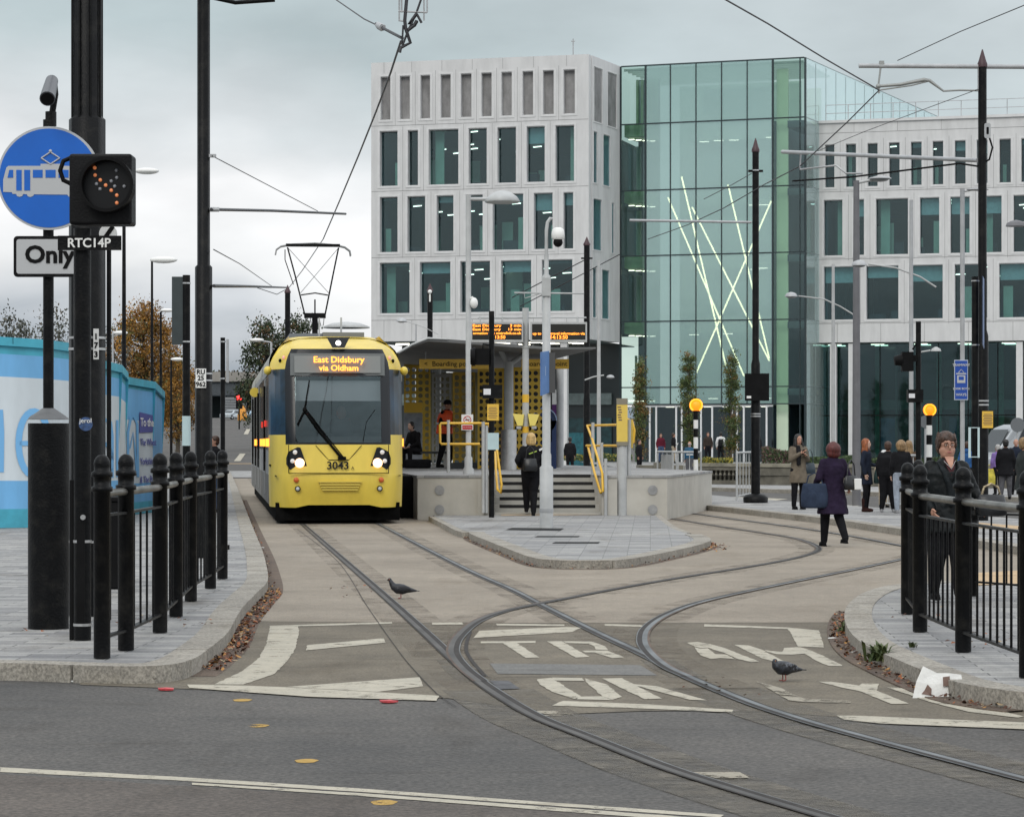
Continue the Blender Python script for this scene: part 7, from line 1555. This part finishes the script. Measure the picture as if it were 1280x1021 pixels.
# purple coat
t, J, hc, up = person('woman in a knee length purple coat walking away with maroon bobbed hair', 1041, 683, 1.60, R(196), z=.005, top=PU, pants=BK2, hair=('bigbob', HRED), coat=.40, flare=.055, bulk=1.12, vox=.012, legs=dict(kneeL=(.08, -.13, .50), ankL=(.07, -.20, .085), kneeR=(-.09, .03, .50), ankR=(-.13, .22, .14)), arms=dict(elL=(.26, .05, 1.13), wrL=(.26, -.12, 1.0), elR=(-.28, .0, 1.13), wrR=(-.33, -.1, .98)), skin=SKIN)
bag(t, (.33, .02, .83), (.42, .15, .38), cloth('bag_blue', (.028, .040, .070)), name='shopping_bag', strap=(.16, 'large slate blue bag on the arm of the woman in purple'), rz=R(-30))
r_ = bag(t, (-.24, .19, 1.04), (.28, .13, .22), LEATH, strap=(.24, 'black and white handbag slung behind the woman in purple'), rz=R(20)); q = MB(); q.box((-.07, .075, -.02), (.14, .03, .17), rz=0); o = q.build('white_panel', WHITE, r_); bevel(o, .01)
# beige coat
t, J, hc, up = person('woman with long black hair and taupe coat holding a phone by the kerb', 998, 636.5, 1.66, R(20), top=TP, pants=BK2, hair=('long', HBK), coat=.33, flare=.03, bulk=1.05, arms=dict(elR=(-.22, -.05, 1.12), wrR=(-.06, -.22, 1.27), elL=(.22, -.03, 1.12), wrL=(.08, -.21, 1.22)), skin=SKIN)
q = MB(); q.box((.0, -.27, 1.30), (.07, .012, .13), rx=.4); q.build('phone', BLACK, t); q = MB(); q.path([up(1.44) + Vector((-.05, -.08, 0)), up(1.3) + Vector((-.06, -.14, 0)), up(1.0) + Vector((-.07, -.155, 0))], [.05, .06, .05], 8); remesh(q, 'scarf', BK, t, .018, 1)
bag(t, (.27, -.04, .93), (.26, .12, .24), mat('leather_petrol', (.02, .035, .05), .4), strap=(.30, 'dark blue handbag hanging at the side of the taupe coat'))
# ginger
t, J, hc, up = person('slim ginger haired woman in dark coat turned to the right with a teal bag', 1083, 639.5, 1.56, R(68), top=NV, pants=BK2, hair=('long', HGI), coat=.30, flare=.02, bulk=.9, skin=SKIN2, boots=True, shoe=cloth('boot_brown', (.03, .012, .01)), arms=dict(elL=(.20, .05, 1.12), wrL=(.18, -.17, 1.08)))
bag(t, (.24, -.22, .84), (.38, .15, .34), mat('leather_teal', (.015, .045, .045), .5), strap=(.18, 'dark teal bag carried by the ginger haired woman'))
person('broad person in black seen from behind in the waiting group', 1110, 640, 1.50, R(172), top=BK, pants=BK2, hair=('short', HBR), bulk=1.4, skin=SKIN, shoe=mat('trainer_grey', (.25, .25, .26), .6), legs=dict(ankL=(.15, .03, .085), ankR=(-.13, .03, .085)))
person('woman with piled blonde hair and pale jeans beside the broad person in black', 1126, 641, 1.53, R(190), top=BK, pants=LJ, hair=('bigbob', HDB), skin=SKIN2, shoe=mat('trainer_grey', (.25, .25, .26), .6), bulk=1.05)
person('blonde person mostly hidden behind the waiting group', 1136, 635.5, 1.52, R(180), top=cloth('brown_coat', (.07, .045, .03)), pants=BK2, hair=('long', HDB), skin=SKIN2)
person('small person in a white hat behind the broad person in black', 1105, 634, 1.30, R(150), top=BEI, pants=BEI, hair=('hat', WHC), skin=SKIN, vox=.022)
# right edge
person('person in long dark coat walking away near the silver van', 1257, 624, 1.56, R(175), top=BK, pants=GRC, hair=('short', HBK), coat=.25, bulk=1.15, skin=SKIN, legs=dict(ankL=(.13, .03, .085), ankR=(-.12, -.06, .085)))
person('bald man in dark coat facing the camera beside the silver van', 1270, 618, 1.58, R(-10), top=NV, pants=BK2, hair=('bald', HGY), bulk=1.1, skin=SKIN)
t_, _, _, _ = person('person in purple top half hidden behind the dark coated walker', 1247, 619, 1.42, R(200), top=cloth('lilac', (.20, .13, .34)), pants=BK2, hair=('short', HGY), skin=SKIN)
bag(t_, (.30, .0, .62), (.34, .2, .45), mat('carrier_yellow', (.48, .40, .04), .6, var=.3, scale=8), name='carrier_bag', strap=(.12, 'bright yellow carrier bag held by the person in purple'))
person('dark coated person with fair hair cut off by the right edge', 1281, 662, 1.56, R(100), top=cloth('charcoal', (.03, .035, .035)), pants=BK2, hair=('short', HDB), coat=.2, bulk=1.15, skin=SKIN)
person('person with blue hood beyond the right mast', 1209, 625, 1.50, R(160), top=BL, pants=BK2, hair=('short', HBR), skin=SKIN, hood=True)
# on the steps
t, J, hc, up = person('blonde woman in black climbing the platform steps with a shoulder bag', 663, 645, 1.69, R(184), z=.103, pos=Vector(((664 - 640) / FPX * 54, 54.02, .103)), top=BK, pants=BK2, hair=('bob', HBL), bulk=1.22, vox=.014, lean=.08, skin=SKIN2, legs=dict(kneeL=(.08, -.17, .52), ankL=(.08, -.20, .15), kneeR=(-.05, -.02, .49), ankR=(-.04, .10, .085)), arms=dict(elL=(.29, .06, 1.14), wrL=(.22, -.14, 1.02), elR=(-.29, .06, 1.14), wrR=(-.25, -.1, .93)))
q = MB(); q.box((-.02, .175, 1.30), (.17, .012, .02), ry=.35, m=0); q.box((-.20, .10, 1.37), (.10, .10, .035), ry=.5, m=1); q.build('reflective_trim', [mat('trim_lime', (.45, .6, .1), .5), WHITE], t)
bag(t, (.04, .22, 1.05), (.30, .14, .26), LEATH, name='shoulder_bag', strap=(.26, 'black shoulder bag on the back of the blonde woman on the steps'))
# hi-vis worker on the platform
HV = mat('hi_vis_orange', (.95, .11, .025), .6, var=.12, scale=9, bump=.3, bscale=16)
t, J, hc, up = person('worker in orange high visibility vest and black beanie standing on the platform', 556, 585, 1.80, R(62), z=.92, top=BK, pants=BK2, hair=('hat', BK), skin=SKIN, vox=.014, lean=.12, bulk=1.12, legs=dict(kneeL=(.09, -.16, .52), ankL=(.09, -.06, .085), kneeR=(-.09, .02, .49), ankR=(-.09, .14, .10)), arms=dict(elL=(.24, -.02, 1.14), wrL=(.17, -.27, 1.08), elR=(-.24, -.02, 1.14), wrR=(-.17, -.27, 1.08)))
q = MB(); loft(q, [(up(.86), .25, .21), (up(1.05), .245, .20), (up(1.2), .26, .21), (up(1.33), .26, .19), (up(1.41), .19, .14), (up(1.45), .10, .09)], 20); remesh(q, 'vest', HV, t, .014); q = MB(); loft(q, [(up(1.09), .254, .209), (up(1.14), .257, .211)], 20); q.build('reflective_band', mat('vest_silver', (.6, .6, .6), .4), t)
# seated passengers
t, J, hc, up = person('seated passenger with bowed head on the platform bench beside the tram', 521, 585, 1.66, R(-40), z=.92, pos=Vector(((521 - 640) / FPX * 71, 71, .49)), top=BK, pants=BK2, hair=('short', HBK), lean=.28, headtilt=(0, -.06), skin=SKIN2, legs=dict(kneeL=(.12, -.42, .93), ankL=(.12, -.40, .52), kneeR=(-.12, -.42, .93), ankR=(-.12, -.40, .52)), arms=dict(elL=(.22, -.18, 1.10), wrL=(.10, -.38, 1.02), elR=(-.22, -.18, 1.10), wrR=(-.10, -.38, 1.02)))
bn = thing('bench', 'low dark bench under the seated passenger on the platform', 'bench', (t.location.x, 71.1, .92)); q = MB(); q.bb((-.6, -.25, .38), (.9, .25, .44)); q.build('seat', MATS['bench_dark'], bn)
for x in (-.5, .8): q = MB(); q.bb((x - .03, -.2, 0), (x + .03, .2, .379)); q.build('leg', GREY, bn)
c = Vector(((522 - 640) / FPX * 69.5, 69.5, .92)); q = MB(); q.bb((-.35, -.2, 0), (.35, .2, .24)); o = q.build('luggage', BK, None); bevel(o, .06, 3); o.location = c; tag(o, 'low black holdall on the platform at the feet of the seated passenger', 'bag')
# people far behind
far = [('man in dark green coat beyond the platform beside the camera pole', 695, 100, 1.65, 5, DG, JN, ('short', HBR), .10), ('man in black suit walking away beyond the platform', 712.5, 118, 1.72, 180, BK, BK2, ('short', HBK), .12), ('person in black beside the garden steps at the left of the atrium', 799, 118, 1.62, 60, BK, BK2, ('short', HBK), .12),
 ('person in maroon top inside the left entrance doors', 826, 148, 1.66, 10, MR, JN, ('short', HBR), .45), ('person in black carrying papers at the left entrance doors', 842, 147, 1.68, 100, BK, BEI, ('short', HBR), .45), ('person in dark brown standing between the entrance doors', 885, 147, 1.72, 5, cloth('dark_brown', (.04, .03, .025)), BK2, ('short', HBR), .45), ('person in a white top with black rucksack entering the right doors', 901, 144, 1.72, 175, WHC, BK2, ('short', HBK), .45),
 ('person in striped blue jacket walking beside the balustrade', 862, 104, 1.52, 180, cloth('steel_blue', (.03, .09, .16)), GRC, ('bald', HGY), .12)]
ps = []
for lb, u, Y, H, rz, tp_, pn, hr_, z in far:
    t, J, hc, up = person(lb, u, 0, H, R(rz), top=tp_, pants=pn, hair=hr_, z=z, Y=Y, vox=.028, skin=SKIN); ps.append(t)
r_ = bag(ps[6], (.0, .2, 1.12), (.30, .16, .38), BK, name='rucksack', strap=(.05, 'black rucksack on the back of the person in white'))
q = MB(); q.box((.0, -.2, 1.06), (.22, .03, .16), rx=.6); q.build('papers', WHITE, ps[4])
q = MB(); loft(q, [(Vector((0, 0, 1.10)), .186, .142), (Vector((0, 0, 1.14)), .186, .142)], 18); q.build('chest_stripe', WHITE, ps[7])
# left edge and behind the left mast
person('person in black cut off by the left edge in front of the hoarding', -12, 668, 1.75, R(10), top=BK, pants=BK2, hair=('short', HBK), skin=SKIN, vox=.014, Y=46, arms=dict(elL=(.26, .03, 1.1), wrL=(.27, -.05, .87)))
person('person in black jacket and jeans just visible behind the tall left mast', 268, 640, 1.62, R(-60), top=BK, pants=JN, hair=('short', HBR), skin=SKIN)

# ------------------------------------------------------------ pigeons
def pigeon(label, u, v, L_, rz, dark, hn=0.):
    c = G(u, v, .006); t = thing('pigeon', label, 'pigeon', c, rz, 'pigeons on the tramway'); s = L_ / .32; t.scale = (s, s, s)
    q = MB(); P = [(-.100 + hn * .02, 0, .205 - hn * .02), (-.095 + hn * .01, 0, .18 - hn * .01), (-.080, 0, .152), (-.03, 0, .125), (.04, 0, .115), (.10, 0, .11), (.17, 0, .10), (.21, 0, .095)]; rr = [.022, .032, .046, .066, .064, .040, .020, .010]
    q.path(P, rr, 14); hx, hz2 = -.110 + hn * .02, .212 - hn * .025; q.ell((hx, 0, hz2), (.026, .020, .022), 14, 9); q.path([(hx - .017, 0, hz2 - .002), (hx - .042, 0, hz2 - .010)], [.008, .002], 6)
    remesh(q, 'body', mat('pigeon_dark' if dark else 'pigeon_grey', (.016, .018, .024) if dark else (.022, .026, .034), .5, var=.6, scale=30), t, .006, 2)
    q = MB(); q.box((.19, 0, .097), (.10, .05, .008), ry=.06); q.build('tail', mat('pigeon_tail', (.02, .02, .025), .6), t)
    for sg in (-1, 1):
        q = MB(); q.ell((.035, sg * .050, .128), (.10, .014, .040), 14, 8, E=Euler((0, .12, 0)).to_matrix())
        if not dark:
            for k, x in enumerate((.01, .05, .09)): q.box((x, sg * .066, .125), (.010, .004, .045), m=1, ry=.5)
        q.build('wing', [mat('wing_dark', (.014, .015, .02), .5, var=.4, scale=20) if dark else mat('wing_grey', (.06, .065, .075), .55, var=.95, scale=30, lo=.45, hi=.55), mat('wing_bar', (.02, .02, .025), .6)], t)
        q = MB(); q.cyl((.01, sg * .022, .075), (.012, sg * .025, .012), .0055, n=6)
        for a in (-.4, 0, .4): q.cyl((.012, sg * .025, .010), (.012 - .035 * math.cos(a), sg * .025 + .035 * math.sin(a), .006), .004, n=5)
        q.build('leg', mat('pigeon_leg', (.25, .07, .06), .6), t)
        q = MB(); q.ell((hx - .006, sg * .019, hz2 + .003), .0045, 8, 5); q.build('eye', mat('pigeon_eye', (.6, .2, .05), .3), t)
pigeon('nearly black pigeon walking left between the tram rails', 500, 748, .265, R(4), True, -.9)
pigeon('grey speckled pigeon facing away to the left near the worn road letters', 979, 851, .235, R(28), False, 1.)

# ------------------------------------------------------------ vehicles
CG = mat('car_glass', (.02, .025, .03), .1); TYRE = mat('tyre', (.012, .012, .012), .8)
def car(label, u, Y, rz, m, van=False, z=None, length=4.2, x=None):
    z = gz(Y) if z is None else z; X = (u - 640) / FPX * Y; t = thing('parked_van' if van else 'parked_car', label, 'van' if van else 'car', (X, Y, z), rz); L_, Wd, H = (5.2, 1.95, 2.2) if van else (length, 1.75, 1.45)
    pr = [(-L_ / 2, .3), (-L_ / 2, .8), (-L_ / 2 + .9, .95), (-L_ / 2 + 1.6, H - .05), (-L_ / 2 + 2.0, H), (L_ / 2 - .8 if not van else L_ / 2 - .1, H - .03), (L_ / 2 - .1, .95), (L_ / 2, .8), (L_ / 2, .3)]
    if van: pr = [(-L_ / 2, .3), (-L_ / 2, .95), (-L_ / 2 + .7, 1.15), (-L_ / 2 + 1.35, H - .12), (-L_ / 2 + 1.7, H), (L_ / 2 - .1, H), (L_ / 2, 1.6), (L_ / 2, .3)]
    n = len(pr); q = MB(); vs = []
    for y, k in ((-Wd / 2, 1), (Wd / 2, 1)): vs += [(x_, y * (1 if z_ < 1.0 else .88), z_) for x_, z_ in pr]
    q.add(vs, [tuple(range(n))[::-1], tuple(range(n, 2 * n))] + [(i, (i + 1) % n, n + (i + 1) % n, n + i) for i in range(n)]); o = q.build('body', m, t); bevel(o, .06, 3)
    for sg in (-1, 1):
        q = MB(); y = sg * (Wd / 2 * .93 + .012); x0_, x1_ = (-L_ / 2 + 1.15, L_ / 2 - .95) if not van else (-L_ / 2 + 1.2, -L_ / 2 + 2.3)
        q.add([(x0_, sg * (Wd / 2 * .985), 1.0), (x1_ + .3, sg * (Wd / 2 * .985), 1.0), (x1_, sg * (Wd / 2 * .90 + .02), H - .12), (x0_ + .5, sg * (Wd / 2 * .90 + .02), H - .12)], [(0, 1, 2, 3)]); q.build('side_window', CG, t)
        for x_ in (-L_ / 2 + .85, L_ / 2 - .85): q = MB(); q.cyl((x_, sg * (Wd / 2 - .16), .32), (x_, sg * (Wd / 2 + .02), .32), .32, n=20); w_ = q.build('wheel', TYRE, t); q = MB(); q.cyl((x_, sg * (Wd / 2 + .021), .32), (x_, sg * (Wd / 2 + .03), .32), .19, n=16); q.build('rim', GREY, w_)
        q = MB(); q.ell((-L_ / 2 - .0, sg * Wd * .36, .72), (.06, .18, .09)); q.build('headlight', mat('car_lamp', (.6, .6, .6), .2), t)
    a_, b_ = (pr[2], pr[3]); q = MB(); e = .03; q.add([(a_[0] + .12 - e, -Wd * .40, a_[1] + .1 + e), (a_[0] + .12 - e, Wd * .40, a_[1] + .1 + e), (b_[0] - .08 - e, Wd * .37, b_[1] - .08 + e), (b_[0] - .08 - e, -Wd * .37, b_[1] - .08 + e)], [(3, 2, 1, 0)]); q.build('windscreen', CG, t); return t
VANM = mat('van_silver', (.38, .40, .42), .35, .4, var=.05)
car('silver van partly cut off by the right edge beyond the crossing', 1298, 88, R(12), VANM, van=True, z=0.)
car('silver car at the crest of the road beside the far traffic light', 290, 405, R(60), mat('car_silver', (.5, .55, .58), .3, .4), length=4.0)
car('small dark car on the road left of the far signpost', 246, 380, R(80), mat('car_dark', (.03, .04, .05), .3)); car('pale car on the far road behind the left mast', 228, 372, R(70), mat('car_white', (.6, .62, .62), .3)); car('pale blue car at the crest right of the red traffic light', 309, 410, R(80), mat('car_pale_blue', (.3, .42, .52), .3))
c = AT(303, 510, 395); q = MB(); q.lathe([(.7, 0), (.75, .8), (.4, 2.0), (.1, 2.4)], (0, 0, 0), 12); o = q.build('warning_post', mat('hiviz_post', (.7, .3, .04), .6)); o.location = (c.x, 395, gz(395)); tag(o, 'orange marker post beyond the red traffic light', 'marker post')
